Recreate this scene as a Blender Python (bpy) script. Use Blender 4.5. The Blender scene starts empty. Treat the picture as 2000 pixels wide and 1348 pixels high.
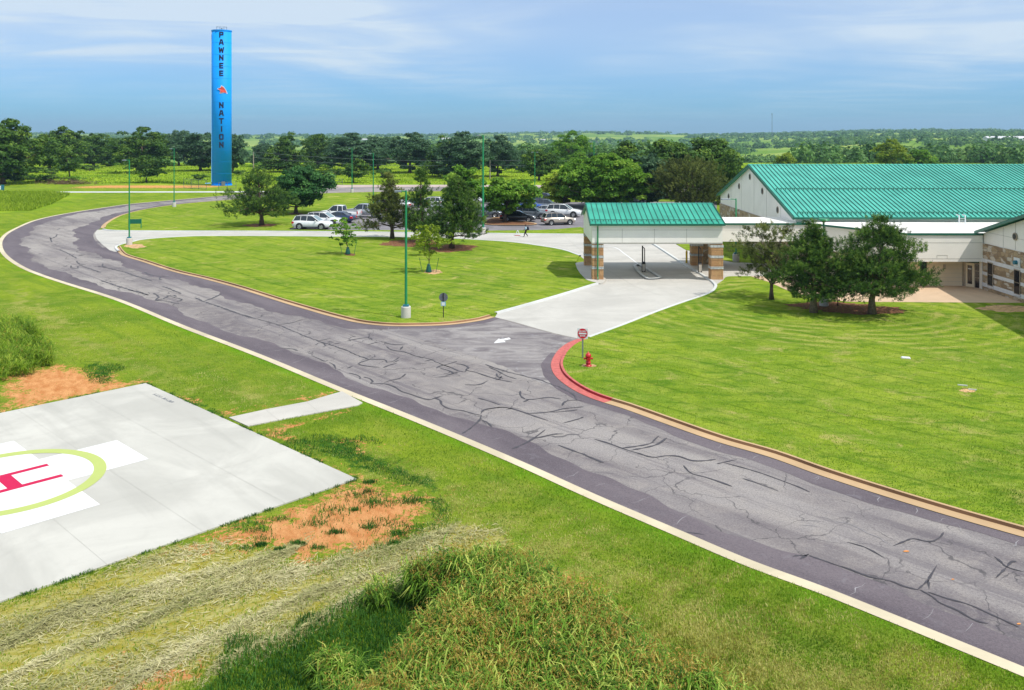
import bpy, math, random
import numpy as np
from mathutils import Vector, Matrix
from mathutils.geometry import tessellate_polygon

random.seed(7)
RS = np.random.RandomState(11)
scene = bpy.context.scene
col = scene.collection
R = math.radians

# ------------------------------------------------------------------ camera
H = 13.0          # drone height above the road
F = 1716.0        # focal length in photo pixels (2000 px wide)
HZ = 262.0        # horizon row
cam_d = bpy.data.cameras.new("camera")
cam = bpy.data.objects.new("camera", cam_d)
col.objects.link(cam)
cam.location = (0, 0, H)
cam.rotation_euler = (R(90), 0, 0)
cam_d.sensor_width = 36.0
cam_d.lens = F / 2000 * 36.0
cam_d.shift_y = -(674.0 - HZ) / 2000.0
cam_d.clip_start = 0.5
cam_d.clip_end = 20000
scene.camera = cam

# ------------------------------------------------------------------ light
SUN_EL = R(57)
SUN_AZ = R(-30)          # direction to the sun measured from +X toward -Y
sdir = Vector((math.cos(SUN_EL) * math.cos(SUN_AZ), math.cos(SUN_EL) * math.sin(SUN_AZ), math.sin(SUN_EL)))
sun_d = bpy.data.lights.new("sun", 'SUN')
sun_d.energy = 3.7
sun_d.angle = R(0.53)
sun_d.color = (1.0, 0.955, 0.88)
sun = bpy.data.objects.new("sun", sun_d)
col.objects.link(sun)
sun.rotation_euler = sdir.to_track_quat('Z', 'Y').to_euler()

world = bpy.data.worlds.new("World")
scene.world = world
world.use_nodes = True
nt = world.node_tree
nt.nodes.clear()
N = nt.nodes.new
L = nt.links.new
out = N('ShaderNodeOutputWorld')
bg = N('ShaderNodeBackground')
sky = N('ShaderNodeTexSky')
sky.sky_type = 'NISHITA'
sky.sun_disc = False
sky.sun_elevation = SUN_EL
sky.sun_rotation = math.atan2(sdir.x, sdir.y)
sky.air_density = 1.0
sky.dust_density = 0.3
sky.ozone_density = 2.5
tc = N('ShaderNodeTexCoord')
sep = N('ShaderNodeSeparateXYZ')
L(tc.outputs['Generated'], sep.inputs[0])
# project direction on a flat cloud layer: (x,y)/(z+k)
zk = N('ShaderNodeMath'); zk.operation = 'ADD'; zk.inputs[1].default_value = 0.045
zm = N('ShaderNodeMath'); zm.operation = 'MAXIMUM'; zm.inputs[1].default_value = 0.0
L(sep.outputs['Z'], zm.inputs[0]); L(zm.outputs[0], zk.inputs[0])
dx = N('ShaderNodeMath'); dx.operation = 'DIVIDE'
dy = N('ShaderNodeMath'); dy.operation = 'DIVIDE'
L(sep.outputs['X'], dx.inputs[0]); L(zk.outputs[0], dx.inputs[1])
L(sep.outputs['Y'], dy.inputs[0]); L(zk.outputs[0], dy.inputs[1])
comb = N('ShaderNodeCombineXYZ')
L(dx.outputs[0], comb.inputs[0]); L(dy.outputs[0], comb.inputs[1])
def wnoise(scale, detail, rough, dist, sx=1, sy=1, off=0):
    mp = N('ShaderNodeMapping'); mp.inputs['Scale'].default_value = (sx, sy, 1); mp.inputs['Location'].default_value = (off, off * 0.7, off)
    L(comb.outputs[0], mp.inputs[0])
    n = N('ShaderNodeTexNoise'); n.inputs['Scale'].default_value = scale; n.inputs['Detail'].default_value = detail
    n.inputs['Roughness'].default_value = rough; n.inputs['Distortion'].default_value = dist
    L(mp.outputs[0], n.inputs[0])
    return n.outputs[0]
def wramp(src, a, b):
    m = N('ShaderNodeMapRange'); m.interpolation_type = 'SMOOTHSTEP'
    m.inputs[1].default_value = a; m.inputs[2].default_value = b
    L(src, m.inputs[0]); return m.outputs[0]
def wmath(op, a, b):
    m = N('ShaderNodeMath'); m.operation = op; m.use_clamp = False
    for i, v in enumerate((a, b)):
        if isinstance(v, (int, float)): m.inputs[i].default_value = v
        else: L(v, m.inputs[i])
    return m.outputs[0]
n1 = wnoise(0.34, 5, 0.5, 0.5, 0.8, 0.55, 3.1)
n2 = wnoise(0.9, 8, 0.55, 1.0, 0.6, 1.0, 9.3)
c1 = wramp(n1, 0.32, 0.72)
c2 = wramp(n2, 0.30, 0.78)
cl = wmath('MULTIPLY', c1, c2)
cl = wmath('MULTIPLY', cl, 1.45)
cl = wmath('ADD', cl, wmath('MULTIPLY', c1, 0.34))
elev = wramp(sep.outputs['Z'], 0.005, 0.15)
cl = wmath('MULTIPLY', cl, wmath('ADD', wmath('MULTIPLY', elev, 0.90), 0.08))
cl = wmath('ADD', cl, wmath('MULTIPLY', wramp(sep.outputs['Z'], 0.015, 0.12), 0.44))
cl = wmath('ADD', cl, wmath('MULTIPLY', wramp(sep.outputs['Z'], 0.17, 0.6), 0.45))     # unseen cloud added overhead to raise the ambient fill
clm = N('ShaderNodeMath'); clm.operation = 'MINIMUM'; clm.inputs[1].default_value = 0.85
L(cl, clm.inputs[0])
tint = N('ShaderNodeMix'); tint.data_type = 'RGBA'; tint.blend_type = 'MULTIPLY'; tint.inputs[0].default_value = 1.0
L(sky.outputs[0], tint.inputs[6]); tint.inputs[7].default_value = (0.345, 0.70, 1.17, 1)
mx = N('ShaderNodeMix'); mx.data_type = 'RGBA'
L(clm.outputs[0], mx.inputs[0]); L(tint.outputs[2], mx.inputs[6]); mx.inputs[7].default_value = (6.3, 7.15, 7.8, 1)
L(mx.outputs[2], bg.inputs['Color'])
bg.inputs['Strength'].default_value = 0.105
L(bg.outputs[0], out.inputs[0])

vs = scene.view_settings
scene.display_settings.display_device = 'sRGB'
vs.view_transform = 'Standard'; vs.look = 'None'; vs.gamma = 1.0; vs.exposure = 0.2
vs.use_curve_mapping = False
scene.cycles.max_bounces = 6
scene.cycles.transparent_max_bounces = 8
scene.cycles.volume_bounces = 0
scene.cycles.use_denoising = True

# ================================================================== helpers
def P(x, y, z=0.0):
    """photo pixel of a point at height z  ->  world X, Y"""
    k = (H - z) / (y - HZ)
    return ((x - 1000) * k, F * k)
def PP(pts, z=0.0):
    return [P(x, y, z) for x, y in pts]
def tag(o, label=None, cat=None, group=None, kind=None):
    if label: o['label'] = label
    if cat: o['category'] = cat
    if group: o['group'] = group
    if kind: o['kind'] = kind
    return o
def link(o, parent=None):
    col.objects.link(o)
    if parent: o.parent = parent
    return o
def empty(name, loc, rz=0.0):
    o = bpy.data.objects.new(name, None); o.empty_display_size = 0.3
    o.location = loc; o.rotation_euler = (0, 0, rz)
    return link(o)
def mesh_obj(name, verts, faces, mat, parent=None, smooth=False, attrs=None, matidx=None):
    me = bpy.data.meshes.new(name)
    if isinstance(verts, np.ndarray):
        n = len(verts); k = faces.shape[1]; m = len(faces)
        me.vertices.add(n); me.vertices.foreach_set('co', verts.astype(np.float32).ravel())
        me.loops.add(m * k); me.loops.foreach_set('vertex_index', faces.astype(np.int32).ravel())
        me.polygons.add(m); me.polygons.foreach_set('loop_start', np.arange(0, m * k, k, dtype=np.int32))
        if smooth: me.polygons.foreach_set('use_smooth', np.ones(m, dtype=bool))
        me.update(calc_edges=True)
    else:
        me.from_pydata([tuple(v) for v in verts], [], [tuple(f) for f in faces]); me.update()
        if smooth:
            for p in me.polygons: p.use_smooth = True
    if attrs:
        for an, arr in attrs.items():
            a = me.attributes.new(an, 'FLOAT', 'POINT'); a.data.foreach_set('value', np.asarray(arr, dtype=np.float32))
    for m_ in (mat if isinstance(mat, (list, tuple)) else [mat]):
        me.materials.append(m_)
    if matidx is not None:
        me.polygons.foreach_set('material_index', np.asarray(matidx, dtype=np.int32))
    o = bpy.data.objects.new(name, me)
    return link(o, parent)

class MB:
    """collects simple shapes into one mesh"""
    def __init__(s): s.v = []; s.f = []; s.m = []
    def add(s, v, f, mi=0):
        b = len(s.v); s.v += [tuple(p) for p in v]; s.f += [tuple(i + b for i in q) for q in f]; s.m += [mi] * len(f)
        return s
    def box(s, x0, x1, y0, y1, z0, z1, mi=0):
        return s.add([(x0,y0,z0),(x1,y0,z0),(x1,y1,z0),(x0,y1,z0),(x0,y0,z1),(x1,y0,z1),(x1,y1,z1),(x0,y1,z1)],
              [(0,3,2,1),(4,5,6,7),(0,1,5,4),(1,2,6,5),(2,3,7,6),(3,0,4,7)], mi)
    def bevbox(s, x0, x1, y0, y1, z0, z1, b, mi=0):
        # box with chamfered vertical edges and top rim
        def ring(i, z):
            return [(x0+i+b,y0+i,z),(x1-i-b,y0+i,z),(x1-i,y0+i+b,z),(x1-i,y1-i-b,z),(x1-i-b,y1-i,z),(x0+i+b,y1-i,z),(x0+i,y1-i-b,z),(x0+i,y0+i+b,z)]
        v = ring(0, z0) + ring(0, z1 - b) + ring(b * .7, z1)
        f = [tuple(range(7, -1, -1)), tuple(range(16, 24))]
        for r in range(2):
            for k in range(8):
                a = r*8+k; c = r*8+(k+1) % 8; f.append((a, c, c+8, a+8))
        return s.add(v, f, mi)
    def cyl(s, x, y, z0, z1, r0, r1=None, n=16, mi=0, cap=True):
        r1 = r0 if r1 is None else r1
        v = [(x + r0*math.cos(2*math.pi*k/n), y + r0*math.sin(2*math.pi*k/n), z0) for k in range(n)]
        v += [(x + r1*math.cos(2*math.pi*k/n), y + r1*math.sin(2*math.pi*k/n), z1) for k in range(n)]
        f = [(k, (k+1) % n, (k+1) % n + n, k + n) for k in range(n)]
        if cap: f += [tuple(range(n-1, -1, -1)), tuple(range(n, 2*n))]
        return s.add(v, f, mi)
    def tube(s, pts, rad, n=6, mi=0):
        pts = [Vector(p) for p in pts]
        if not isinstance(rad, (list, tuple)): rad = [rad] * len(pts)
        v = []; f = []
        for i, p in enumerate(pts):
            d = (pts[min(i+1, len(pts)-1)] - pts[max(i-1, 0)])
            if d.length < 1e-9: d = Vector((0, 0, 1))
            d.normalize()
            a = d.cross(Vector((0.13, 0.31, 0.94)) if abs(d.z) < .9 else Vector((1, 0, 0))).normalized(); b = d.cross(a)
            for k in range(n):
                t = 2*math.pi*k/n
                v.append(p + a*math.cos(t)*rad[i] + b*math.sin(t)*rad[i])
        for i in range(len(pts)-1):
            for k in range(n):
                f.append((i*n+k, i*n+(k+1) % n, (i+1)*n+(k+1) % n, (i+1)*n+k))
        f.append(tuple(range(n-1, -1, -1))); f.append(tuple(range((len(pts)-1)*n, len(pts)*n)))
        return s.add(v, f, mi)
    def prism(s, poly, axis, a0, a1, mi=0):
        """extrude 2-D polygon: axis 'x' -> poly in (y,z); 'y' -> (x,z); 'z' -> (x,y)"""
        def mk(p, a):
            return {'x': (a, p[0], p[1]), 'y': (p[0], a, p[1]), 'z': (p[0], p[1], a)}[axis]
        n = len(poly)
        v = [mk(p, a0) for p in poly] + [mk(p, a1) for p in poly]
        f = [(k, (k+1) % n, (k+1) % n + n, k+n) for k in range(n)] + [tuple(range(n-1, -1, -1)), tuple(range(n, 2*n))]
        return s.add(v, f, mi)
    def build(s, name, mat, parent=None, smooth=False):
        o = mesh_obj(name, s.v, s.f, mat, parent, smooth)
        if any(s.m): o.data.polygons.foreach_set('material_index', s.m)
        import bmesh
        bm = bmesh.new(); bm.from_mesh(o.data); bmesh.ops.recalc_face_normals(bm, faces=bm.faces); bm.to_mesh(o.data); bm.free()
        return o

def catmull(pts, n=6, closed=False):
    pts = [np.array(p, float) for p in pts]; out = []; m = len(pts)
    rng = range(m if closed else m - 1)
    for i in rng:
        p1 = pts[i]; p2 = pts[(i+1) % m]
        p0 = pts[i-1] if (i > 0 or closed) else 2*p1 - p2
        p3 = pts[(i+2) % m] if (i+2 < m or closed) else 2*p2 - p1
        # centripetal-ish: clamp tangents by segment length
        seg = np.linalg.norm(p2-p1)
        t1 = (p2-p0); t2 = (p3-p1)
        t1 = t1/max(np.linalg.norm(t1),1e-6)*seg; t2 = t2/max(np.linalg.norm(t2),1e-6)*seg
        for k in range(n):
            t = k/n
            h00 = 2*t**3-3*t**2+1; h10 = t**3-2*t**2+t; h01 = -2*t**3+3*t**2; h11 = t**3-t**2
            out.append(h00*p1+h10*t1+h01*p2+h11*t2)
    if not closed: out.append(pts[-1])
    return [tuple(p) for p in out]
def offset(pts, d):
    """offset an open polyline to its left by d"""
    p = np.array(pts, float); t = np.gradient(p, axis=0)
    t /= np.maximum(np.linalg.norm(t, axis=1, keepdims=True), 1e-9)
    nrm = np.stack([-t[:, 1], t[:, 0]], 1)
    return [tuple(q) for q in p + nrm * (d if np.isscalar(d) else np.asarray(d)[:, None])]
def sheet(name, pts, z, mat, parent=None, thick=0.0):
    pts = [p for i, p in enumerate(pts) if i == 0 or (abs(p[0]-pts[i-1][0])+abs(p[1]-pts[i-1][1])) > 1e-4]
    tris = tessellate_polygon([[Vector((p[0], p[1], 0)) for p in pts]])
    n = len(pts)
    v = [(p[0], p[1], z) for p in pts]; f = []
    for t in tris:
        a, b, c = (Vector(v[i]) for i in t)
        f.append(tuple(t) if (b-a).cross(c-a).z > 0 else tuple(reversed(t)))
    if thick:
        v += [(p[0], p[1], z - thick) for p in pts]
        ar = sum(pts[i][0]*pts[(i+1) % n][1]-pts[(i+1) % n][0]*pts[i][1] for i in range(n))
        for i in range(n):
            j = (i+1) % n
            f.append((i, i+n, j+n, j) if ar > 0 else (j, j+n, i+n, i))
    return mesh_obj(name, v, f, mat, parent)
def strip(pts_a, pts_b, za, zb=None):
    zb = za if zb is None else zb; n = len(pts_a)
    v = [(p[0], p[1], za) for p in pts_a] + [(p[0], p[1], zb) for p in pts_b]
    f = []
    for i in range(n-1):
        q = (i, i+1, i+1+n, i+n)
        a, b, c = Vector(v[q[0]]), Vector(v[q[1]]), Vector(v[q[2]])
        f.append(q if (b-a).cross(c-a).z >= 0 else tuple(reversed(q)))
    return v, f
def ribbon(mb, pts, w, z, jit=0.0):
    pts = [tuple(p) for p in pts]
    ws = np.array([w*(1+jit*(random.random()-.5)*2) for _ in pts]); ws[0] *= .3; ws[-1] *= .3
    a = offset(pts, ws/2); b = offset(pts, -ws/2)
    v, f = strip(a, b, z); mb.add(v, f)
def wiggle(pts, amp, step=0.35):
    """resample polyline in world metres and roughen it"""
    out = [pts[0]]
    for i in range(len(pts)-1):
        a = np.array(pts[i]); b = np.array(pts[i+1]); l = np.linalg.norm(b-a); n = max(1, int(l/step))
        d = (b-a)/max(l, 1e-6); nr = np.array([-d[1], d[0]])
        for k in range(1, n+1):
            q = a+(b-a)*k/n
            if k < n: q = q+nr*RS.uniform(-amp, amp)
            out.append(tuple(q))
    return out
def pip(poly, X, Y):
    inside = np.zeros(X.shape, bool); n = len(poly)
    for i in range(n):
        x0, y0 = poly[i]; x1, y1 = poly[(i+1) % n]
        if y0 == y1: continue
        c = ((y0 > Y) != (y1 > Y)) & (X < (x1-x0)*(Y-y0)/(y1-y0)+x0)
        inside ^= c
    return inside
def sdf(poly, X, Y):
    d = np.full(X.shape, 1e9); n = len(poly)
    for i in range(n):
        x0, y0 = poly[i]; x1, y1 = poly[(i+1) % n]
        ex, ey = x1-x0, y1-y0; l2 = ex*ex+ey*ey+1e-12
        t = np.clip(((X-x0)*ex+(Y-y0)*ey)/l2, 0, 1)
        d = np.minimum(d, np.hypot(X-x0-t*ex, Y-y0-t*ey))
    return np.where(pip(poly, X, Y), -d, d)
def pmask(poly, X, Y, soft):
    return np.clip(0.5 - sdf(poly, X, Y)/soft*0.5, 0, 1)
def ldist(pts, X, Y):
    d = np.full(X.shape, 1e9)
    for i in range(len(pts)-1):
        x0, y0 = pts[i]; x1, y1 = pts[i+1]
        ex, ey = x1-x0, y1-y0; t = np.clip(((X-x0)*ex+(Y-y0)*ey)/(ex*ex+ey*ey+1e-12), 0, 1)
        d = np.minimum(d, np.hypot(X-x0-t*ex, Y-y0-t*ey))
    return d

# ================================================================== materials
class NT:
    def __init__(s, name):
        s.mat = bpy.data.materials.new(name); s.mat.use_nodes = True
        s.t = s.mat.node_tree; s.t.nodes.clear()
        s.out = s.t.nodes.new('ShaderNodeOutputMaterial')
        s.b = s.t.nodes.new('ShaderNodeBsdfPrincipled')
        s.t.links.new(s.b.outputs[0], s.out.inputs[0])
        s.tc = s.t.nodes.new('ShaderNodeTexCoord')
    def n(s, t): return s.t.nodes.new(t)
    def l(s, a, b): s.t.links.new(a, b)
    def put(s, sock, v):
        if isinstance(v, (int, float)): sock.default_value = v
        elif isinstance(v, tuple): sock.default_value = v if len(v) == 4 else (*v, 1)
        else: s.l(v, sock)
    def noise(s, scale, detail=4, rough=0.55, dist=0, vec=(1, 1, 1), rot=0.0, off=(0, 0, 0), coord='Object'):
        mp = s.n('ShaderNodeMapping'); mp.vector_type = 'TEXTURE' if rot else 'POINT'
        if rot:
            mp.inputs['Rotation'].default_value = (0, 0, rot); mp.inputs['Scale'].default_value = tuple(1/max(v, 1e-6) for v in vec)
        else:
            mp.inputs['Scale'].default_value = vec
        mp.inputs['Location'].default_value = off
        s.l(s.tc.outputs[coord], mp.inputs[0])
        k = s.n('ShaderNodeTexNoise'); k.inputs['Scale'].default_value = scale; k.inputs['Detail'].default_value = detail
        k.inputs['Roughness'].default_value = rough; k.inputs['Distortion'].default_value = dist
        s.l(mp.outputs[0], k.inputs[0]); return k.outputs[0]
    def ramp(s, src, a, b, lo=0.0, hi=1.0, smooth=True):
        m = s.n('ShaderNodeMapRange'); m.interpolation_type = 'SMOOTHSTEP' if smooth else 'LINEAR'
        m.inputs[1].default_value = a; m.inputs[2].default_value = b; m.inputs[3].default_value = lo; m.inputs[4].default_value = hi
        s.put(m.inputs[0], src); return m.outputs[0]
    def math(s, op, a, b=0.0, clamp=False):
        m = s.n('ShaderNodeMath'); m.operation = op; m.use_clamp = clamp
        s.put(m.inputs[0], a); s.put(m.inputs[1], b); return m.outputs[0]
    def mix(s, f, a, b, mode='MIX'):
        m = s.n('ShaderNodeMix'); m.data_type = 'RGBA'; m.blend_type = mode
        s.put(m.inputs[0], f); s.put(m.inputs[6], a); s.put(m.inputs[7], b); return m.outputs[2]
    def attr(s, name):
        a = s.n('ShaderNodeAttribute'); a.attribute_name = name; return a.outputs['Fac']
    def bump(s, h, strength=0.4, dist=0.05):
        b = s.n('ShaderNodeBump'); b.inputs['Strength'].default_value = strength; b.inputs['Distance'].default_value = dist
        s.l(h, b.inputs['Height']); s.l(b.outputs[0], s.b.inputs['Normal'])
    def done(s, color, rough=0.8, spec=0.3, metal=0.0):
        s.put(s.b.inputs['Base Color'], color); s.put(s.b.inputs['Roughness'], rough)
        s.b.inputs['Specular IOR Level'].default_value = spec; s.b.inputs['Metallic'].default_value = metal
        return s.mat

def simple(name, c, rough=0.6, spec=0.4, metal=0.0, var=0.12, scale=3.0, bump=0.0):
    m = NT(name)
    k = m.noise(scale, 5, 0.6)
    dark = tuple(x*(1-var) for x in c); lite = tuple(min(1, x*(1+var)) for x in c)
    cc = m.mix(m.ramp(k, 0.3, 0.7), dark, lite)
    if bump: m.bump(m.noise(scale*12, 4), bump, 0.02)
    return m.done(cc, rough, spec, metal)

RD = math.atan2(-0.742, 0.67)   # direction of the main road on the plan

def lawn_colour(m, warm=0.0):
    a = m.noise(0.11, 4, 0.6, 0.4)
    b = m.noise(0.55, 5, 0.62, 0.6, off=(7, 3, 0))
    c = m.noise(3.2, 6, 0.75)
    d = m.noise(17.0, 4, 0.8)
    s = m.noise(0.9, 4, 0.6, 0.2, vec=(0.10, 1.0, 1.0), rot=RD)       # streaks along the road from mowing
    g = m.mix(m.ramp(a, 0.33, 0.66), (0.090, 0.190, 0.010), (0.225, 0.315, 0.018))
    g = m.mix(m.ramp(b, 0.35, 0.7, 0.0, 0.6), g, (0.285, 0.36, 0.035))
    g = m.mix(m.ramp(s, 0.42, 0.62, 0.0, 0.55), g, (0.115, 0.22, 0.020))
    g = m.mix(m.ramp(c, 0.48, 0.66, 0.0, 0.55), g, (0.070, 0.140, 0.012))
    g = m.mix(m.ramp(d, 0.48, 0.66, 0.0, 0.55), g, (0.33, 0.37, 0.085))
    g = m.mix(m.ramp(m.noise(0.3, 6, .7, 1.2, off=(50, 2, 0)), 0.5, 0.66, 0, .5), g, (0.30, 0.33, 0.06))
    return g, b, c, d

def mat_lawn():
    m = NT("lawn_grass"); g, b, c, d = lawn_colour(m)
    # thin darker mower lines, and a few scorched patches
    sp_ = m.n('ShaderNodeSeparateXYZ'); m.l(m.tc.outputs['Object'], sp_.inputs[0])
    cr_ = m.math('ADD', m.math('MULTIPLY', sp_.outputs['X'], 0.742), m.math('MULTIPLY', sp_.outputs['Y'], 0.67))      # metres across the road direction
    cr_ = m.math('ADD', cr_, m.math("MULTIPLY", m.noise(0.05, 2, .5), 3.2))
    sn_ = m.math('SINE', m.math('MULTIPLY', cr_, 4.6)); s2_ = m.math('SINE', m.math('MULTIPLY', cr_, 2.3))
    pm_ = m.ramp(m.noise(0.20, 4, .6, off=(6, 6, 0)), 0.36, 0.56)
    g = m.mix(m.math('MULTIPLY', m.ramp(sn_, .80, 1.0, 0, .55), pm_), g, (0.055, 0.125, 0.010))
    g = m.mix(m.math('MULTIPLY', m.ramp(s2_, -.3, .6, 0, .26), pm_), g, (0.30, 0.36, 0.05))
    vd = m.n('ShaderNodeVectorMath'); vd.operation = 'DISTANCE'; m.l(m.tc.outputs['Object'], vd.inputs[0]); vd.inputs[1].default_value = (23.5, 67.0, 0.115)
    rg = m.math('SINE', m.math('MULTIPLY', m.math('ADD', vd.outputs['Value'], m.math('MULTIPLY', m.noise(.25, 3), 1.2)), 5.2))
    rm = m.math('MULTIPLY', m.math('MULTIPLY', m.ramp(vd.outputs['Value'], 6.5, 8.5), m.ramp(m.noise(.35, 3, .6, off=(3, 3, 0)), .40, .58)), m.ramp(vd.outputs['Value'], 14.5, 16.0, 1, 0))
    g = m.mix(m.math('MULTIPLY', rm, m.ramp(rg, .2, .9, 0, .60)), g, (0.36, 0.34, 0.10))
    g = m.mix(m.math('MULTIPLY', rm, m.ramp(rg, -.1, -.9, 0, .50)), g, (0.07, 0.16, 0.012))
    blo = m.noise(1.1, 6, .72, .8, vec=(.45, 1.3, 1), off=(17, 3, 0))
    g = m.mix(m.ramp(blo, .50, .66, 0, .72), g, (0.070, 0.160, 0.014))
    g = m.mix(m.ramp(blo, .46, .34, 0, .45), g, (0.30, 0.36, 0.07))
    dry = m.math('MULTIPLY', m.ramp(m.noise(0.42, 6, 0.68, 0.9, off=(31, 5, 0)), 0.54, 0.70), m.ramp(m.noise(3.5, 4, .7), .35, .6, .25, .8))
    g = m.mix(dry, g, (0.42, 0.36, 0.13))
    m.bump(m.math('ADD', d, m.math('MULTIPLY', c, 2.0)), 0.55, 0.06)
    return m.done(g, 1.0, 0.0)

def mat_ground():
    m = NT("ground_grass"); g, b, c, d = lawn_colour(m)
    ad = m.attr('dirt'); ah = m.attr('hay'); al = m.attr('lush'); ay = m.attr('dry'); af = m.attr('field'); av = m.attr('verge'); aw = m.attr('far')
    # yellow, sun dried rough lawn
    pat = m.noise(0.75, 6, 0.68, 0.7, off=(3, 9, 0))
    dm = m.ramp(m.math('ADD', ay, m.math('MULTIPLY', m.math('SUBTRACT', pat, 0.5), 1.6)), 0.42, 0.75, 0, 0.85)
    fine = m.noise(14.0, 5, 0.8, 0.3)
    g = m.mix(dm, g, m.mix(m.ramp(fine, 0.35, 0.68), (0.20, 0.24, 0.035), (0.47, 0.44, 0.14)))
    g = m.mix(m.ramp(m.math('ADD', av, m.math('MULTIPLY', m.math('SUBTRACT', pat, .5), .7)), .4, .8, 0, .75), g, (0.125, 0.30, 0.010))
    lm = m.ramp(m.math('ADD', al, m.math('MULTIPLY', m.math('SUBTRACT', m.noise(1.5, 5, 0.65, 0.5), 0.5), 1.3)), 0.40, 0.66)
    g = m.mix(lm, g, m.mix(m.ramp(fine, 0.35, 0.7), (0.018, 0.075, 0.012), (0.085, 0.21, 0.028)))
    # hay: grey green clippings over yellow stubble
    hn = m.noise(2.6, 6, 0.75, 1.1, vec=(0.45, 1.2, 1), rot=0.45)
    hc = m.mix(m.ramp(hn, 0.40, 0.62), (0.36, 0.31, 0.045), (0.50, 0.46, 0.17))
    hc = m.mix(m.ramp(m.noise(9, 6, .8, .8), 0.5, 0.74, 0, 0.75), hc, (0.12, 0.16, 0.035))
    hm = m.ramp(m.math('ADD', ah, m.math('MULTIPLY', m.math('SUBTRACT', hn, 0.5), 0.8)), 0.40, 0.60)
    g = m.mix(hm, g, hc)
    # bare orange clay
    dn = m.noise(1.1, 7, 0.72, 0.9, off=(4, 1, 0)); dn2 = m.noise(4.5, 6, 0.78, 0.4)
    dsum = m.math('ADD', m.math('ADD', ad, m.math('MULTIPLY', m.math('SUBTRACT', dn, .5), 1.5)), m.math('MULTIPLY', m.math('SUBTRACT', dn2, .5), 1.5))
    dmask = m.ramp(dsum, 0.50, 0.66)
    dc = m.mix(m.ramp(m.noise(2.2, 6, .7, vec=(1.2, .5, 1), rot=.45), 0.3, 0.7), (0.54, 0.215, 0.075), (0.74, 0.38, 0.16))
    dc = m.mix(m.ramp(m.noise(16, 5, .8), 0.55, 0.7, 0, .6), dc, (0.30, 0.12, 0.05))
    g = m.mix(dmask, g, dc)
    # meadow beyond
    fn = m.noise(0.06, 6, 0.65, 0.5, vec=(0.5, 1.3, 1)); fn2 = m.noise(0.4, 6, 0.7, .4, vec=(.4, 1, 1))
    fc = m.mix(m.ramp(fn, 0.35, 0.65), (0.17, 0.30, 0.016), (0.33, 0.45, 0.03))
    fc = m.mix(m.ramp(fn2, 0.52, 0.70, 0, .6), fc, (0.085, 0.19, 0.018))
    fc = m.mix(m.ramp(m.noise(0.17, 5, .6, off=(9, 4, 2), vec=(.5, 1, 1)), .58, .7, 0, .55), fc, (0.27, 0.25, 0.10))
    g = m.mix(af, g, fc)
    wn = m.noise(0.0035, 5, 0.6, 0.6); 
    wc = m.mix(m.ramp(wn, 0.45, 0.6), (0.14, 0.25, 0.035), (0.30, 0.38, 0.09))
    g = m.mix(aw, g, wc)
    m.bump(m.math('ADD', m.math('ADD', fine, d), m.math('MULTIPLY', c, 2.0)), 0.7, 0.08)
    return m.done(g, 1.0, 0.0)

def mat_asphalt():
    m = NT("asphalt")
    a = m.noise(0.35, 6, 0.6, 0.6, vec=(0.16, 1.0, 1), rot=RD)
    b = m.noise(0.9, 6, 0.62, 0.9, off=(5, 5, 0))
    c = m.noise(42, 3, 0.8); c2 = m.noise(9, 4, 0.7)
    far = m.ramp(m.math('MULTIPLY', m.math('ABSOLUTE', 1.0), 1.0), 0, 1)
    g = m.mix(m.ramp(a, 0.34, 0.66), (0.150, 0.130, 0.138), (0.330, 0.302, 0.288))
    g = m.mix(m.ramp(b, 0.42, 0.72, 0, 0.5), g, (0.375, 0.335, 0.30))
    g = m.mix(m.ramp(m.noise(0.22, 4, .6, .5, off=(2, 8, 0), vec=(.3, 1, 1), rot=RD), 0.52, 0.68, 0, .55), g, (0.135, 0.112, 0.124))
    g = m.mix(m.ramp(c, 0.45, 0.75, 0, 0.40), g, (0.09, 0.085, 0.095))
    gr = m.noise(14, 6, 0.9); g = m.mix(m.ramp(gr, 0.47, 0.62, 0, 0.55), g, (0.080, 0.072, 0.085)); g = m.mix(m.ramp(gr, 0.46, 0.34, 0, 0.40), g, (0.42, 0.40, 0.40))
    wp = m.noise(0.05, 3, .5, off=(4, 4, 0)); g = m.mix(m.ramp(wp, .42, .6, 0, .45), g, (0.39, 0.355, 0.32))
    lg = m.noise(1.0, 6, 0.7, 0.3, vec=(0.05, 1.6, 1), rot=RD, off=(9, 1, 0)); g = m.mix(m.ramp(lg, 0.52, 0.64, 0, 0.50), g, (0.115, 0.10, 0.115))
    g = m.mix(m.ramp(c2, 0.55, 0.75, 0, 0.22), g, (0.45, 0.44, 0.42))
    # hairline cracks
    v = m.n('ShaderNodeTexVoronoi'); v.feature = 'DISTANCE_TO_EDGE'; v.inputs['Scale'].default_value = 0.45
    mp = m.n('ShaderNodeMapping'); m.l(m.tc.outputs['Object'], mp.inputs[0])
    dn = m.n('ShaderNodeTexNoise'); dn.inputs['Scale'].default_value = 0.9; dn.inputs['Detail'].default_value = 5; m.l(m.tc.outputs['Object'], dn.inputs[0])
    vm = m.n('ShaderNodeVectorMath'); vm.operation = 'MULTIPLY_ADD'; m.l(dn.outputs[1], vm.inputs[0]); vm.inputs[1].default_value = (1.6, 1.6, 0); m.l(mp.outputs[0], vm.inputs[2])
    m.l(vm.outputs[0], v.inputs[0])
    ck = m.math('MULTIPLY', m.ramp(v.outputs['Distance'], 0.005, 0.014, 1, 0), m.ramp(m.noise(0.5, 3, .6, off=(1, 1, 0)), .38, .55, 0, .75))
    g = m.mix(ck, g, (0.07, 0.065, 0.07))
    m.bump(c, 0.5, 0.02)
    return m.done(g, 0.9, 0.25)

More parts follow.
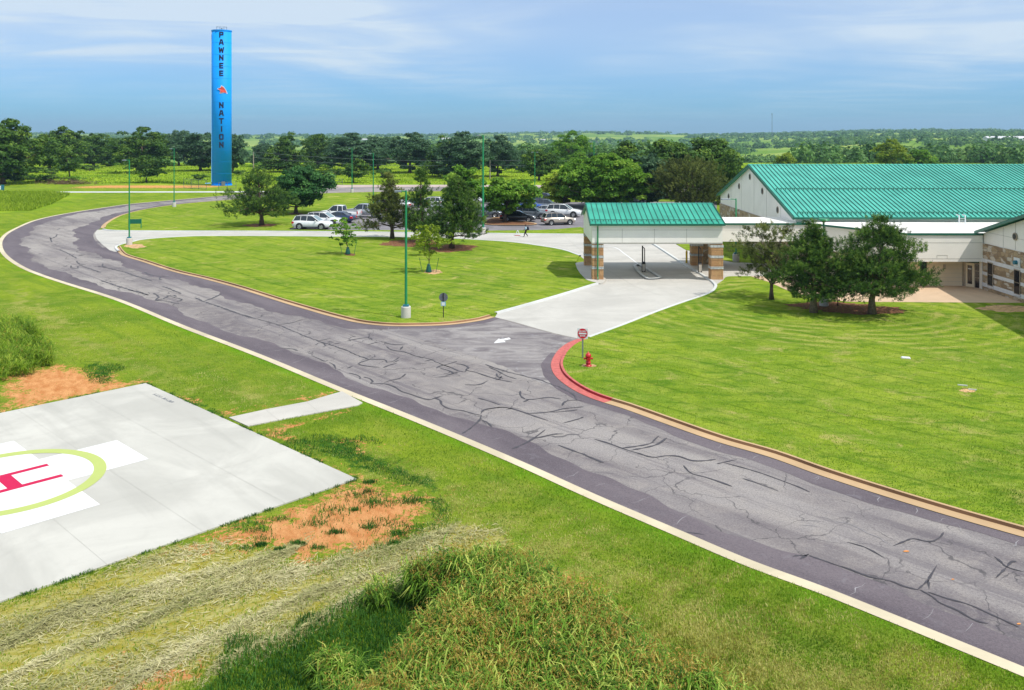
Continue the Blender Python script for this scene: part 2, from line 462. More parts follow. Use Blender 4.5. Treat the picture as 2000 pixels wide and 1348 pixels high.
def mat_dark_asphalt():
    m = NT("sealed_asphalt")
    a = m.noise(0.5, 6, 0.62, 0.5, vec=(0.2, 1.0, 1), rot=RD); c = m.noise(45, 3, 0.8); b = m.noise(1.6, 6, .65, 1.0)
    g = m.mix(m.ramp(a, 0.3, 0.7), (0.100, 0.080, 0.094), (0.165, 0.137, 0.150))
    gr = m.noise(14, 6, 0.9); g = m.mix(m.ramp(gr, 0.47, 0.62, 0, 0.5), g, (0.055, 0.048, 0.06)); g = m.mix(m.ramp(gr, 0.45, 0.34, 0, 0.35), g, (0.27, 0.25, 0.28))
    g = m.mix(m.ramp(b, 0.55, 0.74, 0, 0.35), g, (0.24, 0.23, 0.25))
    g = m.mix(m.ramp(c, 0.5, 0.75, 0, 0.35), g, (0.26, 0.25, 0.27))
    m.bump(c, 0.5, 0.02)
    return m.done(g, 0.85, 0.3)

def mat_throat():
    m = NT("worn_asphalt")
    a = m.noise(0.55, 7, 0.68, 1.4, vec=(.5, 1, 1)); c = m.noise(40, 3, 0.8); b = m.noise(2.0, 6, .7, 1.2)
    g = m.mix(m.ramp(a, 0.32, 0.68), (0.15, 0.132, 0.14), (0.32, 0.295, 0.285))
    g = m.mix(m.ramp(b, 0.56, 0.72, 0, 0.5), g, (0.46, 0.46, 0.48))
    g = m.mix(m.ramp(c, 0.5, 0.75, 0, 0.3), g, (0.10, 0.1, 0.11))
    m.bump(c, 0.5, 0.02)
    return m.done(g, 0.88, 0.25)

def mat_concrete(name, base, var=0.10, warm=(1, 1, 1), streak=None):
    m = NT(name)
    a = m.noise(0.22, 6, 0.62, 0.8); b = m.noise(1.3, 6, 0.65, 0.5); c = m.noise(25, 4, 0.7)
    lo = tuple(x*(1-var*1.6) for x in base); hi = tuple(min(.85, x*(1+var)) for x in base)
    g = m.mix(m.ramp(a, 0.3, 0.7), lo, hi)
    g = m.mix(m.ramp(b, 0.5, 0.75, 0, 0.35), g, tuple(x*0.82 for x in base))
    if streak:
        s_ = m.noise(0.5, 5, 0.6, 0.3, vec=(0.12, 1.1, 1), rot=streak)
        g = m.mix(m.ramp(s_, 0.5, 0.68, 0, 0.5), g, tuple(x*0.74 for x in base))
    g = m.mix(m.ramp(c, 0.5, 0.8, 0, 0.25), g, tuple(x*0.8 for x in base))
    m.bump(c, 0.25, 0.01)
    return m.done(g, 0.85, 0.3)

def mat_leaf(name, dark, mid, lite, transl=0.35, rough=0.6):
    m = NT(name)
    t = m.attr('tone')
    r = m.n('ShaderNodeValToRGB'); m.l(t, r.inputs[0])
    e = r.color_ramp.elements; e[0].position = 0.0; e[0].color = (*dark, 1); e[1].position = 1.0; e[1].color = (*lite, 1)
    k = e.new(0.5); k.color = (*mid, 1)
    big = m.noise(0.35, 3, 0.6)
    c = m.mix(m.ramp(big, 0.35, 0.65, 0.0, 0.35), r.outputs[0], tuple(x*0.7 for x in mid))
    m.put(m.b.inputs['Base Color'], c); m.b.inputs['Roughness'].default_value = rough; m.b.inputs['Specular IOR Level'].default_value = 0.25
    tr = m.n('ShaderNodeBsdfTranslucent'); m.l(c, tr.inputs[0])
    ms = m.n('ShaderNodeMixShader'); ms.inputs[0].default_value = transl
    m.l(m.b.outputs[0], ms.inputs[1]); m.l(tr.outputs[0], ms.inputs[2]); m.l(ms.outputs[0], m.out.inputs[0])
    return m.mat

def mat_stone(name, c1, c2, c3, mortar, bw=0.6, rh=0.28, rubble=False):
    m = NT(name)
    sp = m.n('ShaderNodeSeparateXYZ'); m.l(m.tc.outputs['Object'], sp.inputs[0])
    cb = m.n('ShaderNodeCombineXYZ'); m.l(m.math('ADD', sp.outputs['X'], sp.outputs['Y']), cb.inputs[0]); m.l(sp.outputs['Z'], cb.inputs[1])
    n2 = m.noise(11, 5, .7)
    if rubble:
        mp = m.n('ShaderNodeMapping'); mp.inputs['Scale'].default_value = (1/bw, 1/rh, 1); m.l(cb.outputs[0], mp.inputs[0])
        v = m.n('ShaderNodeTexVoronoi'); v.distance = 'CHEBYCHEV'; v.inputs['Scale'].default_value = 1.0; v.inputs['Randomness'].default_value = .8; m.l(mp.outputs[0], v.inputs[0])
        sc = m.n('ShaderNodeSeparateColor'); m.l(v.outputs['Color'], sc.inputs[0])
        g = m.mix(m.ramp(sc.outputs[0], .15, .6), c1, c2); g = m.mix(m.ramp(sc.outputs[1], .68, .80), g, c3)
        g = m.mix(m.ramp(sc.outputs[2], .0, .35, .55, 0), g, tuple(x*.6 for x in c1))
        d = m.n('ShaderNodeTexVoronoi'); d.feature = 'DISTANCE_TO_EDGE'; d.inputs['Randomness'].default_value = .8; d.inputs['Scale'].default_value = 1.0; m.l(mp.outputs[0], d.inputs[0])
        g = m.mix(m.ramp(d.outputs['Distance'], .0, .06, .8, 0), g, mortar); g = m.mix(m.ramp(n2, 0.45, 0.75, 0, .35), g, tuple(x*.6 for x in c1))
        m.bump(m.math('ADD', n2, m.ramp(d.outputs['Distance'], 0, .1)), .6, .05)
        return m.done(g, .9, .2)
    br = m.n('ShaderNodeTexBrick'); m.l(cb.outputs[0], br.inputs[0]); br.inputs['Scale'].default_value = 1.0
    br.inputs['Brick Width'].default_value = bw; br.inputs['Row Height'].default_value = rh; br.inputs['Mortar Size'].default_value = 0.012
    br.inputs['Color1'].default_value = (*c1, 1); br.inputs['Color2'].default_value = (*c2, 1); br.inputs['Mortar'].default_value = (*mortar, 1)
    br.offset = 0.37; n = m.noise(1.9, 5, .7, 1.0)
    g = m.mix(m.ramp(n, 0.56, 0.66, 0, 0.8), br.outputs[0], c3)
    g = m.mix(m.ramp(n2, 0.45, 0.75, 0, .5), g, tuple(x*.55 for x in c1))
    m.bump(m.math('ADD', m.math('MULTIPLY', n2, 2.0), m.math('MULTIPLY', br.outputs['Fac'], -1.0)), 0.9, 0.06)
    return m.done(g, 0.9, 0.2)

def glossy(name, c, rough=0.25, coat=0.6, metal=0.0):
    m = simple(name, c, rough, 0.5, metal, 0.04, 1.5)
    b = next(n for n in m.node_tree.nodes if n.type == 'BSDF_PRINCIPLED')
    b.inputs['Coat Weight'].default_value = coat; b.inputs['Coat Roughness'].default_value = 0.08
    return m

def mat_roof(name, c, rough, coat):
    m = NT(name); a = m.noise(.35, 5, .6, .3); st = m.noise(1.2, 5, .65, .2, vec=(2.2, .12, 1)); k = m.noise(6, 5, .7)
    g = m.mix(m.ramp(a, .35, .65), tuple(x*.86 for x in c), tuple(min(1, x*1.12+.01) for x in c)); g = m.mix(m.ramp(st, .5, .72, 0, .30), g, tuple(x*.72 for x in c)); g = m.mix(m.ramp(k, .6, .75, 0, .2), g, tuple(x*.6+.08 for x in c))
    m.b.inputs['Coat Weight'].default_value = coat
    return m.done(g, rough, .4)
M = {}
M['lawn'] = mat_lawn(); M['ground'] = mat_ground(); M['asphalt'] = mat_asphalt(); M['dark_asphalt'] = mat_dark_asphalt(); M['throat'] = mat_throat()
M['pad'] = mat_concrete('pad_concrete', (0.505, 0.490, 0.445), 0.09, streak=RD)
def worn(name, c, under, amt=.35):
    m = NT(name); a = m.noise(3.0, 7, .8, .6); b = m.noise(.5, 5, .6)
    g = m.mix(m.ramp(a, .60, .70, 0, amt), c, under); g = m.mix(m.ramp(b, .4, .7, 0, .25), g, tuple(x*.82 for x in c)); return m.done(g, .75, .25)
M['drive'] = mat_concrete('drive_concrete', (0.495, 0.475, 0.435), 0.07, streak=0.25)
M['walk'] = mat_concrete('walk_concrete', (0.50, 0.475, 0.43), 0.07)
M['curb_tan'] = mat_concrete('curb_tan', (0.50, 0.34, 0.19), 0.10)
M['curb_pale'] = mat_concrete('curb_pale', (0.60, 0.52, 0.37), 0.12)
M['curb_face_brown'] = mat_concrete('curb_face_brown', (0.25, 0.135, 0.07), 0.25)  # darker brown than gutter and top, for the kerb face
M['curb_white'] = mat_concrete('curb_white', (0.60, 0.61, 0.60), 0.07)
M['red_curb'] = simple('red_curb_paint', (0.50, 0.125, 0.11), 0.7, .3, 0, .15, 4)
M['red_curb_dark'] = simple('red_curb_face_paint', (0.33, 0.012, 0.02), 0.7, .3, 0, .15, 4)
M['patio'] = mat_concrete('patio_concrete', (0.58, 0.42, 0.28), 0.08)
M['far_road'] = mat_concrete('far_gravel', (0.48, 0.38, 0.35), 0.12)
M['tar'] = simple('tar', (0.058, 0.052, 0.060), 0.55, .4, 0, .2, 2)
M['seam_grey'] = simple('pale_crack', (0.28, 0.265, 0.28), 0.9, .2, 0, .2, 2)
M['joint'] = simple('joint', (0.34, 0.33, 0.30), 0.9, .2)
M['paint_white'] = worn('white_road_paint', (0.72, 0.72, 0.72), (.5, .5, .48))
M['paint_lime'] = worn('lime_paint', (0.43, 0.50, 0.15), (.6, .62, .45))
M['paint_red'] = worn('crimson_paint', (0.52, 0.008, 0.07), (.6, .25, .28), .25)
M['paint_orange'] = simple('orange_spray', (0.65, 0.26, 0.08), 0.8, .2)
M['mulch'] = simple('red_mulch', (0.20, 0.095, 0.050), 0.95, .1, 0, .45, 7, .8)
M['clay'] = simple('pale_clay', (0.52, 0.33, 0.17), 0.95, .1, 0, .3, 3, .6)
M['post_green'] = simple('green_post_paint', (0.012, 0.235, 0.085), 0.4, .5, 0, .12, 2)
M['steel_pole'] = simple('galvanised_steel', (0.30, 0.33, 0.33), 0.45, .5, .6, .1, 4)
M['lamp_grey'] = simple('lamp_head_grey', (0.20, 0.23, 0.25), 0.4, .5, .2)
M['teal_base'] = simple('teal_base_cover', (0.02, 0.16, 0.22), 0.5, .4)
M['conc_base'] = mat_concrete('base_concrete', (0.60, 0.57, 0.53), 0.10)
M['tower_blue'] = simple('tower_blue_paint', (0.002, 0.33, 1.0), 0.6, .25, 0, .02, 2)
M['tower_pale'] = simple('tower_pipe_blue', (0.16, 0.50, 0.95), 0.4, .5)
M['tower_seam'] = simple('tower_seam_blue', (0.002, 0.25, 0.80), 0.6, .25)
M['letter'] = simple('letter_navy', (0.010, 0.014, 0.045), 0.5, .4)
M['logo_red'] = simple('logo_red', (0.80, 0.09, 0.07), 0.5, .4)
M['white'] = simple('white_paint', (0.72, 0.74, 0.76), 0.5, .4, 0, .05)
M['roof_green'] = mat_roof('green_metal_roof', (0.018, 0.33, 0.225), 0.45, 0.1)
M['roof_green2'] = mat_roof('pale_green_metal_roof', (0.060, 0.42, 0.325), 0.45, 0.1)
M['seam_shadow_green'] = simple('roof_seam_shadow_green', (0.004, 0.11, 0.085), 0.4, .5)  # ribs toned darker than the roof, standing in for their shadow lines
M['trim_green'] = simple('dark_green_trim', (0.012, 0.12, 0.075), 0.4, .5)
M['panel'] = simple('offwhite_wall_panel', (0.86, 0.82, 0.76), 0.7, .3, 0, .04, .6)
M['panel_line'] = simple('panel_joint', (0.40, 0.38, 0.34), 0.8, .2)
M['membrane'] = simple('white_roof_membrane', (0.82, 0.78, 0.74), 0.6, .3, 0, .06, .4)
M['siding'] = simple('cream_siding', (0.72, 0.60, 0.43), 0.7, .3, 0, .05, .5)
M['col_stone'] = mat_stone('split_face_block', (0.50, 0.27, 0.13), (0.60, 0.36, 0.18), (0.62, 0.40, 0.20), (0.34, 0.22, 0.12), .9, .45)
M['col_tile'] = mat_stone('pale_tile_band', (0.52, 0.54, 0.54), (0.66, 0.67, 0.66), (0.60, 0.60, 0.60), (0.30, 0.31, 0.31), .32, 1.2)
M['wall_stone'] = mat_stone('rubble_stone', (0.30, 0.21, 0.13), (0.46, 0.34, 0.21), (0.60, 0.53, 0.44), (0.22, 0.17, 0.12), .62, .30, True)
M['band'] = simple('white_stone_band', (0.66, 0.66, 0.68), 0.7, .3, 0, .06)
M['glass_dark'] = simple('dark_glass', (0.012, 0.014, 0.018), 0.08, .6, 0, .1)
M['frame_tan'] = simple('tan_frame', (0.36, 0.29, 0.22), 0.5, .4)
M['black'] = simple('black_metal', (0.018, 0.016, 0.017), 0.4, .5)
M['box_beige'] = simple('beige_plastic', (0.52, 0.47, 0.40), 0.5, .4)
M['yellow'] = simple('yellow_paint', (0.78, 0.52, 0.015), 0.45, .4)
M['red'] = simple('hydrant_red', (0.50, 0.012, 0.018), 0.35, .5)
M['sign_red'] = simple('sign_red', (0.60, 0.008, 0.025), 0.4, .4)
M['sign_back'] = simple('sign_back', (0.15, 0.16, 0.19), 0.5, .4, .3)
M['sign_blue'] = simple('sign_blue', (0.22, 0.45, 0.62), 0.5, .4)
M['wood'] = simple('weathered_wood', (0.34, 0.29, 0.24), 0.9, .2, 0, .2, 4)
M['wire'] = simple('wire', (0.16, 0.18, 0.19), 0.5, .3)
M['bark'] = simple('bark', (0.115, 0.085, 0.062), 0.95, .15, 0, .35, 9, .9)
M['bark_light'] = simple('bark_light', (0.22, 0.165, 0.115), 0.95, .15, 0, .3, 9, .9)
M['bag'] = simple('green_water_bag', (0.006, 0.085, 0.065), 0.5, .4)
M['tyre'] = simple('tyre_rubber', (0.018, 0.018, 0.02), 0.8, .3)
M['rim'] = simple('alloy_rim', (0.55, 0.56, 0.58), 0.3, .5, .7)
M['headlight'] = simple('headlight_glass', (0.75, 0.80, 0.85), 0.1, .6)
M['taillight'] = simple('taillight_red', (0.55, 0.01, 0.015), 0.2, .6)
M['car_glass'] = simple('car_glass', (0.02, 0.03, 0.04), 0.05, .8)
M['windscreen'] = simple('windscreen', (0.16, 0.24, 0.27), 0.06, .8)
M['trim_black'] = simple('black_trim', (0.025, 0.025, 0.028), 0.6, .3)
# foliage
M['pine'] = mat_leaf('pine_needles', (0.020, 0.055, 0.010), (0.090, 0.190, 0.026), (0.30, 0.42, 0.075), .3)
M['pine_brown'] = mat_leaf('brownish_pine_needles', (0.045, 0.058, 0.012), (0.135, 0.175, 0.035), (0.32, 0.35, 0.085), .3)
M['oak'] = mat_leaf('oak_leaves', (0.020, 0.065, 0.008), (0.080, 0.175, 0.018), (0.27, 0.39, 0.045), .3)
M['oaklite'] = mat_leaf('lighter_oak_leaves', (0.035, 0.095, 0.010), (0.120, 0.230, 0.022), (0.34, 0.44, 0.05), .35)
M['pear'] = mat_leaf('dark_glossy_leaves', (0.017, 0.080, 0.017), (0.051, 0.167, 0.036), (0.145, 0.304, 0.072), .3)
M['maple'] = mat_leaf('bright_leaves', (0.050, 0.145, 0.010), (0.150, 0.330, 0.022), (0.36, 0.52, 0.06), .4)
M['lime'] = mat_leaf('yellow_green_leaves', (0.11, 0.18, 0.008), (0.24, 0.34, 0.018), (0.42, 0.50, 0.04), .4)
M['blueoak'] = mat_leaf('blue_green_leaves', (0.033, 0.091, 0.039), (0.078, 0.163, 0.072), (0.169, 0.273, 0.130), .3)
M['wood_far'] = mat_leaf('far_wood_leaves', (0.040, 0.115, 0.030), (0.120, 0.255, 0.055), (0.30, 0.43, 0.10), .3)
M['weed'] = mat_leaf('weed_blades', (0.045, 0.120, 0.010), (0.170, 0.330, 0.026), (0.621, 0.675, 0.149), .35)
M['seed'] = mat_leaf('seed_heads', (0.30, 0.18, 0.03), (0.50, 0.33, 0.06), (0.66, 0.50, 0.16), .3)
M['tuft'] = mat_leaf('grass_blades', (0.085, 0.185, 0.010), (0.215, 0.360, 0.018), (0.44, 0.54, 0.07), .4)
M['dryblade'] = mat_leaf('dry_blades', (0.20, 0.21, 0.030), (0.42, 0.40, 0.08), (0.66, 0.60, 0.22), .25)
M['lushb'] = mat_leaf('lush_blades', (0.020, 0.080, 0.012), (0.060, 0.185, 0.022), (0.16, 0.33, 0.045), .35) if 1 else mat_leaf('x', (0.011, 0.057, 0.009), (0.040, 0.144, 0.018), (0.138, 0.310, 0.040), .35)
M['straw'] = mat_leaf('straw', (0.22, 0.24, 0.07), (0.46, 0.43, 0.19), (0.70, 0.64, 0.38), .15)
M['meadow'] = mat_leaf('meadow_blades', (0.14, 0.24, 0.010), (0.27, 0.40, 0.015), (0.46, 0.55, 0.05), .35)
M['brush'] = mat_leaf('dead_brush', (0.09, 0.055, 0.035), (0.17, 0.10, 0.06), (0.27, 0.19, 0.12), .1)

# ================================================================== terrain
def sst(a, b, x):
    t = np.clip((x-a)/(b-a), 0, 1); return t*t*(3-2*t)
def terr(X, Y):
    X = np.asarray(X, float); Y = np.asarray(Y, float)
    z = -13.0*sst(385, 640, Y)
    z = z + 21.0*sst(1300, 3300, Y)*(1+0.22*np.sin(X*0.0021+1.0)+0.12*np.sin(X*0.0057))
    z = z + 2.5*sst(900, 2500, Y)*np.sin(X*0.0043+Y*0.0021)
    r = X/np.maximum(Y, 50)
    z = z + 19.5*sst(0.18, 0.50, r)*sst(560, 1350, Y)
    z = z + 4.0*sst(-0.35, -0.60, r)*sst(1500, 3000, Y)
    z = z - 12*sst(5200, 8500, Y)
    return z

near_pts = lambda: None
# ---- regions on the near ground (outlined where they lie, in metres)
D_CLAY = [PP([(700,932),(760,950),(850,962),(842,1008),(800,1055),(700,1096),(560,1110),(505,1078),(430,1075),(330,1085),(345,1066),(440,1030),(500,1010),(594,983)]),
          PP([(0,806),(0,735),(60,722),(110,712),(180,722),(235,742),(285,747),(240,765)]),
          PP([(120,1375),(200,1330),(240,1298),(330,1290),(395,1292),(380,1325),(300,1375)]),
          PP([(1080,1112),(1140,1118),(1138,1140),(1090,1135)]),
          PP([(655,866),(700,858),(752,870),(700,878)]),
          ]
D_CLAY_THIN = [PP([(340,776),(420,800),(450,812),(640,772),(652,764),(600,772),(470,805),(430,797),(360,775)]),
               PP([(478,842),(600,822),(720,792),(690,800),(600,826),(560,845),(600,880),(640,905),(700,930),(695,938),(600,888),(520,848)])]
D_LUSH_SHADE = [PP([(560,862),(640,850),(700,872),(760,900),(840,930),(885,985),(870,1040),(830,1030),(850,965),(760,930),(700,915),(640,890)]),
          PP([(300,775),(440,812),(420,795),(340,765)]), PP([(360,1400),(440,1290),(560,1240),(700,1175),(800,1140),(880,1160),(850,1250),(720,1400)]),  # big patch by the tall weeds: lush grass plus their shade painted in
          PP([(170,700),(230,720),(215,750),(180,745)])]
D_HAY = [PP([(-60,1200),(345,1068),(440,1058),(520,1078),(560,1110),(700,1098),(800,1056),(850,1020),(960,1030),(1000,1062),(840,1110),(800,1132),(700,1172),(590,1228),(440,1290),(380,1330),(250,1400),(-60,1400)])]
D_DRY = [PP([(500,640),(560,760),(350,745),(200,660),(60,560),(0,540),(0,600),(150,690),(350,770),(500,790),(600,770)]),
         PP([(760,880),(900,940),(1050,1000),(1200,1080),(1500,1200),(1800,1360),(1450,1370),(1200,1180),(1000,1080),(880,1030)]),
         PP([(1200,1060),(2050,1420),(1300,1420),(1150,1150)])]
WEEDS = PP([(805,1120),(870,1100),(1000,1105),(1100,1140),(1170,1185),(1250,1250),(1340,1310),(1470,1385),(1300,1520),(700,1520),(690,1380),(760,1310),(820,1240),(870,1190)], 0.75)

# outer (left-hand) edge of the flat kerb, far to near
OUT_PX = [(1400,366),(1080,364.5),(900,364),(700,364.5),(600,368),(520,375),(440,382),(350,390),(250,399),(200,406),(150,413.5),(100,422.5),(62,432),(31,445),(10,456.5),(-1,468),(-4,480),(2,495),(18,510),(45,526),(80,540),(122,554),(225,587),(350,639),(500,697),(650,760),(825,831),(1000,906),(1151,975),(1301,1040),(1450,1104),(1600,1160),(1726,1211),(1877,1273),(2000,1324),(2300,1450),(2900,1700)]
OUT = catmull(PP(OUT_PX), 6)
OUT_IN = offset(OUT, 0.44)          # sign fixed below
# which side is the road?
def side_fix(base, ref, d):
    a = offset(base, d); b = offset(base, -d); m = len(base)//2
    return d if math.dist(a[m], ref) < math.dist(b[m], ref) else -d
sO = side_fix(OUT, P(250, 560), 0.44)
OUT_IN = offset(OUT, sO)

# inner gutter edges (asphalt side), z=0
IN_A_PX = [(224,482.5),(230,492),(240,500),(275,511),(337,531),(400,546),(462,563),(500,575),(550,591),(600,606),(650,620),(700,631.5),(750,637),(800,638),(875,635.5),(937,627.5),(967,620)]
IN_A = catmull(PP(IN_A_PX), 5)
IN_R_PX = [(1130,662),(1110,670),(1092,683),(1080,700),(1076,715),(1083,733),(1101,750),(1128,767),(1155,779),(1180,787.5),(1217,799),(1300,829),(1400,864),(1500,893),(1600,929),(1726,970),(1850,1008),(2000,1051),(2200,1108),(2700,1250)]
IN_R = catmull(PP(IN_R_PX), 5)
IN_C_PX = [(197,446),(199,441),(208,434),(220,427),(237,420),(275,410.5),(325,402.5),(375,397),(447,391),(520,385),(600,380),(690,376.5),(900,374),(1080,374),(1400,375)]
IN_C = catmull(PP(IN_C_PX), 5)
ref_gA = P(500, 540); ref_gR = P(1500, 800); ref_gC = P(400, 430)
sA = side_fix(IN_A, ref_gA, 1.0); sR = side_fix(IN_R, ref_gR, 1.0); sC = side_fix(IN_C, ref_gC, 1.0)

# helipad square, 60 ft
padA = np.array(P(285, 750)); padu = np.array([0.7212, -0.6927]); padv = np.array([-0.6927, -0.7212]); PS = 18.3
def pad(u, v):          # pad coordinates from its centre
    q = padA + padu*(PS/2+u) + padv*(PS/2+v); return (q[0], q[1])
PAD = [pad(-PS/2,-PS/2), pad(PS/2,-PS/2), pad(PS/2,PS/2), pad(-PS/2,PS/2)]
PATH_PX = [(447,817),(520,801),(600,786),(640,774),(668,766),(708,788),(700,793),(640,804),(560,819),(484,834)]
PATH = PP(PATH_PX)

# ---- ground sheet
def graded(lo, hi, step, far, grow=1.13):
    a = list(np.arange(lo, hi+1e-6, step)); s = step
    up = a[-1]
    while up < far[1]: s *= grow; up += s; a.append(up)
    s = step; dn = a[0]
    while dn > far[0]: s *= grow; dn -= s; a.insert(0, dn)
    return np.array(a)
gx = graded(-30, 16, 0.32, (-7000, 7000)); gy = graded(17, 62, 0.32, (-400, 9000), 1.10)
GX, GY = np.meshgrid(gx, gy)
GZ = terr(GX, GY)
fx = GX.ravel(); fy = GY.ravel()
verts = np.stack([fx, fy, GZ.ravel()], 1)
nx = len(gx); ny = len(gy)
ii = (np.arange(ny-1)[:, None]*nx+np.arange(nx-1)[None, :]).ravel()
faces = np.stack([ii, ii+1, ii+1+nx, ii+nx], 1)
def mx_(polys, soft): return np.max([pmask(p, fx, fy, soft) for p in polys], axis=0)
a_dirt = np.maximum(mx_(D_CLAY, 1.8)*0.93, mx_(D_CLAY_THIN, 1.0)*0.92)
far_clay = PP([(130,362),(430,362),(430,368),(140,368)])
a_dirt = np.maximum(a_dirt, pmask(far_clay, fx, fy, 2.0)*0.9)
a_hay = mx_(D_HAY, 1.2); a_lush_shade = mx_(D_LUSH_SHADE, 1.2)*0.85
a_lush_shade = np.maximum(a_lush_shade, pmask(WEEDS, fx, fy, 1.0))
a_dry = np.maximum(mx_(D_DRY, 3.0)*0.80, .22)
dOut = ldist(OUT, fx, fy)
a_verge = .75*np.clip(1-dOut/2.0, 0, 1)*(fy < 90)
meadow_left = PP([(-300,419),(60,412),(100,400),(138,380),(100,376),(-300,376)])
a_field = np.maximum(sst(222, 228, fy+0*fx), pmask(meadow_left, fx, fy, 0.6))
a_field = np.where(fy > 222, np.clip((fy-223)/4, 0, 1), a_field)
a_far = np.clip((fy-400)/60, 0, 1)
g = mesh_obj('ground', verts, faces, M['ground'], attrs=dict(dirt=a_dirt, hay=a_hay, lush=a_lush_shade, dry=a_dry, field=a_field, verge=a_verge, far=a_far))
tag(g, kind='structure')

# ================================================================== roads
def struct(o): return tag(o, kind='structure')
thr_b = PP([(967,620),(1010,631),(1048,642),(1085,652),(1130,662)])
inner_all = list(reversed(IN_R)) # near -> red kerb start
road_poly = list(OUT_IN) + [(60, 4)] + inner_all + list(reversed(thr_b))[1:-1] + list(reversed(IN_A)) + PP([(214,489),(200,478),(189,467),(185,456),(190,449)]) + IN_C
road = struct(sheet('main_road', road_poly, 0.006, M['asphalt']))
# worn asphalt of the exit throat
throat = PP([(735,641),(800,641),(875,638),(937,630),(967,622),(1010,633),(1048,644),(1085,654),(1128,664),(1106,672),(1087,686),(1074,703),(1071,717),(1080,738),(1098,755),(1125,771),(1050,745),(960,707),(880,680),(800,656)])
struct(sheet('road_throat', wiggle(throat+[throat[0]], 0.10)[:-1], 0.010, M['throat'], road))
# dark sealed strips along both edges
def edge_band(base, sgn, widths, name='edge_strip', z=0.012):
    n = len(base); t = np.linspace(0, 1, n)
    # resample finer
    dense = []; 
    for i in range(n-1):
        for k in range(4): dense.append((base[i][0]+(base[i+1][0]-base[i][0])*k/4, base[i][1]+(base[i+1][1]-base[i][1])*k/4))
    dense.append(base[-1]); m = len(dense)
    s = np.concatenate([[0], np.cumsum([math.dist(dense[i], dense[i+1]) for i in range(m-1)])])
    k = np.interp(np.linspace(0, 1, m), *zip(*widths)) if isinstance(widths[0], tuple) else widths
    wob = 0.22*np.sin(s*0.31+1.3)+0.16*np.sin(s*0.83+0.4)+0.06*np.sin(s*2.9)
    wid = np.maximum(0.05, k*(1+wob*0.75))
    inner = offset(dense, wid*sgn)
    v, f = strip(dense, inner, z); o = mesh_obj(name, v, f, M['dark_asphalt'], road); return struct(o), dense, s
edge_band(OUT_IN, math.copysign(1, sO), [(0,2.0),(0.2,1.9),(0.36,2.2),(0.45,2.2),(0.55,1.5),(0.62,1.6),(0.72,1.45),(0.85,1.35),(0.95,1.0),(1,1.2)])
edge_band(IN_A, -math.copysign(1, sA), [(0,2.0),(0.3,2.2),(0.55,2.0),(0.7,1.6),(0.78,0.8),(1,0.5)])
edge_band(IN_R[12:], -math.copysign(1, sR), [(0,0.25),(0.2,0.7),(0.5,0.75),(1,0.8)])
edge_band(IN_C, -math.copysign(1, sC), [(0,2.4),(0.1,2.2),(0.3,1.6),(1,1.6)])
band2 = catmull(PP([(197,446),(185,453),(183,465),(195,480),(214,491),(232,498)]), 6)
edge_band(band2, side_fix(band2, P(120, 470), 1.0), [(0,2.6),(0.5,2.2),(1,2.0)], z=0.016)

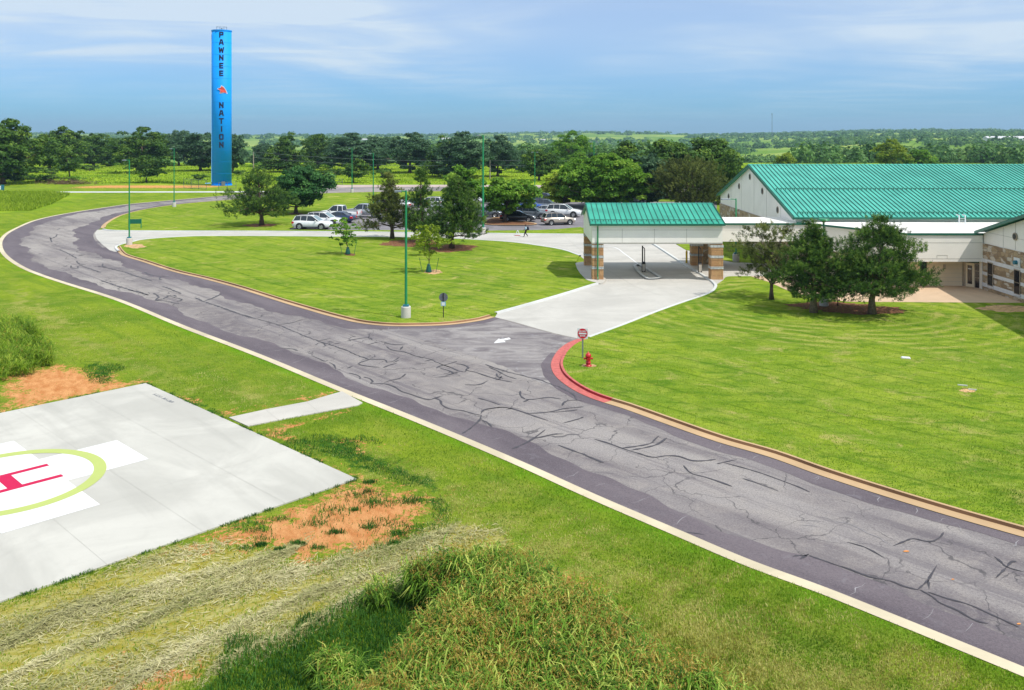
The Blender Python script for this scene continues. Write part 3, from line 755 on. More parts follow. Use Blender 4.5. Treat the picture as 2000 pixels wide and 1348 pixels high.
# tar-sealed cracks, traced on the road
CR = [
 [(500,623),(540,634),(588,654),(620,666),(645,674),(680,686),(718,702),(750,703),(756,709)],
 [(620,667),(647,661)],[(544,634),(570,631),(591,624)],[(615,675),(627,670),(636,676)],[(650,673),(666,670)],
 [(678,666),(700,662),(720,660),(727,664)],[(720,660),(722,652)],[(718,674),(745,668),(763,673),(790,674)],
 [(755,677),(765,684),(790,688),(812,696),(840,702),(862,712),(880,718),(905,727),(912,722)],[(781,684),(787,677)],
 [(810,712),(834,710)],[(830,706),(848,702)],[(880,718),(858,711)],[(852,720),(858,716),(877,711),(893,706)],
 [(860,720),(878,725),(884,730),(870,734)],[(884,730),(898,727)],[(890,711),(905,713),(915,719),(910,723),(930,728),(950,735),(975,742),(1000,747)],
 [(970,730),(972,736),(983,740)],[(908,752),(935,752),(953,744)],
 [(722,703),(700,711),(720,716),(742,718)],[(748,719),(760,714),(775,710)],[(757,708),(768,706),(780,698)],[(768,709),(779,704)],
 [(678,720),(688,716)],[(681,729),(697,733),(704,738),(702,741)],[(710,737),(722,740),(728,746),(725,750),(750,750),(770,756),(784,765),(800,770),(820,777),(838,781),(850,778),(866,773)],
 [(750,748),(765,743),(780,740),(790,733),(792,731)],[(850,778),(860,783),(863,791),(878,799),(905,803),(925,809),(941,812)],
 [(939,809),(946,801),(965,798),(980,796),(1000,799)],[(940,812),(936,822),(925,832),(915,840),(902,848)],[(940,821),(952,826),(961,835)],
 [(933,778),(955,784),(978,792)],[(608,695),(625,702),(635,706),(641,704)],[(642,708),(652,713),(656,722)],[(550,681),(570,682),(582,686)],
 [(948,712),(965,719),(1000,729),(1040,739),(1075,750),(1105,763),(1118,770),(1127,782)],
 [(955,718),(970,724),(990,735),(1010,741)],[(967,743),(975,741),(980,735)],
 [(1016,764),(1018,775),(1032,781),(1060,778),(1075,777),(1096,780)],[(1033,781),(1022,786)],
 [(1098,793),(1104,785),(1120,782),(1136,783)],
 [(950,800),(978,796),(1000,799),(1020,805),(1045,814),(1070,822)],[(1030,808),(1055,807),(1080,804),(1100,799),(1120,797),(1140,795)],
 [(1075,806),(1105,804),(1128,801)],[(1100,827),(1130,819),(1140,815)],
 [(1000,878),(1025,867),(1045,855),(1065,840)],[(1045,857),(1080,849),(1100,848)],
 [(1215,876),(1245,872),(1270,867),(1280,858),(1287,852)],[(1233,880),(1265,874),(1285,868),(1302,856)],
 [(1160,858),(1190,867),(1220,878),(1250,887),(1275,894),(1300,891),(1325,892),(1350,900),(1370,901),(1398,898)],
 [(1400,907),(1412,904),(1440,898)],[(1412,904),(1450,914),(1490,926),(1520,937),(1560,952),(1582,962)],
 [(1335,910),(1350,925),(1375,932),(1400,940),(1430,951)],[(1340,1040),(1375,1045)],
 [(1548,1088),(1560,1086),(1573,1086),(1580,1083)],[(1562,1093),(1572,1088),(1579,1084)],
 [(1580,1086),(1620,1100),(1665,1115),(1700,1128),(1740,1136),(1765,1146),(1792,1153)],[(1792,1153),(1810,1137),(1818,1125),(1830,1105)],
 [(1813,1134),(1815,1152)],[(1797,1153),(1822,1167),(1835,1178),(1870,1193),(1895,1208),(1915,1216),(1930,1219)],
 [(1812,1157),(1850,1170),(1890,1181),(1940,1203),(1990,1226)],
 [(1745,1067),(1770,1057),(1785,1053),(1815,1059),(1835,1051),(1843,1041)],
 [(1945,1130),(1960,1115),(1967,1108),(1975,1099),(1985,1097)],[(1942,1088),(1955,1098),(1966,1108),(2000,1118)],
 [(197,563-30),(175,525),(155,518)],[(197,548),(220,556),(235,561),(290,577)],[(192,520),(215,525),(240,531),(270,541),(297,549)],
 [(117,488),(134,496),(150,505)],[(138,519),(147,525),(152,520)],[(150,510),(155,516),(168,517)],[(98,467),(108,463),(112,458)],[(98,464),(101,473)],
 [(201,515),(200,520),(207,522)],[(112,449),(117,446)],[(282,532),(300,539),(335,541)],[(313,541),(312,546),(316,547)],
 [(250,567),(270,570),(290,577)],[(300,573),(310,580),(305,587),(320,588),(350,594)],[(325,577),(340,581),(355,586),(345,590)],[(305,587),(320,584),(335,577),(345,580)],
 [(380,582),(400,590),(430,600),(460,611),(500,623)],[(317,560),(330,564),(354,574)],[(400,588),(415,583),(432,575)],
 [(1655,900+160),(1690,1070),(1730,1092)],[(1450,935),(1480,945),(1520,960)],[(1090,870),(1130,885),(1180,905)],
]
mb = MB()
for c in CR:
    w = wiggle(catmull(PP(c), 3), 0.06, 0.22)
    ribbon(mb, w, (0.085 if c[0][1] > 600 else 0.14) if c[0][1] < 1000 and c[0][0] < 1350 else 0.06, 0.020, 0.55)
struct(mb.build('crack_seal', M['tar'], road))
PALE = [[(572,742-32),(590,702),(604,697)],[(525,697-10),(555,683)],[(505,683),(527,680)],[(610,732),(642,723)],[(625,740),(650,733)],[(670,757),(700,752),(720,749)],[(712,773),(750,764)],[(755,789),(790,777)],[(800,800),(818,795)],
 [(960,865-5),(980,855)],[(1105,936),(1130,922)],[(1163,951),(1182,945)],[(1230,984),(1271,971)],[(1322,1024),(1343,1008)],[(1660,1163),(1690,1140)],[(1800,1212),(1823,1190)],[(1886,1234),(1900,1218)],
 [(1408,868),(1402,876)],[(1483,890),(1470,898)],[(1540,923),(1552,918)],[(1548,926),(1538,930)],[(1583,937),(1600,930),(1592,940)],[(1668,968),(1668,960)],[(1716,982),(1718,972),(1712,970)],[(1788,1004),(1790,993)],[(1825,1020),(1850,1012)],[(1870,1024),(1876,1040)],[(1974,1070),(1990,1056)],
 [(740,638+6),(790,660),(850,680),(900,698)],[(760,640),(755,655)],[(772,652),(778,640)],[(1600,1010),(1660,1025),(1740,1065)],[(1560,1027),(1600,1030)]]
mb = MB()
for c in PALE: ribbon(mb, wiggle(PP(c), 0.08, 0.22), 0.026, 0.016, 0.6)
# tar smears / white scuffs beside the old joint
struct(mb.build('pale_crack', M['seam_grey'], road))
mb = MB()
for (x, y, w, h) in [(1770,1078,6,1.6),(1861,1133,3,1),(1990,1220,4,1.6)]:
    q = [P(x+w*math.cos(t)*(1+.3*math.sin(3*t)), y+h*math.sin(t)) for t in np.linspace(0, 2*math.pi, 9)[:-1]]
    mb.add([(a, b, 0.026) for a, b in q], [tuple(range(7, -1, -1))])
struct(mb.build('spray_mark', M['paint_orange'], road))
# direction arrow
ar = PP([(964,671),(975,661.5),(976,664),(994,660),(998,663),(984,666),(988,669)])
struct(sheet('road_arrow', ar, 0.022, M['paint_white'], road))

# ---- kerbs
cb = MB(); v, f = strip(OUT, OUT_IN, 0.022); cb.add(v, f)
edge_lo = offset(OUT, 0.0)
o = struct(cb.build('curb', M['curb_pale']))
def kerb(base, s, mats, name='curb', gut=0.42, top=0.13, hgt=0.13, gutter=True):
    """gutter pan + face + top, built outward from the asphalt edge"""
    sg = math.copysign(1, s); k = empty(name, (0, 0, 0)); struct(k)
    o1 = offset(base, sg*gut); o2 = offset(base, sg*(gut+0.035)); o3 = offset(base, sg*(gut+0.035+top)); 
    if gutter:
        v, f = strip(base, o1, 0.030, 0.022); mesh_obj('gutter', v, f, mats[0], k)['kind'] = 'structure'
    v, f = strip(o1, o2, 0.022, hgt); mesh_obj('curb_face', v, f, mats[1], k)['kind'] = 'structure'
    mbk = MB(); v, f = strip(o2, o3, hgt); mbk.add(v, f)
    v, f = strip(o3, offset(base, sg*(gut+0.06+top)), hgt, hgt-0.05); mbk.add(v, f)
    mbk.build('curb_top', mats[2], k)['kind'] = 'structure'
    return o3
LA = kerb(IN_A, sA, (M['curb_tan'], M['curb_face_brown'], M['curb_tan']))
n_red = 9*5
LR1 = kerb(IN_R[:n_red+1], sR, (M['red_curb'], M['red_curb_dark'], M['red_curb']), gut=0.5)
LR2 = kerb(IN_R[n_red:], sR, (M['curb_tan'], M['curb_face_brown'], M['curb_tan']), gut=0.5)
LC = kerb(IN_C, sC, (M['curb_tan'], M['curb_tan'], M['curb_tan']))
LZ = 0.115

# ---- concrete drive, one pour under the canopy and along the entry lane
nose = catmull(PP([(200,449),(212,451),(235,452),(300,452.6)]), 4)
DR_UP = nose + PP([(500,453),(650,454),(800,455.5),(935,457),(1000,458),(1135,459),(1245,460)])
DR_R = catmull(PP([(1245,460),(1275,478),(1307,499),(1330,514),(1360,532),(1385,548),(1394,556),(1396,561),(1390,570),(1375,578),(1325,595),(1275,613),(1217,636),(1147,661.5)]), 4)
DR_L = catmull(PP([(970,614),(1040,594.5),(1100,577),(1160,558),(1177,553),(1183,548),(1180,543),(1172,536)]), 4)
DR_LO = catmull(PP([(1134,501),(1100,489.5),(1050,481),(1000,474.5),(925,469.5),(850,466),(650,463.5),(400,462.5),(325,465.5),(275,470),(258,474),(240,478),(228,482),(225,486),(230,492)]), 4)
drive_poly = list(reversed(thr_b)) + DR_L + PP([(1150,515)]) + DR_LO + PP([(224,492),(214,489),(200,478),(189,467),(185,456),(190,449)]) + DR_UP + DR_R[1:]
drive = struct(sheet('concrete_driveway', drive_poly, 0.014, M['drive']))
mb = MB()
JX = [[(1000,458),(1030,478)],[(1100,459),(1160,512),(1240,560),(1330,592)],[(1140,590),(1255,550)],[(1060,614),(1180,650)],[(1230,480),(1330,565)],[(1180,480),(1255,548)],
      [(1120,565+18),(1250,628)],[(1190,556),(1330,592)],[(1200,585),(1390,566)],[(1100,604),(1280,560)],[(700,455),(690,463)],[(500,453),(480,462)],[(600,454),(585,463)],[(850,456),(850,466)],[(300,453),(275,470)],[(250,452),(262,473)],[(400,453),(385,462)],[(1000,640-10),(1090,588)]]
for c in JX: ribbon(mb, PP(c), 0.028, 0.020)
struct(mb.build('driveway_joint', M['joint'], drive))
mb = MB()
ribbon(mb, catmull(PP([(1121,480.5),(1145,481.5),(1190,482),(1206,486),(1217,494),(1232,505),(1247,517)]), 4), 0.14, 0.024)
for c in ([(1334,521),(1340,523)],[(1361,539),(1370,543.5)],[(232,463),(262,463)]):
    ribbon(mb, PP(c)+[], 0.35, 0.024)
struct(mb.build('lane_line', M['paint_white'], drive))

# ---- raised lawns
CONC_L = [tuple(p) for p in DR_L]
island = LA + DR_L[:17] + PP([(1172,556),(1144,549),(1123,517),(1131,502)]) + DR_LO[3:-4]
isl = struct(sheet('lawn', island, LZ, M['lawn'], thick=0.11))
PATIO_L = catmull(PP([(1395,561),(1412,550),(1420,543),(1440,542),(1465,542)]), 4)
PAV = PP([(1465,542),(1500,553),(1540,571),(1582,583),(1620,589),(1660,592.5),(1950,594.5),(2060,594.5)])
lawn_r = list(reversed(DR_R[30:])) 
right_lawn = LR1 + LR2[1:] + [(40.5, 12.0)] + [(40.5, P(1950, 594)[1])] + list(reversed(PAV))[1:] + list(reversed(PATIO_L))[1:] + DR_R[29:]
struct(sheet('lawn', right_lawn, LZ, M['lawn'], thick=0.11))
LOT_L = PP([(566,447.5),(590,438),(622,426),(680,413),(722,406.5),(760,402),(830,398.5),(900,396),(1400,394)])
north = LC + [P(1400, 376)] + list(reversed(LOT_L)) + PP([(566,450.2)]) + PP([(700,451),(960,452),(1050,451),(1090,449),(1135,445)]) + PP([(1140,458)]) + list(reversed(DR_UP[:-1]))
struct(sheet('lawn', north, LZ, M['lawn'], thick=0.11))
# small verge under the link, by the building lamp
verge = PP([(1318,477),(1340,490),(1352,492),(1386,496.5),(1412,510),(1440,514.5),(1475,516),(1540,516),(1540,470),(1300,462)])
struct(sheet('lawn', verge, LZ, M['lawn'], thick=0.11))
# white concrete kerb along the drive
for nm, pl, ref in (('a', DR_L[:15], P(1000, 560)), ('b', DR_LO[:], P(700, 500)), ('c', DR_UP, P(500, 430)), ('d', DR_R, P(1500, 620))):
    sg = side_fix(pl, ref, 0.2)
    if nm == 'd': sg = abs(sg)*math.copysign(1, side_fix(DR_R, P(1600, 560), 0.2))
    s = math.copysign(1, sg); kb = MB()
    a0 = offset(pl, -s*0.06); a1 = offset(pl, -s*0.03); a2 = offset(pl, s*0.20)
    v, f = strip(a0, a1, 0.015, 0.14); kb.add(v, f); v, f = strip(a1, a2, 0.14); kb.add(v, f); v, f = strip(a2, offset(pl, s*0.22), 0.14, 0.05); kb.add(v, f)
    struct(kb.build('curb', M['curb_white']))

# ---- walks, patio, lot, far road
walkR = DR_R[:29] + list(reversed(PATIO_L))[::-1][1:] + PP([(1500,545),(1600,545),(1600,517),(1487,517),(1432,515),(1412,511),(1386,497.5),(1352,493),(1340,491),(1318,478),(1290,462),(1245,460)])
struct(sheet('sidewalk', walkR, 0.125, M['walk'], thick=0.10))
padL = PP([(1124,517),(1138,514),(1156,514),(1172,536),(1180,543),(1183,548),(1178,555),(1170,556),(1144,548)])
struct(sheet('sidewalk', catmull(padL, 3, True), 0.135, M['walk'], thick=0.12))
patio = PAV[:-1] + [(39.05, P(1950, 594.5)[1]), (39.05, 74.6), (30, 74.6)] + PP([(1560,545)])
struct(sheet('patio', patio, 0.13, M['patio'], thick=0.1))
struct(sheet('sidewalk', PP([(-200,376.6),(440,376.2),(560,375),(560,373.2),(440,374),(-200,374.6)]), 0.02, M['curb_white']))
lot = LOT_L + PP([(1400,450)]) + PP([(1135,445),(1090,449),(1050,451),(960,452),(700,451),(566,450.2)])
lotm = mat_concrete('lot_asphalt', (0.215, 0.20, 0.215), 0.15)
struct(sheet('parking_lot', lot, 0.012, lotm))
far_pull = PP([(600,368),(620,361.5),(700,361.5),(900,361),(1100,362),(1400,364),(1400,366.5),(900,365.5),(700,366)])
struct(sheet('far_road', far_pull, 0.016, M['far_road']))
pk = catmull(PP([(950,432),(965,427),(990,425.5),(1000,427),(1010,433),(1044,437.5),(1043,440),(1015,441),(950,439.5)]), 4, True)
struct(sheet('parking_island', pk, 0.13, M['mulch'], thick=0.12))
ko = MB(); pk2 = pk+[pk[0]]; v, f = strip(pk2, offset(pk2, 0.18), 0.135); ko.add(v, f); v, f = strip(pk2, offset(pk2, -0.18), 0.135); ko.add(v, f)
struct(ko.build('curb', M['curb_tan']))
# stall lines
mb = MB()
for (x0, y0, x1, y1) in [(566,449,640,449.2),(600,439,660,440),(640,430,700,431),(690,421,745,422),(1045,441,1010,433),(1060,432,1030,425)]:
    ribbon(mb, PP([(x0,y0),(x1,y1)]), 0.12, 0.018)
struct(mb.build('stall_line', M['paint_white']))

# island kerb between the two canopy lanes
ki = PP([(1240,521),(1248,519),(1288,543),(1286,545.5),(1264,546)])
isk = MB(); kk = catmull(ki, 4, True); kk.append(kk[0])
for s_, zz in ((0.0, 0.15),):
    v, f = strip(kk, offset(kk, 0.17), 0.15); isk.add(v, f); v, f = strip(kk, offset(kk, -0.03), 0.15, 0.0); isk.add(v, f)
    v, f = strip(kk, offset(kk, -0.12), 0.15); isk.add(v, f)
struct(isk.build('curb', M['curb_white']))

# ---- helipad
hp = sheet('helipad', PAD, 0.05, M['pad'], thick=0.12)
tag(hp, 'square pale concrete helipad with lime ring and crimson letter H', 'helipad')
mb = MB()
for k in (-6.1, -3.05, 0.0, 3.05, 6.1):
    ribbon(mb, [pad(-PS/2+.02, k), pad(PS/2-.02, k)], 0.028, 0.0535)
for k in (-4.6, 0, 4.6):
    ribbon(mb, [pad(k, -PS/2+.02), pad(k, PS/2-.02)], 0.016, 0.0535)
mb.build('joint', M['joint'], hp)
w = 1.55; A_ = 4.6
cross = [(-w,-A_),(w,-A_),(w,-w),(A_,-w),(A_,w),(w,w),(w,A_),(-w,A_),(-w,w),(-A_,w),(-A_,-w),(-w,-w)]
sheet('white_cross', [pad(*q) for q in cross], 0.056, M['paint_white'], hp)
# inside of the ring is white too
ci = [pad(2.9*math.cos(t), 2.9*math.sin(t)) for t in np.linspace(0, 2*math.pi, 65)[:-1]]
rr = [pad(3.33*math.cos(t), 3.33*math.sin(t)) for t in np.linspace(0, 2*math.pi, 65)]; ri = [pad(2.88*math.cos(t), 2.88*math.sin(t)) for t in np.linspace(0, 2*math.pi, 65)]
v, f = strip(rr, ri, 0.060); mesh_obj('lime_ring', v, f, M['paint_lime'], hp)
hb = MB()
def padrect(m_, u0, u1, v0, v1, z):
    q = [pad(u0, v0), pad(u1, v0), pad(u1, v1), pad(u0, v1)]; v = [(a, b, z) for a, b in q]
    f = (0, 1, 2, 3) if (Vector(v[1])-Vector(v[0])).cross(Vector(v[2])-Vector(v[1])).z > 0 else (3, 2, 1, 0)
    m_.add(v, [f])
padrect(hb, -0.82, -0.54, -1.6, 1.6, .060); padrect(hb, 0.72, 1.0, -1.6, 1.6, .060); padrect(hb, -0.54, 0.72, -0.25, 0.25, .060)
hb.build('letter_h', M['paint_red'], hp)

def text_mesh(s, size, bold=0.0, extrude=0.0):
    cu = bpy.data.curves.new('t', 'FONT'); cu.body = s; cu.size = size; cu.align_x = 'CENTER'; cu.align_y = 'CENTER'; cu.offset = bold; cu.extrude = extrude
    cu.resolution_u = 4
    ob = bpy.data.objects.new('t', cu); col.objects.link(ob)
    dg = bpy.context.evaluated_depsgraph_get(); me = bpy.data.meshes.new_from_object(ob.evaluated_get(dg))
    v = [tuple(q.co) for q in me.vertices]; f = [tuple(p.vertices) for p in me.polygons]
    bpy.data.objects.remove(ob); bpy.data.curves.remove(cu); bpy.data.meshes.remove(me)
    return v, f
# short row of dark stencil marks along the pad edge, too small to read in the photograph
mb = MB(); rs_ = np.random.RandomState(4); k_ = -6.9
for wd_ in (.16, .12, .14, .13, 0, .15, .14, .05, .15, .12):
    if wd_:
        padrect(mb, k_, k_+wd_*.25, -PS/2+.45, -PS/2+.66, .0563); padrect(mb, k_+wd_*.25, k_+wd_, -PS/2+.45+rs_.uniform(0, .12), -PS/2+.55+rs_.uniform(0, .1), .0566)
    k_ += wd_+.09
mb.build('stencil_mark', M['sign_back'], hp)
pth = struct(sheet('footpath', PATH, 0.045, M['walk'], thick=0.1))
mb = MB()
for c in ([(520,801),(545,822)],[(600,786),(625,807)]): ribbon(mb, PP(c, .045), 0.03, 0.049)
struct(mb.build('path_joint', M['joint'], pth))

# ---- mulch / bare rings under trees
def blob(name, x, y, rx, ry, mat, z=LZ+0.004, seed=0, parent=None):
    rs = np.random.RandomState(seed); ph = rs.uniform(0, 6.28, 5)
    pts = []
    for t in np.linspace(0, 2*math.pi, 49)[:-1]:
        k = 1+.13*math.sin(2*t+ph[0])+.10*math.sin(5*t+ph[1])+.06*math.sin(11*t+ph[2])+.05*math.sin(17*t+ph[3])
        pts.append(P(x+rx*math.cos(t)*k, y+ry*math.sin(t)*k, z))
    return struct(sheet(name, pts, z, mat, parent))
blob('mulch', 508, 440, 30, 3.2, M['mulch'], seed=1); blob('mulch', 800, 475, 52, 7, M['mulch'], seed=2)
blob('mulch', 885, 485, 45, 7, M['mulch'], LZ+.008, 3); blob('mulch', 1625, 598, 84, 8, M['mulch'], LZ+.004, 4); blob('mulch', 1690, 606, 70, 9, M['mulch'], LZ+.008, 5)
blob('mulch', 578, 417.5, 14, 1.8, M['mulch'], seed=6)
blob('mulch', 1975, 603, 60, 7, M['clay'], LZ+.004, 7); blob('mulch', 263, 480.5, 22, 4.0, M['clay'], LZ+.004, 8)
blob('mulch', 683, 497, 11, 2.6, M['mulch'], LZ+.004, 9); blob('mulch', 846, 531, 19, 4, M['clay'], LZ+.004, 10)
blob('mulch', 1150, 714, 13, 3.5, M['clay'], LZ+.004, 11); blob('mulch', 1890, 763, 14, 4, M['clay'], LZ+.004, 12)

# ================================================================== buildings
def roof_slab(mb, x0, x1, ya, za, yb, zb, th=0.12):
    """sloped slab between line (ya,za) and (yb,zb)"""
    mb.prism([(ya, za), (yb, zb), (yb, zb-th), (ya, za-th)], 'x', x0, x1)
def seams(mb, x0, x1, ya, za, yb, zb, step, w=0.05, h=0.06):
    n = int((x1-x0)/step)
    for k in range(n+1):
        x = x0+(x1-x0)*k/n
        mb.prism([(ya, za+h), (yb, zb+h), (yb, zb+0.003), (ya, za+0.003)], 'x', max(x0, x-w/2), min(x1, x+w/2))

# --- entrance canopy (own thing)
CX0, CX1 = 7.05, 18.68; CY0, CY1 = 77.6, 87.2; CYM = (CY0+CY1)/2; EV = 5.12; RG = 6.50; FB = 3.28
can = empty('entrance_canopy', (CX0, CY0, 0))
tag(can, 'free standing entrance canopy with green metal gable roof over the drive lanes', 'canopy')
def sub(o, root):   # keep world coordinates while parenting to an empty at loc
    o.parent = root; o.matrix_parent_inverse = Matrix.Translation(-Vector(root.location)); return o
def bsub(mb, name, mat, root): return sub(mb.build(name, mat), root)
mb = MB(); mb.box(CX0+.05, CX1-.05, CY0+0.12, CY0+.55, FB, EV-.12); mb.box(CX0+.05, CX1-.05, CY1-.55, CY1-.12, FB, EV-.12)
mb.prism([(CY0+.55, FB), (CY1-.55, FB), (CY1-.55, EV-.10), (CYM, RG-.16), (CY0+.55, EV-.10)], 'x', CX0+.05, CX0+.30)
mb.prism([(CY0+.55, FB), (CY1-.55, FB), (CY1-.55, EV-.10), (CYM, RG-.16), (CY0+.55, EV-.10)], 'x', CX1-.30, CX1-.05)
mb.box(CX0+.30, CX1-.30, CY0+.55, CY1-.55, FB+.05, FB+.15)
wallc = bsub(mb, 'wall', M['panel'], can)
mb = MB()
for x in (9.75, 12.6, 15.45): mb.box(x-.012, x+.012, CY0+.105, CY0+.12, FB+.1, EV-.5)
mb.box(CX0+.06, CX1-.06, CY0+.105, CY0+.118, EV-.62, EV-.60); mb.box(CX0+.06, CX1-.06, CY0+.095, CY0+.12, FB+.0, FB+.12)
bsub(mb, 'panel_joint', M['panel_line'], can)
mb = MB(); roof_slab(mb, CX0-.15, CX1+.1, CY0-.12, EV-.03, CYM, RG); roof_slab(mb, CX0-.15, CX1+.1, CYM, RG, CY1+.12, EV-.03)
rf = bsub(mb, 'roof', M['roof_green'], can)
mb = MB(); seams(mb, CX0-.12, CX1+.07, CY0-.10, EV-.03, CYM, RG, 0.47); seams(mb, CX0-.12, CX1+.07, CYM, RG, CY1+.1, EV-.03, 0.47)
s_ = mb.build('seam', M['seam_shadow_green']); s_.parent = rf
mb = MB(); mb.box(CX0-.18, CX1+.12, CY0-.24, CY0-.125, EV-.20, EV-.04)      # gutter
mb.prism([(CY0-.12, EV-.04), (CYM, RG-.01), (CYM, RG-.22), (CY0-.12, EV-.25)], 'x', CX0-.19, CX0-.155)
mb.prism([(CYM, RG-.01), (CY1+.12, EV-.04), (CY1+.12, EV-.25), (CYM, RG-.22)], 'x', CX0-.19, CX0-.155)
mb.prism([(CY0-.12, EV+.04), (CYM, RG+.06), (CYM, RG-.2), (CY0-.12, EV-.2)], 'x', CX1+.105, CX1+.14)
bsub(mb, 'gutter', M['trim_green'], can)
mb = MB(); mb.tube([(CX0-.1, CY0+.45, EV+.27), (CX1+.05, CY0+.45, EV+.27)], .03)
for k in range(24): 
    x = CX0+.1+k*.48; mb.box(x-.03, x+.03, CY0+.42, CY0+.48, EV+.10, EV+.27)
bsub(mb, 'snow_rail', M['trim_green'], can)
mb = MB(); mb.prism([(CYM-.12, RG+.0), (CYM, RG+.05), (CYM+.12, RG+.0)], 'x', CX0-.17, CX1+.12)
bsub(mb, 'ridge_cap', M['roof_green2'], can)
mb = MB(); mb.tube([(7.58, CY0-.1, EV-.15), (7.58, CY0+.03, EV-.4), (7.58, CY0+.03, 0.4), (7.58, CY0-.2, 0.2)], .06, 8)
bsub(mb, 'downspout', M['post_green'], can)
for (x, y) in ((7.1, CY0+.15), (7.1, CY1-1.15), (17.6, CY0+.15), (17.6, CY1-1.15)):
    wd = 1.0
    x0, x1, y0, y1 = x, x+wd+(.1 if x > 10 else 0), y, y+wd
    c = MB(); c.bevbox(x0, x1, y0, y1, 0.1, FB-.02, .03); cc = bsub(c, 'column', M['col_stone'], can)
    for zb in (FB-.32, 2.02, 1.05):
        c = MB(); c.box(x0-.025, x1+.025, y0-.025, y1+.025, zb, zb+.22); bb = c.build('band', M['col_tile']); bb.parent = cc

# --- clinic building
bld = empty('clinic_building', (30, 83, 0))
tag(bld, 'long off white clinic with pale green seamed roof, stone base and flat roofed link', 'building')
GX0 = 26.8; BX1 = 95.0; Y0, Y1 = 83.0, 112.9; YM = 98.4; E2 = 5.32; R2 = 9.58
mb = MB()
mb.prism([(Y0, 0), (Y1, 0), (Y1, E2-.1), (YM, R2-.18), (Y0, E2-.1)], 'x', GX0, BX1)
bsub(mb, 'wall', M['panel'], bld)
mb = MB(); mb.box(GX0-.10, GX0-.003, Y0+.0, Y1+.1, 0, 4.12); bsub(mb, 'stone_base', M['wall_stone'], bld)
mb = MB(); roof_slab(mb, GX0-.35, BX1, Y0-.5, E2-.12, YM, R2); roof_slab(mb, GX0-.35, BX1, YM, R2, Y1+.5, E2-.12)
rf2 = bsub(mb, 'roof', M['roof_green2'], bld)
mb = MB(); seams(mb, GX0-.30, BX1, Y0-.48, E2-.12, YM, R2, 0.46, .065, .07); sm = mb.build('seam', M['seam_shadow_green']); sm.parent = rf2
mb = MB()
for (yy, zz) in ((Y0+.3, 0), (Y0+7.0, 0)):
    z_ = E2-.12+(R2-E2+.12)*(yy-(Y0-.5))/(YM-Y0+.5)
    mb.tube([(GX0+.2, yy, z_+.18), (BX1, yy, z_+.18)], .035, 5)
    for k in range(140):
        x = GX0+.3+k*.46
        if x < BX1: mb.box(x-.03, x+.03, yy-.03, yy+.03, z_+.0, z_+.17)
sr = mb.build('snow_rail', M['trim_green']); sr.parent = rf2
mb = MB(); mb.prism([(YM-.2, R2-.02), (YM, R2+.07), (YM+.2, R2-.02)], 'x', GX0-.36, BX1); rc = mb.build('ridge_cap', M['roof_green2']); rc.parent = rf2
mb = MB(); mb.box(GX0-.38, BX1, Y0-.66, Y0-.505, E2-.32, E2-.14)
mb.prism([(Y0-.5, E2-.10), (YM, R2+.02), (YM, R2-.26), (Y0-.5, E2-.38)], 'x', GX0-.42, GX0-.352)
mb.prism([(YM, R2+.02), (Y1+.5, E2-.10), (Y1+.5, E2-.38), (YM, R2-.26)], 'x', GX0-.42, GX0-.352)
bsub(mb, 'gutter', M['trim_green'], bld)
def xcyl(mb, x0, x1, y, z, r, n=20):
    v = [(x0, y+r*math.cos(2*math.pi*k/n), z+r*math.sin(2*math.pi*k/n)) for k in range(n)] + [(x1, y+r*math.cos(2*math.pi*k/n), z+r*math.sin(2*math.pi*k/n)) for k in range(n)]
    mb.add(v, [(k, (k+1) % n, (k+1) % n+n, k+n) for k in range(n)]+[tuple(range(n-1, -1, -1)), tuple(range(n, 2*n))])
for (y, z) in ((98.9, 8.2), (103.6, 6.85), (94.0, 6.9), (88.6, 5.36), (108.6, 5.3)):
    mb = MB(); xcyl(mb, GX0-.05, GX0-.004, y, z, .36); vv = bsub(mb, 'vent', M['frame_tan'], bld)
    mb = MB(); xcyl(mb, GX0-.075, GX0-.052, y, z, .27); q = mb.build('louvre', M['black']); q.parent = vv
mb = MB()
mb.box(GX0-.108, GX0-.101, Y0, Y1, 4.10, 4.14)
for y in (87.6, 92.5, 97.3, 102.5, 107.5): mb.box(GX0-.012, GX0-.001, y-.02, y+.02, 4.2, E2-.2+max(0, (1-abs(y-YM)/(YM-Y0)))*(R2-E2-.15))
bsub(mb, 'panel_joint', M['panel_line'], bld)
# low flat-roofed section, chamfered corner, recess and patio front
LR = 4.76; FX = 32.7; FYf = 72.8
low = [(26.9, 82.9), (FX, FYf), (39.0, FYf), (39.0, 82.9)]
mb = MB(); mb.prism(low, 'z', 2.42, LR-.1); bsub(mb, 'fascia', M['panel'], bld)
lowb = [(27.1, 82.9), (FX+.2, 74.5), (38.2, 74.5), (38.2, 82.9)]
mb = MB(); mb.prism(lowb, 'z', 0, 2.42); bsub(mb, 'siding_wall', M['siding'], bld)
mb = MB(); mb.prism([(26.95, 82.8), (FX+.05, FYf+.08), (39.0, FYf+.08), (39.0, 82.9)], 'z', LR-.1, LR-.02); bsub(mb, 'flat_roof', M['membrane'], bld)
mb = MB()
def edge_bar(mb, a, b, w, z0, z1):
    a = Vector((*a, 0)); b = Vector((*b, 0)); d = (b-a).normalized(); n = Vector((-d.y, d.x, 0))*w/2
    q = [a+n, b+n, b-n, a-n]; mb.prism([(p.x, p.y) for p in q], 'z', z0, z1)
edge_bar(mb, (FX, FYf-.02), (39.0, FYf-.02), .14, LR-.14, LR+.03); edge_bar(mb, (26.7, 82.3), (FX, FYf), .14, LR-.14, LR+.03)
bsub(mb, 'roof_edge', M['trim_green'], bld)
mb = MB()
mb.box(FX+.1, 38.98, FYf-.012, FYf-.002, 3.98, 4.01); mb.box(FX+.1, 38.98, FYf-.012, FYf-.002, 2.66, 2.685)
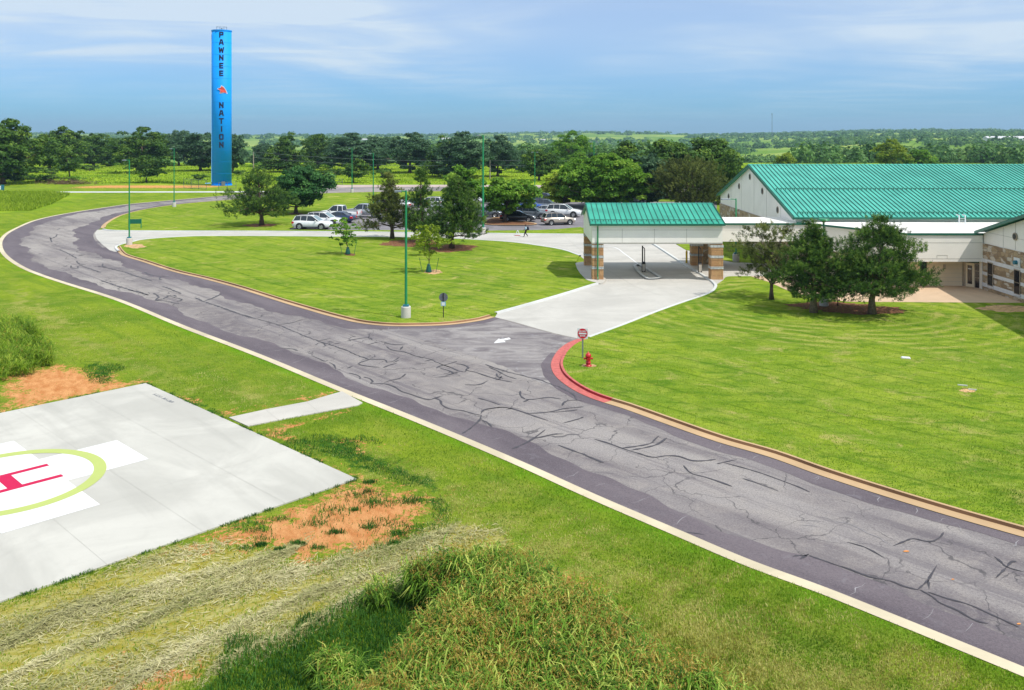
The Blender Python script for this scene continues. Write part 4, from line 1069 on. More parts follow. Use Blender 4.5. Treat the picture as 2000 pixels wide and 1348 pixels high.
mb.box(35.2, 35.22, FYf-.012, FYf-.002, 2.68, 2.95); mb.box(36.05, 36.07, FYf-.012, FYf-.002, 2.68, 2.95); mb.box(35.2, 36.07, FYf-.012, FYf-.002, 2.94, 2.96)
bsub(mb, 'panel_joint', M['panel_line'], bld)
# wall-lines of the siding
mb = MB()
for z in (.5, .85, 1.2, 1.55, 1.9, 2.2): mb.box(FX+.3, 38.19, 74.488, 74.498, z, z+.012)
bsub(mb, 'siding_line', M['panel_line'], bld)
mb = MB(); mb.box(36.55, 36.72, 74.38, 74.495, 1.55, 1.95); bsub(mb, 'wall_sconce', M['frame_tan'], bld)
mb = MB(); mb.box(34.6, 35.15, 74.44, 74.495, .12, 2.3); bsub(mb, 'door', M['glass_dark'], bld)
# glazed side door in the recess (faces left, next to the stone wing)
drx = 38.35
mb = MB(); mb.prism([(38.22, 74.5), (38.26, 74.35), (39.1, 73.3), (39.1, 74.5)], 'z', 0, 2.42); bsub(mb, 'door_wall', M['frame_tan'], bld)
def slab_on(name, mat, a, b, z0, z1, t=0.04, parent=bld, out=(-.78, -.62)):
    a = Vector(a); b = Vector(b); o_ = Vector(out)*t
    mb = MB(); q = [a, b, b+o_, a+o_]; mb.prism([(p.x, p.y) for p in q], 'z', z0, z1); return bsub(mb, name, mat, parent)
A0 = Vector((38.26, 74.35)); A1 = Vector((39.1, 73.3)); 
def lp(t): return A0+(A1-A0)*t
dd = slab_on('door', M['siding'], lp(.10), lp(.62), .14, 2.15, .03)
dg = slab_on('door_glass', M['glass_dark'], lp(.22), lp(.50), .40, 1.95, .045); 
slab_on('transom_glass', M['glass_dark'], lp(.02), lp(.98), 2.18, 2.40, .035)
slab_on('side_light', M['glass_dark'], lp(.68), lp(.95), .15, 2.1, .035)
slab_on('notice', M['white'], lp(.25), lp(.46), 1.62, 1.70, .055); slab_on('mullion', M['frame_tan'], lp(.68), lp(.95), .95, 1.0, .05); slab_on('mullion', M['frame_tan'], lp(.68), lp(.95), 1.5, 1.55, .05)
# covered link to the canopy
mb = MB(); mb.box(18.7, 27.85, 81.7, 88.2, 3.0, 4.60); bsub(mb, 'link_wall', M['panel'], bld)
mb = MB(); mb.box(18.7, 27.6, 81.82, 88.2, 4.60, 4.66); bsub(mb, 'link_roof', M['membrane'], bld)
mb = MB(); mb.box(18.72, 27.9, 81.58, 81.72, 4.56, 4.72); bsub(mb, 'roof_edge', M['trim_green'], bld)
mb = MB(); mb.box(21.2, 21.22, 81.688, 81.7, 3.02, 4.5); mb.box(24.4, 24.42, 81.688, 81.7, 3.02, 4.5); mb.box(18.75, 27.8, 81.688, 81.7, 4.08, 4.095); bsub(mb, 'panel_joint', M['panel_line'], bld)
mb = MB(); mb.tube([(27.9, 81.6, 4.6), (27.9, 81.6, .1)], .05, 6); bsub(mb, 'downspout', M['frame_tan'], bld)
mb = MB(); mb.box(18.9, 19.9, 87.0, 88.0, 0.1, 3.0); bsub(mb, 'column', M['wall_stone'], bld); mb = MB(); mb.box(25.4, 26.5, 82.1, 83.0, .1, 3.0); bsub(mb, 'column', M['wall_stone'], bld)
# rooftop bits
mb = MB(); mb.tube([(40.2, 79, LR), (40.2, 79, 5.7), (40.2, 79.5, 5.7)], .05, 6); mb.tube([(40.75, 79, LR), (40.75, 79, 5.7), (40.75, 79.5, 5.7)], .05, 6)
for k in range(3): mb.box(40.2, 40.75, 78.99, 79.01, 4.95+k*.22, 4.98+k*.22)
bsub(mb, 'roof_ladder', M['white'], bld)
mb = MB(); mb.bevbox(33.0, 34.1, 80.4, 81.2, LR-.02, LR+.2, .08); bsub(mb, 'roof_hatch', M['membrane'], bld)
mb = MB(); mb.box(39.02, 46.0, 72.95, 82.9, 0.0, LR-.12); bsub(mb, 'rear_wall', M['panel'], bld)
mb = MB(); mb.box(39.0, 47.0, 72.9, 82.9, LR-.12, LR-.03); bsub(mb, 'flat_roof', M['membrane'], bld)

# --- stone gabled wing at the right edge
wing = empty('stone_wing', (39.1, 72.8, 0))
tag(wing, 'gabled wing with rubble stone wall, white bands and narrow dark windows at the right edge', 'building')
WX = 39.1; WY1 = 72.8; WYM = 50.5; WY0 = 28.0
def wz(y): return 4.95+.286*(WY1-y) if y > WYM else 4.95+.286*(y-WY0)
mb = MB(); mb.prism([(WY0, 0), (WY1, 0), (WY1, wz(WY1)-.15), (WYM, wz(WYM)-.15), (WY0, wz(WY0)-.15)], 'x', WX, 60.0)
bsub(mb, 'wall', M['panel'], wing)
mb = MB(); mb.box(WX-.10, WX-.003, WY0, WY1-.003, 0, 3.95); sb = bsub(mb, 'stone_wall', M['wall_stone'], wing)
for (z0, z1) in ((2.42, 2.72), (1.38, 1.64), (.42, .74)):
    mb = MB(); mb.box(WX-.14, WX-.102, WY0, WY1-.003, z0, z1); q = mb.build('band', M['band']); q.parent = sb; q.matrix_parent_inverse = Matrix.Identity(4)
for q in list(sb.children): pass
for yc in (71.55, 67.75, 63.9, 60.0, 56.1):
    mb = MB(); mb.box(WX-.17, WX-.15, yc-.42, yc+.42, .62, 2.56); fr = bsub(mb, 'window', M['frame_tan'], wing)
    mb = MB(); mb.box(WX-.20, WX-.172, yc-.33, yc+.33, .70, 1.52); mb.box(WX-.20, WX-.172, yc-.33, yc+.33, 1.58, 2.48); q = mb.build('pane', M['glass_dark']); q.parent = fr
    mb = MB(); mb.box(WX-.26, WX-.172, yc-.48, yc+.48, .54, .62); q = mb.build('sill', M['band']); q.parent = fr
mb = MB(); xcyl(mb, WX-.10, WX-.003, 68.2, 5.05, .30); vv = bsub(mb, 'vent', M['frame_tan'], wing)
mb = MB(); xcyl(mb, WX-.13, WX-.102, 68.2, 5.05, .21); q = mb.build('louvre', M['black']); q.parent = vv
mb = MB(); mb.box(WX-.19, WX-.12, 67.35, 68.15, 2.75, 3.45); fx_ = bsub(mb, 'wall_lamp', M['white'], wing)
mb = MB(); xcyl(mb, WX-.42, WX-.192, 67.75, 3.1, .16); q = mb.build('lamp_head', M['teal_base']); q.parent = fx_
mb = MB(); mb.prism([(WY1+.5, wz(WY1)-.03), (WYM, wz(WYM)+.12), (WYM, wz(WYM)-.13), (WY1+.5, wz(WY1)-.28)], 'x', WX-.55, WX-.48)
mb.prism([(WYM, wz(WYM)+.12), (WY0-.5, wz(WY0)-.03), (WY0-.5, wz(WY0)-.28), (WYM, wz(WYM)-.13)], 'x', WX-.55, WX-.48)
bsub(mb, 'rake_trim', M['trim_green'], wing)
mb = MB(); mb.prism([(WY1+.5, wz(WY1)-.05), (WYM, wz(WYM)+.10), (WY0-.5, wz(WY0)-.05), (WY0-.5, wz(WY0)-.14), (WYM, wz(WYM)), (WY1+.5, wz(WY1)-.14)], 'x', WX-.48, 60)
bsub(mb, 'roof', M['roof_green2'], wing)
mb = MB(); mb.box(WX-.013, WX-.001, 69.9, 69.93, 4.0, 5.6); mb.box(WX-.013, WX-.001, 68.2, 68.23, 4.0, 6.2); mb.box(WX-.013, WX-.001, 64.0, 64.03, 4.0, 7.2); mb.box(WX-.013, WX-.001, WY0, WY1, 4.9, 4.92)
bsub(mb, 'panel_joint', M['panel_line'], wing)

# --- distant buildings
def far_house(x, y, w, d, h, label, name='farmhouse', roof=(0.5, .5, .5), z=None, wall='white'):
    z0 = float(terr(x, y)) if z is None else z
    e = empty(name, (x, y, z0)); tag(e, label, 'house')
    mb = MB(); mb.box(-w/2, w/2, -d/2, d/2, -1, h); mb.build('wall', M[wall], e)
    mb = MB(); mb.prism([(-d/2-.4, h), (0, h+d*.22), (d/2+.4, h)], 'x', -w/2-.4, w/2+.4); mb.build('roof', simple('far_roof', roof, .6, .3), e)
    mb = MB(); mb.box(-w*.3, -w*.15, -d/2-.05, -d/2-.01, h*.35, h*.75); mb.build('window', M['glass_dark'], e)
    return e
far_house(*P(1860, 345), 13, 3, 2.9, 'long white metal shed roof showing just above the green ridge', 'metal_shed', (.75, .78, .80))
far_house(0.565*1150, 1150, 60, 14, 4, 'long pale commercial shed on the wooded slope at far right', 'commercial_shed', (.6, .6, .62))
far_house(-0.165*2050, 2050, 26, 12, 6, 'white house on the far hill just right of the blue tower', 'farmhouse')
far_house(-0.075*2300, 2300, 22, 12, 5, 'white farmhouse on the far hill above the utility wires', 'farmhouse')
far_house(0.215*1900, 1900, 16, 9, 4, 'small white hilltop house left of the tall mast', 'farmhouse')
far_house(-0.425*2200, 2200, 40, 14, 4, 'low pale barn in the gap left of the far oak', 'barn')
far_house(0.035*2100, 2100, 14, 9, 4.5, 'pale farmhouse right of the tall central pole on the skyline', 'farmhouse')

# --- water tower
tx, ty = P(433, 362); TR = 2.42; TH = 39.3
tw = empty('water_tower', (tx, ty, 0)); tag(tw, 'tall slim bright blue standpipe water tower lettered PAWNEE NATION', 'water tower')
mb = MB(); mb.cyl(0, 0, 0, TH-.3, TR, TR, 64)
tk = mb.build('tank', M['tower_blue'], tw, False)
for p in tk.data.polygons: p.use_smooth = len(p.vertices) == 4
mb = MB(); mb.cyl(0, 0, TH-.3, TH, TR+.1, TR+.1, 64); mb.cyl(0, 0, TH, TH+.12, TR-.1, .4, 48); mb.build('rim', M['tower_blue'], tw)
mb = MB(); mb.cyl(0, 0, 0, .35, TR+.12, TR+.12, 64); mb.build('base_ring', M['tower_blue'], tw)
mb = MB()
for t in np.linspace(0, 2*math.pi, 9)[:-1]: mb.tube([(1.3*math.cos(t), 1.3*math.sin(t), TH), (1.3*math.cos(t), 1.3*math.sin(t), TH+.9)], .03, 5)
pr = [(1.3*math.cos(t), 1.3*math.sin(t), TH+.9) for t in np.linspace(0, 2*math.pi, 17)]; mb.tube(pr, .03, 5); mb.cyl(0, 0, TH, TH+.6, .35, .2, 12)
mb.build('railing', M['lamp_grey'], tw)
for k in range(1, 13):
    mb = MB(); v_ = [((TR+.012)*math.cos(t), (TR+.012)*math.sin(t), k*3.0+z_) for z_ in (0, .05) for t in np.linspace(0, 2*math.pi, 65)[:-1]]; mb.add(v_, [(i_, (i_+1) % 64, (i_+1) % 64+64, i_+64) for i_ in range(64)]); mb.build('weld_seam', M['tower_seam'], tw)
pa = R(-90-51); mb = MB(); px_, py_ = (TR+.12)*math.cos(pa), (TR+.12)*math.sin(pa)
mb.tube([(px_, py_, TH-1.2), (px_, py_, .9), (px_-.5, py_, .6), (px_-1.6, py_-.2, .55)], .12, 8); mb.build('overflow_pipe', M['tower_pale'], tw)
mb = MB(); mb.box(.9, 1.7, -TR-.45, -TR-.02, .1, 1.1); mb.build('hatch_box', M['lamp_grey'], tw)
# lettering wrapped on the wall; faces the camera
def wrap(v, f, xc, zc, name, mat, lift=.03):
    base = math.atan2(-ty, -tx); vv = []
    for x, y, z in v:
        a = base+(x+xc)/TR; r = TR+lift; vv.append((r*math.cos(a), r*math.sin(a), zc+y))
    return mesh_obj(name, vv, f, mat, tw)
def px2z(yp): return H-(yp-HZ)*ty/F
STR = {'P': [((0,0),(0,1.4)),((0,1.4),(.72,1.4)),((.72,1.4),(.72,.72)),((.72,.72),(0,.72))], 'A': [((0,0),(.28,1.4)),((.28,1.4),(.56,1.4)),((.56,1.4),(.84,0)),((.13,.45),(.71,.45))],
 'W': [((0,1.4),(.2,0)),((.2,0),(.5,1.1)),((.5,1.1),(.8,0)),((.8,0),(1.0,1.4))], 'N': [((0,0),(0,1.4)),((0,1.4),(.75,0)),((.75,0),(.75,1.4))], 'E': [((0,0),(0,1.4)),((0,0),(.68,0)),((0,.7),(.6,.7)),((0,1.4),(.68,1.4))],
 'T': [((0,1.4),(.8,1.4)),((.4,1.4),(.4,0))], 'I': [((.1,0),(.1,1.4))], 'O': [((.12,0),(.62,0)),((.62,0),(.75,.15)),((.75,.15),(.75,1.25)),((.75,1.25),(.62,1.4)),((.62,1.4),(.12,1.4)),((.12,1.4),(0,1.25)),((0,1.25),(0,.15)),((0,.15),(.12,0))]}
for ch, v0, v1 in (('P',97,140),('A',152,198),('W',212,258),('N',270,318),('E',332,378),('E',390,438),('N',635,682),('A',696,742),('T',757,802),('I',818,864),('O',878,926),('N',940,986)):
    zc = px2z(40+(v0+v1)/2/3.965); hw = .15; v = []; f = []; wd = max(max(p[0] for p in q) for q in STR[ch]); sy = (1.42-2*hw)/1.4
    for k, (p, q) in enumerate(STR[ch]):
        a_ = Vector((p[0], p[1]*sy)); b_ = Vector((q[0], q[1]*sy)); d_ = (b_-a_).normalized(); n_ = Vector((-d_.y, d_.x))*hw; a_ = a_-d_*hw; b_ = b_+d_*hw
        i0 = len(v); v += [(z_.x-wd/2, z_.y-.7*sy, 0) for j_ in range(9) for z_ in (a_.lerp(b_, j_/8)-n_, a_.lerp(b_, j_/8), a_.lerp(b_, j_/8)+n_)]; f += [(i0+3*j_+h_, i0+3*j_+3+h_, i0+3*j_+4+h_, i0+3*j_+1+h_) for j_ in range(8) for h_ in (0, 1)]
        # small lift per stroke keeps crossing strokes off one plane
    for k in range(len(f)): pass
    o_ = wrap(v, f, -.08, zc, 'letter', M['letter'])
    import bmesh
    base_ = math.atan2(-ty, -tx)
    for vi, vt in enumerate(o_.data.vertices):
        g_ = 1+.0025*(vi//27)+.006; vt.co.x *= g_; vt.co.y *= g_
lg = [(180,536),(192,530),(198,531),(206,514),(222,524),(236,545),(245,567),(222,562),(196,567),(200,550),(192,543)]
def logo(sc, lift, mat, nm):
    c = np.mean(lg, axis=0); pts = [((a-c[0])*sc, -(b-c[1])*sc) for a, b in lg]; n = len(pts)
    tr = tessellate_polygon([[Vector((a, b, 0)) for a, b in pts]])
    wrap([(a, b, 0) for a, b in pts], [tuple(t) for t in tr], .0, px2z(40+541/3.965), nm, mat, lift)
logo(.0400, .10, M['white'], 'emblem_outline'); logo(.0310, .16, M['logo_red'], 'emblem')

# chain-link fence beside the tower
def fence(p0, p1, h, n, label, meshy=True, name='chain_link_fence'):
    a = Vector((*p0, 0)); b = Vector((*p1, 0)); e = empty(name, a); tag(e, label, 'fence'); d = b-a
    for k in range(n+1):
        mb = MB(); q = d*k/n; mb.tube([q, q+Vector((0, 0, h))], .05, 6); mb.build('post', M['sign_back'], e)
    mb = MB()
    for z in ((h-.03, .1) if meshy else (h-.05, h*.5, .15)): mb.tube([Vector((0, 0, z)), d+Vector((0, 0, z))], .035, 5)
    mb.build('rail', M['sign_back'], e)
    if meshy:
        mb = MB(); L_ = d.length; st = .5; m = int(L_/st); u = d.normalized()
        for k in range(-int(h/st), m):
            for s in (1, -1):
                x0 = k*st; x1 = x0+h*.9
                if s == -1: x0, x1 = x1, x0
                if min(x0, x1) < 0 or max(x0, x1) > L_: continue
                mb.tube([u*x0+Vector((0, 0, .1)), u*x1+Vector((0, 0, h-.05))], .012, 3)
        mb.build('mesh', M['lamp_grey'], e)
    return e
fence(P(359, 368), P(403, 370.5), 2.3, 3, 'weedy chain link fence panel left of the blue tower')
fence(P(427, 370.5), P(461, 369), 1.7, 2, 'dark low fence frame in front of the blue tower base', False, 'pipe_fence')
fence(P(619, 361), P(669, 361), 1.5, 3, 'dark pipe gate across the meadow entrance', False, 'pipe_gate')

# --- utility poles and wires
def upole(px, by, top, label):
    x, y = P(px, by); h = (by-top)*y/F
    e = empty('utility_pole', (x, y, 0)); tag(e, label, 'pole', 'wooden utility poles across the meadow')
    mb = MB(); mb.tube([(0, 0, 0), (0, 0, h)], [.17, .12], 8); mb.build('post', M['wood'], e)
    mb = MB(); mb.box(-.1, .1, -.2, -.05, h-.5, h-.2); mb.build('bracket', M['lamp_grey'], e)
    return Vector((x, y, h))
t1 = upole(495, 348, 297, 'wooden utility pole right of the blue tower'); t2 = upole(957, 350, 313, 'wooden utility pole beside the tall green post, wires running both ways')
def wire(a, b, sag, label):
    mb = MB(); pts = [a.lerp(b, t)-Vector((0, 0, sag*4*t*(1-t))) for t in np.linspace(0, 1, 25)]; mb.tube(pts, .035, 4)
    o = mb.build('overhead_wire', M['wire']); tag(o, label, 'wire', 'overhead wires')
t3 = Vector((*P(1330, 352), 6.0))
wire(t1, t2, 1.0, 'upper overhead wire between the two wooden poles'); wire(t1-Vector((0, 0, 1.6)), t2-Vector((0, 0, 1.4)), 1.0, 'lower overhead wire between the two wooden poles')
wire(t2, t3, .4, 'upper overhead wire right of the second wooden pole'); wire(t2-Vector((0, 0, 1.4)), t3-Vector((0, 0, 1.4)), .4, 'lower overhead wire right of the second wooden pole')

# --- mast on the skyline
mxx, myy = 0.296*1500, 1500.0; mz = float(terr(mxx, myy)); e = empty('radio_mast', (mxx, myy, mz)); tag(e, 'thin radio mast standing on the horizon right of centre', 'mast')
mh = H+40*myy/F-mz; mb = MB()
for t in (0, 2.09, 4.19): mb.tube([(.35*math.cos(t), .35*math.sin(t), 0), (.35*math.cos(t), .35*math.sin(t), mh)], .12, 4)
for k in range(int(mh/1.5)): mb.tube([(.35, 0, k*1.5), (-.3, .25, k*1.5+1.5)], .06, 3)
mb.build('lattice', M['lamp_grey'], e)
mb = MB(); mb.cyl(0, 0, mh-1.5, mh, 1.0, .9, 10); mb.build('antenna', M['lamp_grey'], e)

# --- green lamp posts
def lamp_post(px, by, ty_, label, base=True, head='left', bw=None, r=.09, z0=LZ):
    x, y = P(px, by, z0); s = y/F; h = (by-ty_)*s
    e = empty('lamp_post', (x, y, z0)); tag(e, label, 'lamp post', 'green lamp posts around the site')
    bh = 0
    if base:
        bh = .78; br = .34
        mb = MB(); mb.cyl(0, 0, 0, bh-.04, br, br*.99, 24); mb.cyl(0, 0, bh-.04, bh, br*.99, br*.92, 24); mb.build('concrete_base', M['conc_base'], e)
        mb = MB(); mb.bevbox(-.2, .2, -.2, .2, bh, bh+.13, .03); mb.build('base_cover', M['teal_base'], e)
    mb = MB(); mb.tube([(0, 0, bh), (0, 0, h*.5), (0, 0, h)], [r, r*.85, r*.65], 12); mb.build('pole', M['post_green'], e)
    if head in ('left', 'both', 'arm'):
        ll = 1.5 if head == 'arm' else .8
        for sg in ((-1,) if head != 'both' else (-1, 1)):
            mb = MB(); mb.tube([(0, 0, h-.08), (sg*ll*.45, 0, h-.05)], .04, 6); mb.build('arm', M['post_green'], e)
            x0, x1 = sorted((sg*ll*.4, sg*ll)); mb = MB(); mb.bevbox(x0, x1, -.18, .18, h-.13, h+.0, .04)
            mb.build('lamp_head', M['lamp_grey'], e)
    elif head == 'flat':
        mb = MB(); mb.cyl(0, 0, h-.08, h+.02, .42, .36, 20); mb.cyl(0, 0, h-.25, h-.08, .1, .3, 16); mb.build('lamp_head', M['post_green'], e)
    return e
lamp_post(252.5, 478, 312, 'green lamp post on a white base beside the entry lane nose')
lamp_post(340, 404, 290, 'green lamp post where the main road bends, left of the tower')
lamp_post(687.5, 376, 290, 'green lamp post on the far road behind the leafy tree', r=.10)
lamp_post(729, 407, 299, 'green lamp post at the left end of the parking lot', base=False, r=.10)
lamp_post(793, 620, 372, 'nearest green lamp post, on a big white base by the tan curb', r=.10)
lamp_post(943.5, 456, 264, 'tallest green post, rising to the skyline behind the conical pine', r=.15)
lamp_post(1044.5, 374, 297, 'green lamp post on the far road behind the bright parking tree', r=.10, head='both')
lamp_post(1160, 399, 277, 'green lamp post sticking out above the big bright tree', head='both', r=.11)
lamp_post(1437.5, 511, 388, 'green lamp post with long arm behind the canopy link', head='arm', r=.10)
lamp_post(1609, 597, 428, 'green lamp post with flat disc head among the three pines', head='flat', r=.09)

# --- signs
def sign_post(h, mat, name='post', parent=None, w=.05):
    mb = MB(); mb.box(-w/2, w/2, -.015, .015, -.2, h); return mb.build(name, mat, parent)
x, y = P(1138, 699, LZ); dne = empty('do_not_enter_sign', (x, y, LZ), R(-8)); tag(dne, 'red and white DO NOT ENTER sign by the red curb', 'sign')
sc_ = y/F; pt = (699-641)*sc_
mb = MB(); mb.box(-.045, .045, -.02, .02, -.2, pt-.05); mb.build('post', M['steel_pole'], dne)
mb = MB(); mb.bevbox(-.30, .30, -.045, -.025, pt-.60, pt, .004); mb.build('plate', M['white'], dne)
dz = pt-.30
def ycyl(mb, y0, y1, z, r, n=32, x=0):
    v = [(x+r*math.cos(2*math.pi*k/n), y0, z+r*math.sin(2*math.pi*k/n)) for k in range(n)]+[(x+r*math.cos(2*math.pi*k/n), y1, z+r*math.sin(2*math.pi*k/n)) for k in range(n)]
    mb.add(v, [(k, (k+1) % n, (k+1) % n+n, k+n) for k in range(n)]+[tuple(range(n-1, -1, -1)), tuple(range(n, 2*n))])
mb = MB(); ycyl(mb, -.052, -.046, dz, .285); mb.build('red_disc', M['sign_red'], dne)
mb = MB(); mb.box(-.22, .22, -.058, -.053, dz-.045, dz+.045); mb.build('white_bar', M['white'], dne)
for s_, zz in (('DO NOT', dz+.13), ('ENTER', dz-.14)):
    v, f = text_mesh(s_, .108, .004); mesh_obj('lettering', [(a, -.056, zz+b) for a, b, c in v], f, M['white'], dne)
x, y = P(866, 620, LZ); e = empty('traffic_sign', (x, y, LZ)); tag(e, 'round traffic sign seen from the back with a small plate below', 'sign')
sc_ = y/F; hh = 48*sc_; mb = MB(); mb.box(-.03, .03, -.05, -.01, -.2, hh); mb.build('post', M['black'], e)
mb = MB(); ycyl(mb, 0, .012, hh-.32, .31); mb.build('sign_face', M['sign_back'], e)
mb = MB(); mb.box(-.17, .17, -.07, -.055, hh-.92, hh-.62); mb.build('plate', M['sign_blue'], e)
mb = MB(); mb.box(-.12, .10, -.078, -.072, hh-.88, hh-.66); mb.build('notice', M['white'], e)
x, y = P(265, 446, LZ); e = empty('direction_sign', (x, y, LZ), R(6)); tag(e, 'dark green two post sign board behind the entry lamp post', 'sign')
mb = MB(); mb.box(-.95, .72, -.06, .06, .62, 1.25); mb.build('board', M['teal_base'] if 0 else simple('sign_green', (.004, .12, .075), .5, .4), e)
for xx in (-.9, .72):
    mb = MB(); mb.box(xx-.05, xx+.05, -.05, .05, -.1, 1.32); mb.build('leg', M['post_green'], e)
x, y = P(3, 373); e = empty('info_board', (x, y, 0)); tag(e, 'small teal board with a white panel at the left edge below the big oak', 'sign')
mb = MB(); mb.box(-.1, .6, -.05, .05, .2, 1.4); mb.build('board', M['teal_base'], e); mb = MB(); mb.box(-.45, -.1, -.06, .0, .3, 1.2); mb.build('panel', M['white'], e)
mb = MB(); mb.box(-.4, -.32, -.04, .04, -.1, .4); mb.box(.45, .53, -.04, .04, -.1, .4); mb.build('leg', M['black'], e)
# A-frame board by the walker
x, y = P(1011, 460.5); e = empty('sandwich_board', (x, y, .02)); tag(e, 'white folding A-frame board left of the walking person', 'sign')
for sg in (-1, 1):
    mb = MB(); mb.add([(sg*.32-.03, -.3, 0), (sg*.32+.03, -.3, 0), (.03, -.2, .72), (-.03, -.2, .72), (sg*.32-.03, .3, 0), (sg*.32+.03, .3, 0), (.03, .2, .72), (-.03, .2, .72)], [(0,1,2,3),(7,6,5,4),(0,4,5,1),(1,5,6,2),(2,6,7,3),(3,7,4,0)])
    mb.build('panel', M['white'], e)
mb = MB(); mb.box(-.35, .35, -.32, -.28, .02, .08); mb.build('foot_bar', M['red'], e)

# --- hydrant
x, y = P(1149, 715, LZ); e = empty('fire_hydrant', (x, y, LZ)); tag(e, 'red fire hydrant on the grass beside the DO NOT ENTER sign', 'hydrant')
def lathe(mb, prof, n=20, cx=0, cy=0):
    v = []; f = []
    for r, z in prof:
        v += [(cx+r*math.cos(2*math.pi*k/n), cy+r*math.sin(2*math.pi*k/n), z) for k in range(n)]
    for i in range(len(prof)-1):
        for k in range(n): f.append((i*n+k, i*n+(k+1) % n, (i+1)*n+(k+1) % n, (i+1)*n+k))
    f.append(tuple(range(n-1, -1, -1))); f.append(tuple(range((len(prof)-1)*n, len(prof)*n))); mb.add(v, f)
mb = MB(); lathe(mb, [(.19,0),(.19,.05),(.13,.07),(.125,.16),(.15,.17),(.15,.20),(.12,.22),(.12,.48),(.14,.50),(.14,.53)]); mb.build('barrel', M['red'], e, True)
mb = MB(); lathe(mb, [(.16,.53),(.17,.56),(.16,.60),(.12,.68),(.06,.73),(.035,.74),(.035,.80)]); mb.build('bonnet', M['red'], e, True)
for (dx_, dy_, rr_) in ((-.22, 0, .055), (.22, 0, .055), (0, -.22, .075)):
    mb = MB(); a_ = Vector((dx_, dy_, 0)).normalized(); mb.tube([a_*.08+Vector((0,0,.42)), a_*.20+Vector((0,0,.42))], rr_, 10); mb.tube([a_*.20+Vector((0,0,.42)), a_*.25+Vector((0,0,.42))], rr_*1.25, 6); mb.build('nozzle', M['red'], e)
mb = MB(); mb.tube([(-.24,0,.40),(-.20,-.05,.30),(-.12,-.02,.24)], .012, 5); mb.build('chain', M['steel_pole'], e)

# --- yellow bollard, drive-through posts
x, y = P(1341, 514, .12); e = empty('bollard', (x, y, .12)); tag(e, 'yellow steel bollard behind the right canopy lane', 'bollard')
mb = MB(); lathe(mb, [(.10,0),(.10,1.15),(.085,1.22),(.04,1.26)], 16); mb.build('pipe', M['yellow'], e, True)
mb = MB(); mb.cyl(0, 0, -.02, .03, .16, .16, 16); mb.build('footing', M['conc_base'], e)
def tube_post(px, by, label, z0):
    x, y = P(px, by, z0); e = empty('drive_through_post', (x, y, z0)); tag(e, label, 'drive-through post', 'drive-through posts under the canopy')
    mb = MB(); mb.bevbox(-.17, .17, -.15, .15, .02, .85, .03); mb.build('cabinet', M['black'], e)
    mb = MB(); mb.prism([(-.135, .10), (.02, .06), (.135, .22), (.135, .74), (-.135, .74)], 'y', -.175, -.152); mb.build('front_panel', M['box_beige'], e)
    mb = MB(); mb.tube([(-.10, 0, .85), (-.10, 0, 2.45)], .065, 8); mb.build('tall_tube', M['black'], e)
    mb = MB(); mb.tube([(-.08, 0, 2.28), (.02, 0, 2.27), (.08, 0, 2.2), (.10, 0, 2.05), (.10, 0, .85)], .045, 8); mb.build('return_tube', M['black'], e)
    mb = MB(); mb.box(-.16, .15, -.12, .12, .85, .95); mb.build('collar', M['black'], e)
tube_post(1257, 531, 'black pneumatic tube post on the island between the lanes', 0.02)
tube_post(1367, 532, 'black pneumatic tube post by the right canopy columns', 0.12)
# grass boxes on the right lawn
for (px, py, w_, d_, nm, lb, mt) in ((1769, 699.5, .45, .28, 'utility_cover', 'small white utility cover lying in the right lawn', M['white']), (1889, 757, .9, .10, 'drain_grate', 'low drain frame with pale bars in the right lawn', M['curb_white'])):
    x, y = P(px, py, LZ); e = empty(nm, (x, y, LZ), R(-20)); tag(e, lb, 'cover')
    if nm == 'utility_cover':
        mb = MB(); mb.bevbox(-w_/2, w_/2, -d_/2, d_/2, 0, .06, .02); mb.build('lid', mt, e); mb = MB(); mb.box(-w_/2-.03, w_/2+.03, -d_/2-.03, d_/2+.03, -.02, .015); mb.build('frame', M['conc_base'], e)
    else:
        mb = MB(); mb.box(-.40, .05, .25, .31, 0, .05); mb.build('bar', mt, e); mb = MB(); mb.box(.0, .38, -.42, -.36, 0, .05); mb.build('bar', mt, e)
        mb = MB(); mb.box(-.3, .4, -.30, -.26, -.01, .012); mb.build('recess', M['mulch'], e)

# ================================================================== foliage
def leaf_quads(c, nrm, size, aspect, tone, rs, tdir=None):
    """rhombic leaves: c (N,3), nrm (N,3), size (N,)"""
    n = len(c)
    nrm = nrm/np.maximum(np.linalg.norm(nrm, axis=1, keepdims=True), 1e-6)
    if tdir is None:
        r = rs.normal(size=(n, 3)); t = np.cross(nrm, r)
    else: t = tdir
    t = t/np.maximum(np.linalg.norm(t, axis=1, keepdims=True), 1e-6)
    b = np.cross(nrm, t); b = b/np.maximum(np.linalg.norm(b, axis=1, keepdims=True), 1e-6)
    L_ = size[:, None]; W = (size*aspect)[:, None]
    v = np.stack([c-t*L_, c+b*W, c+t*L_, c-b*W], 1).reshape(-1, 3)
    f = np.arange(n*4).reshape(n, 4)
    return v, f, np.repeat(tone, 4)

def envelope(kind, t):
    if kind == 'oak': return (np.sin(np.pi*np.clip(t, 0, 1)**0.85)**0.55)*1.0
    if kind == 'round': return np.sqrt(np.clip(1-(2*t-1)**2, 0, 1))*.95+.05
    if kind == 'cone': return np.clip((1-t)**0.8, 0, 1)*.95+.05*(t < .98)
    if kind == 'pine': return np.clip((1-t**1.5), 0.05, 1)**0.80*np.clip(.55+t*2.6, 0, 1)
    if kind == 'vase': return np.clip(np.sin(np.pi*np.clip(t*.88+.10, 0, 1)), 0, 1)**.6
    return np.ones_like(t)

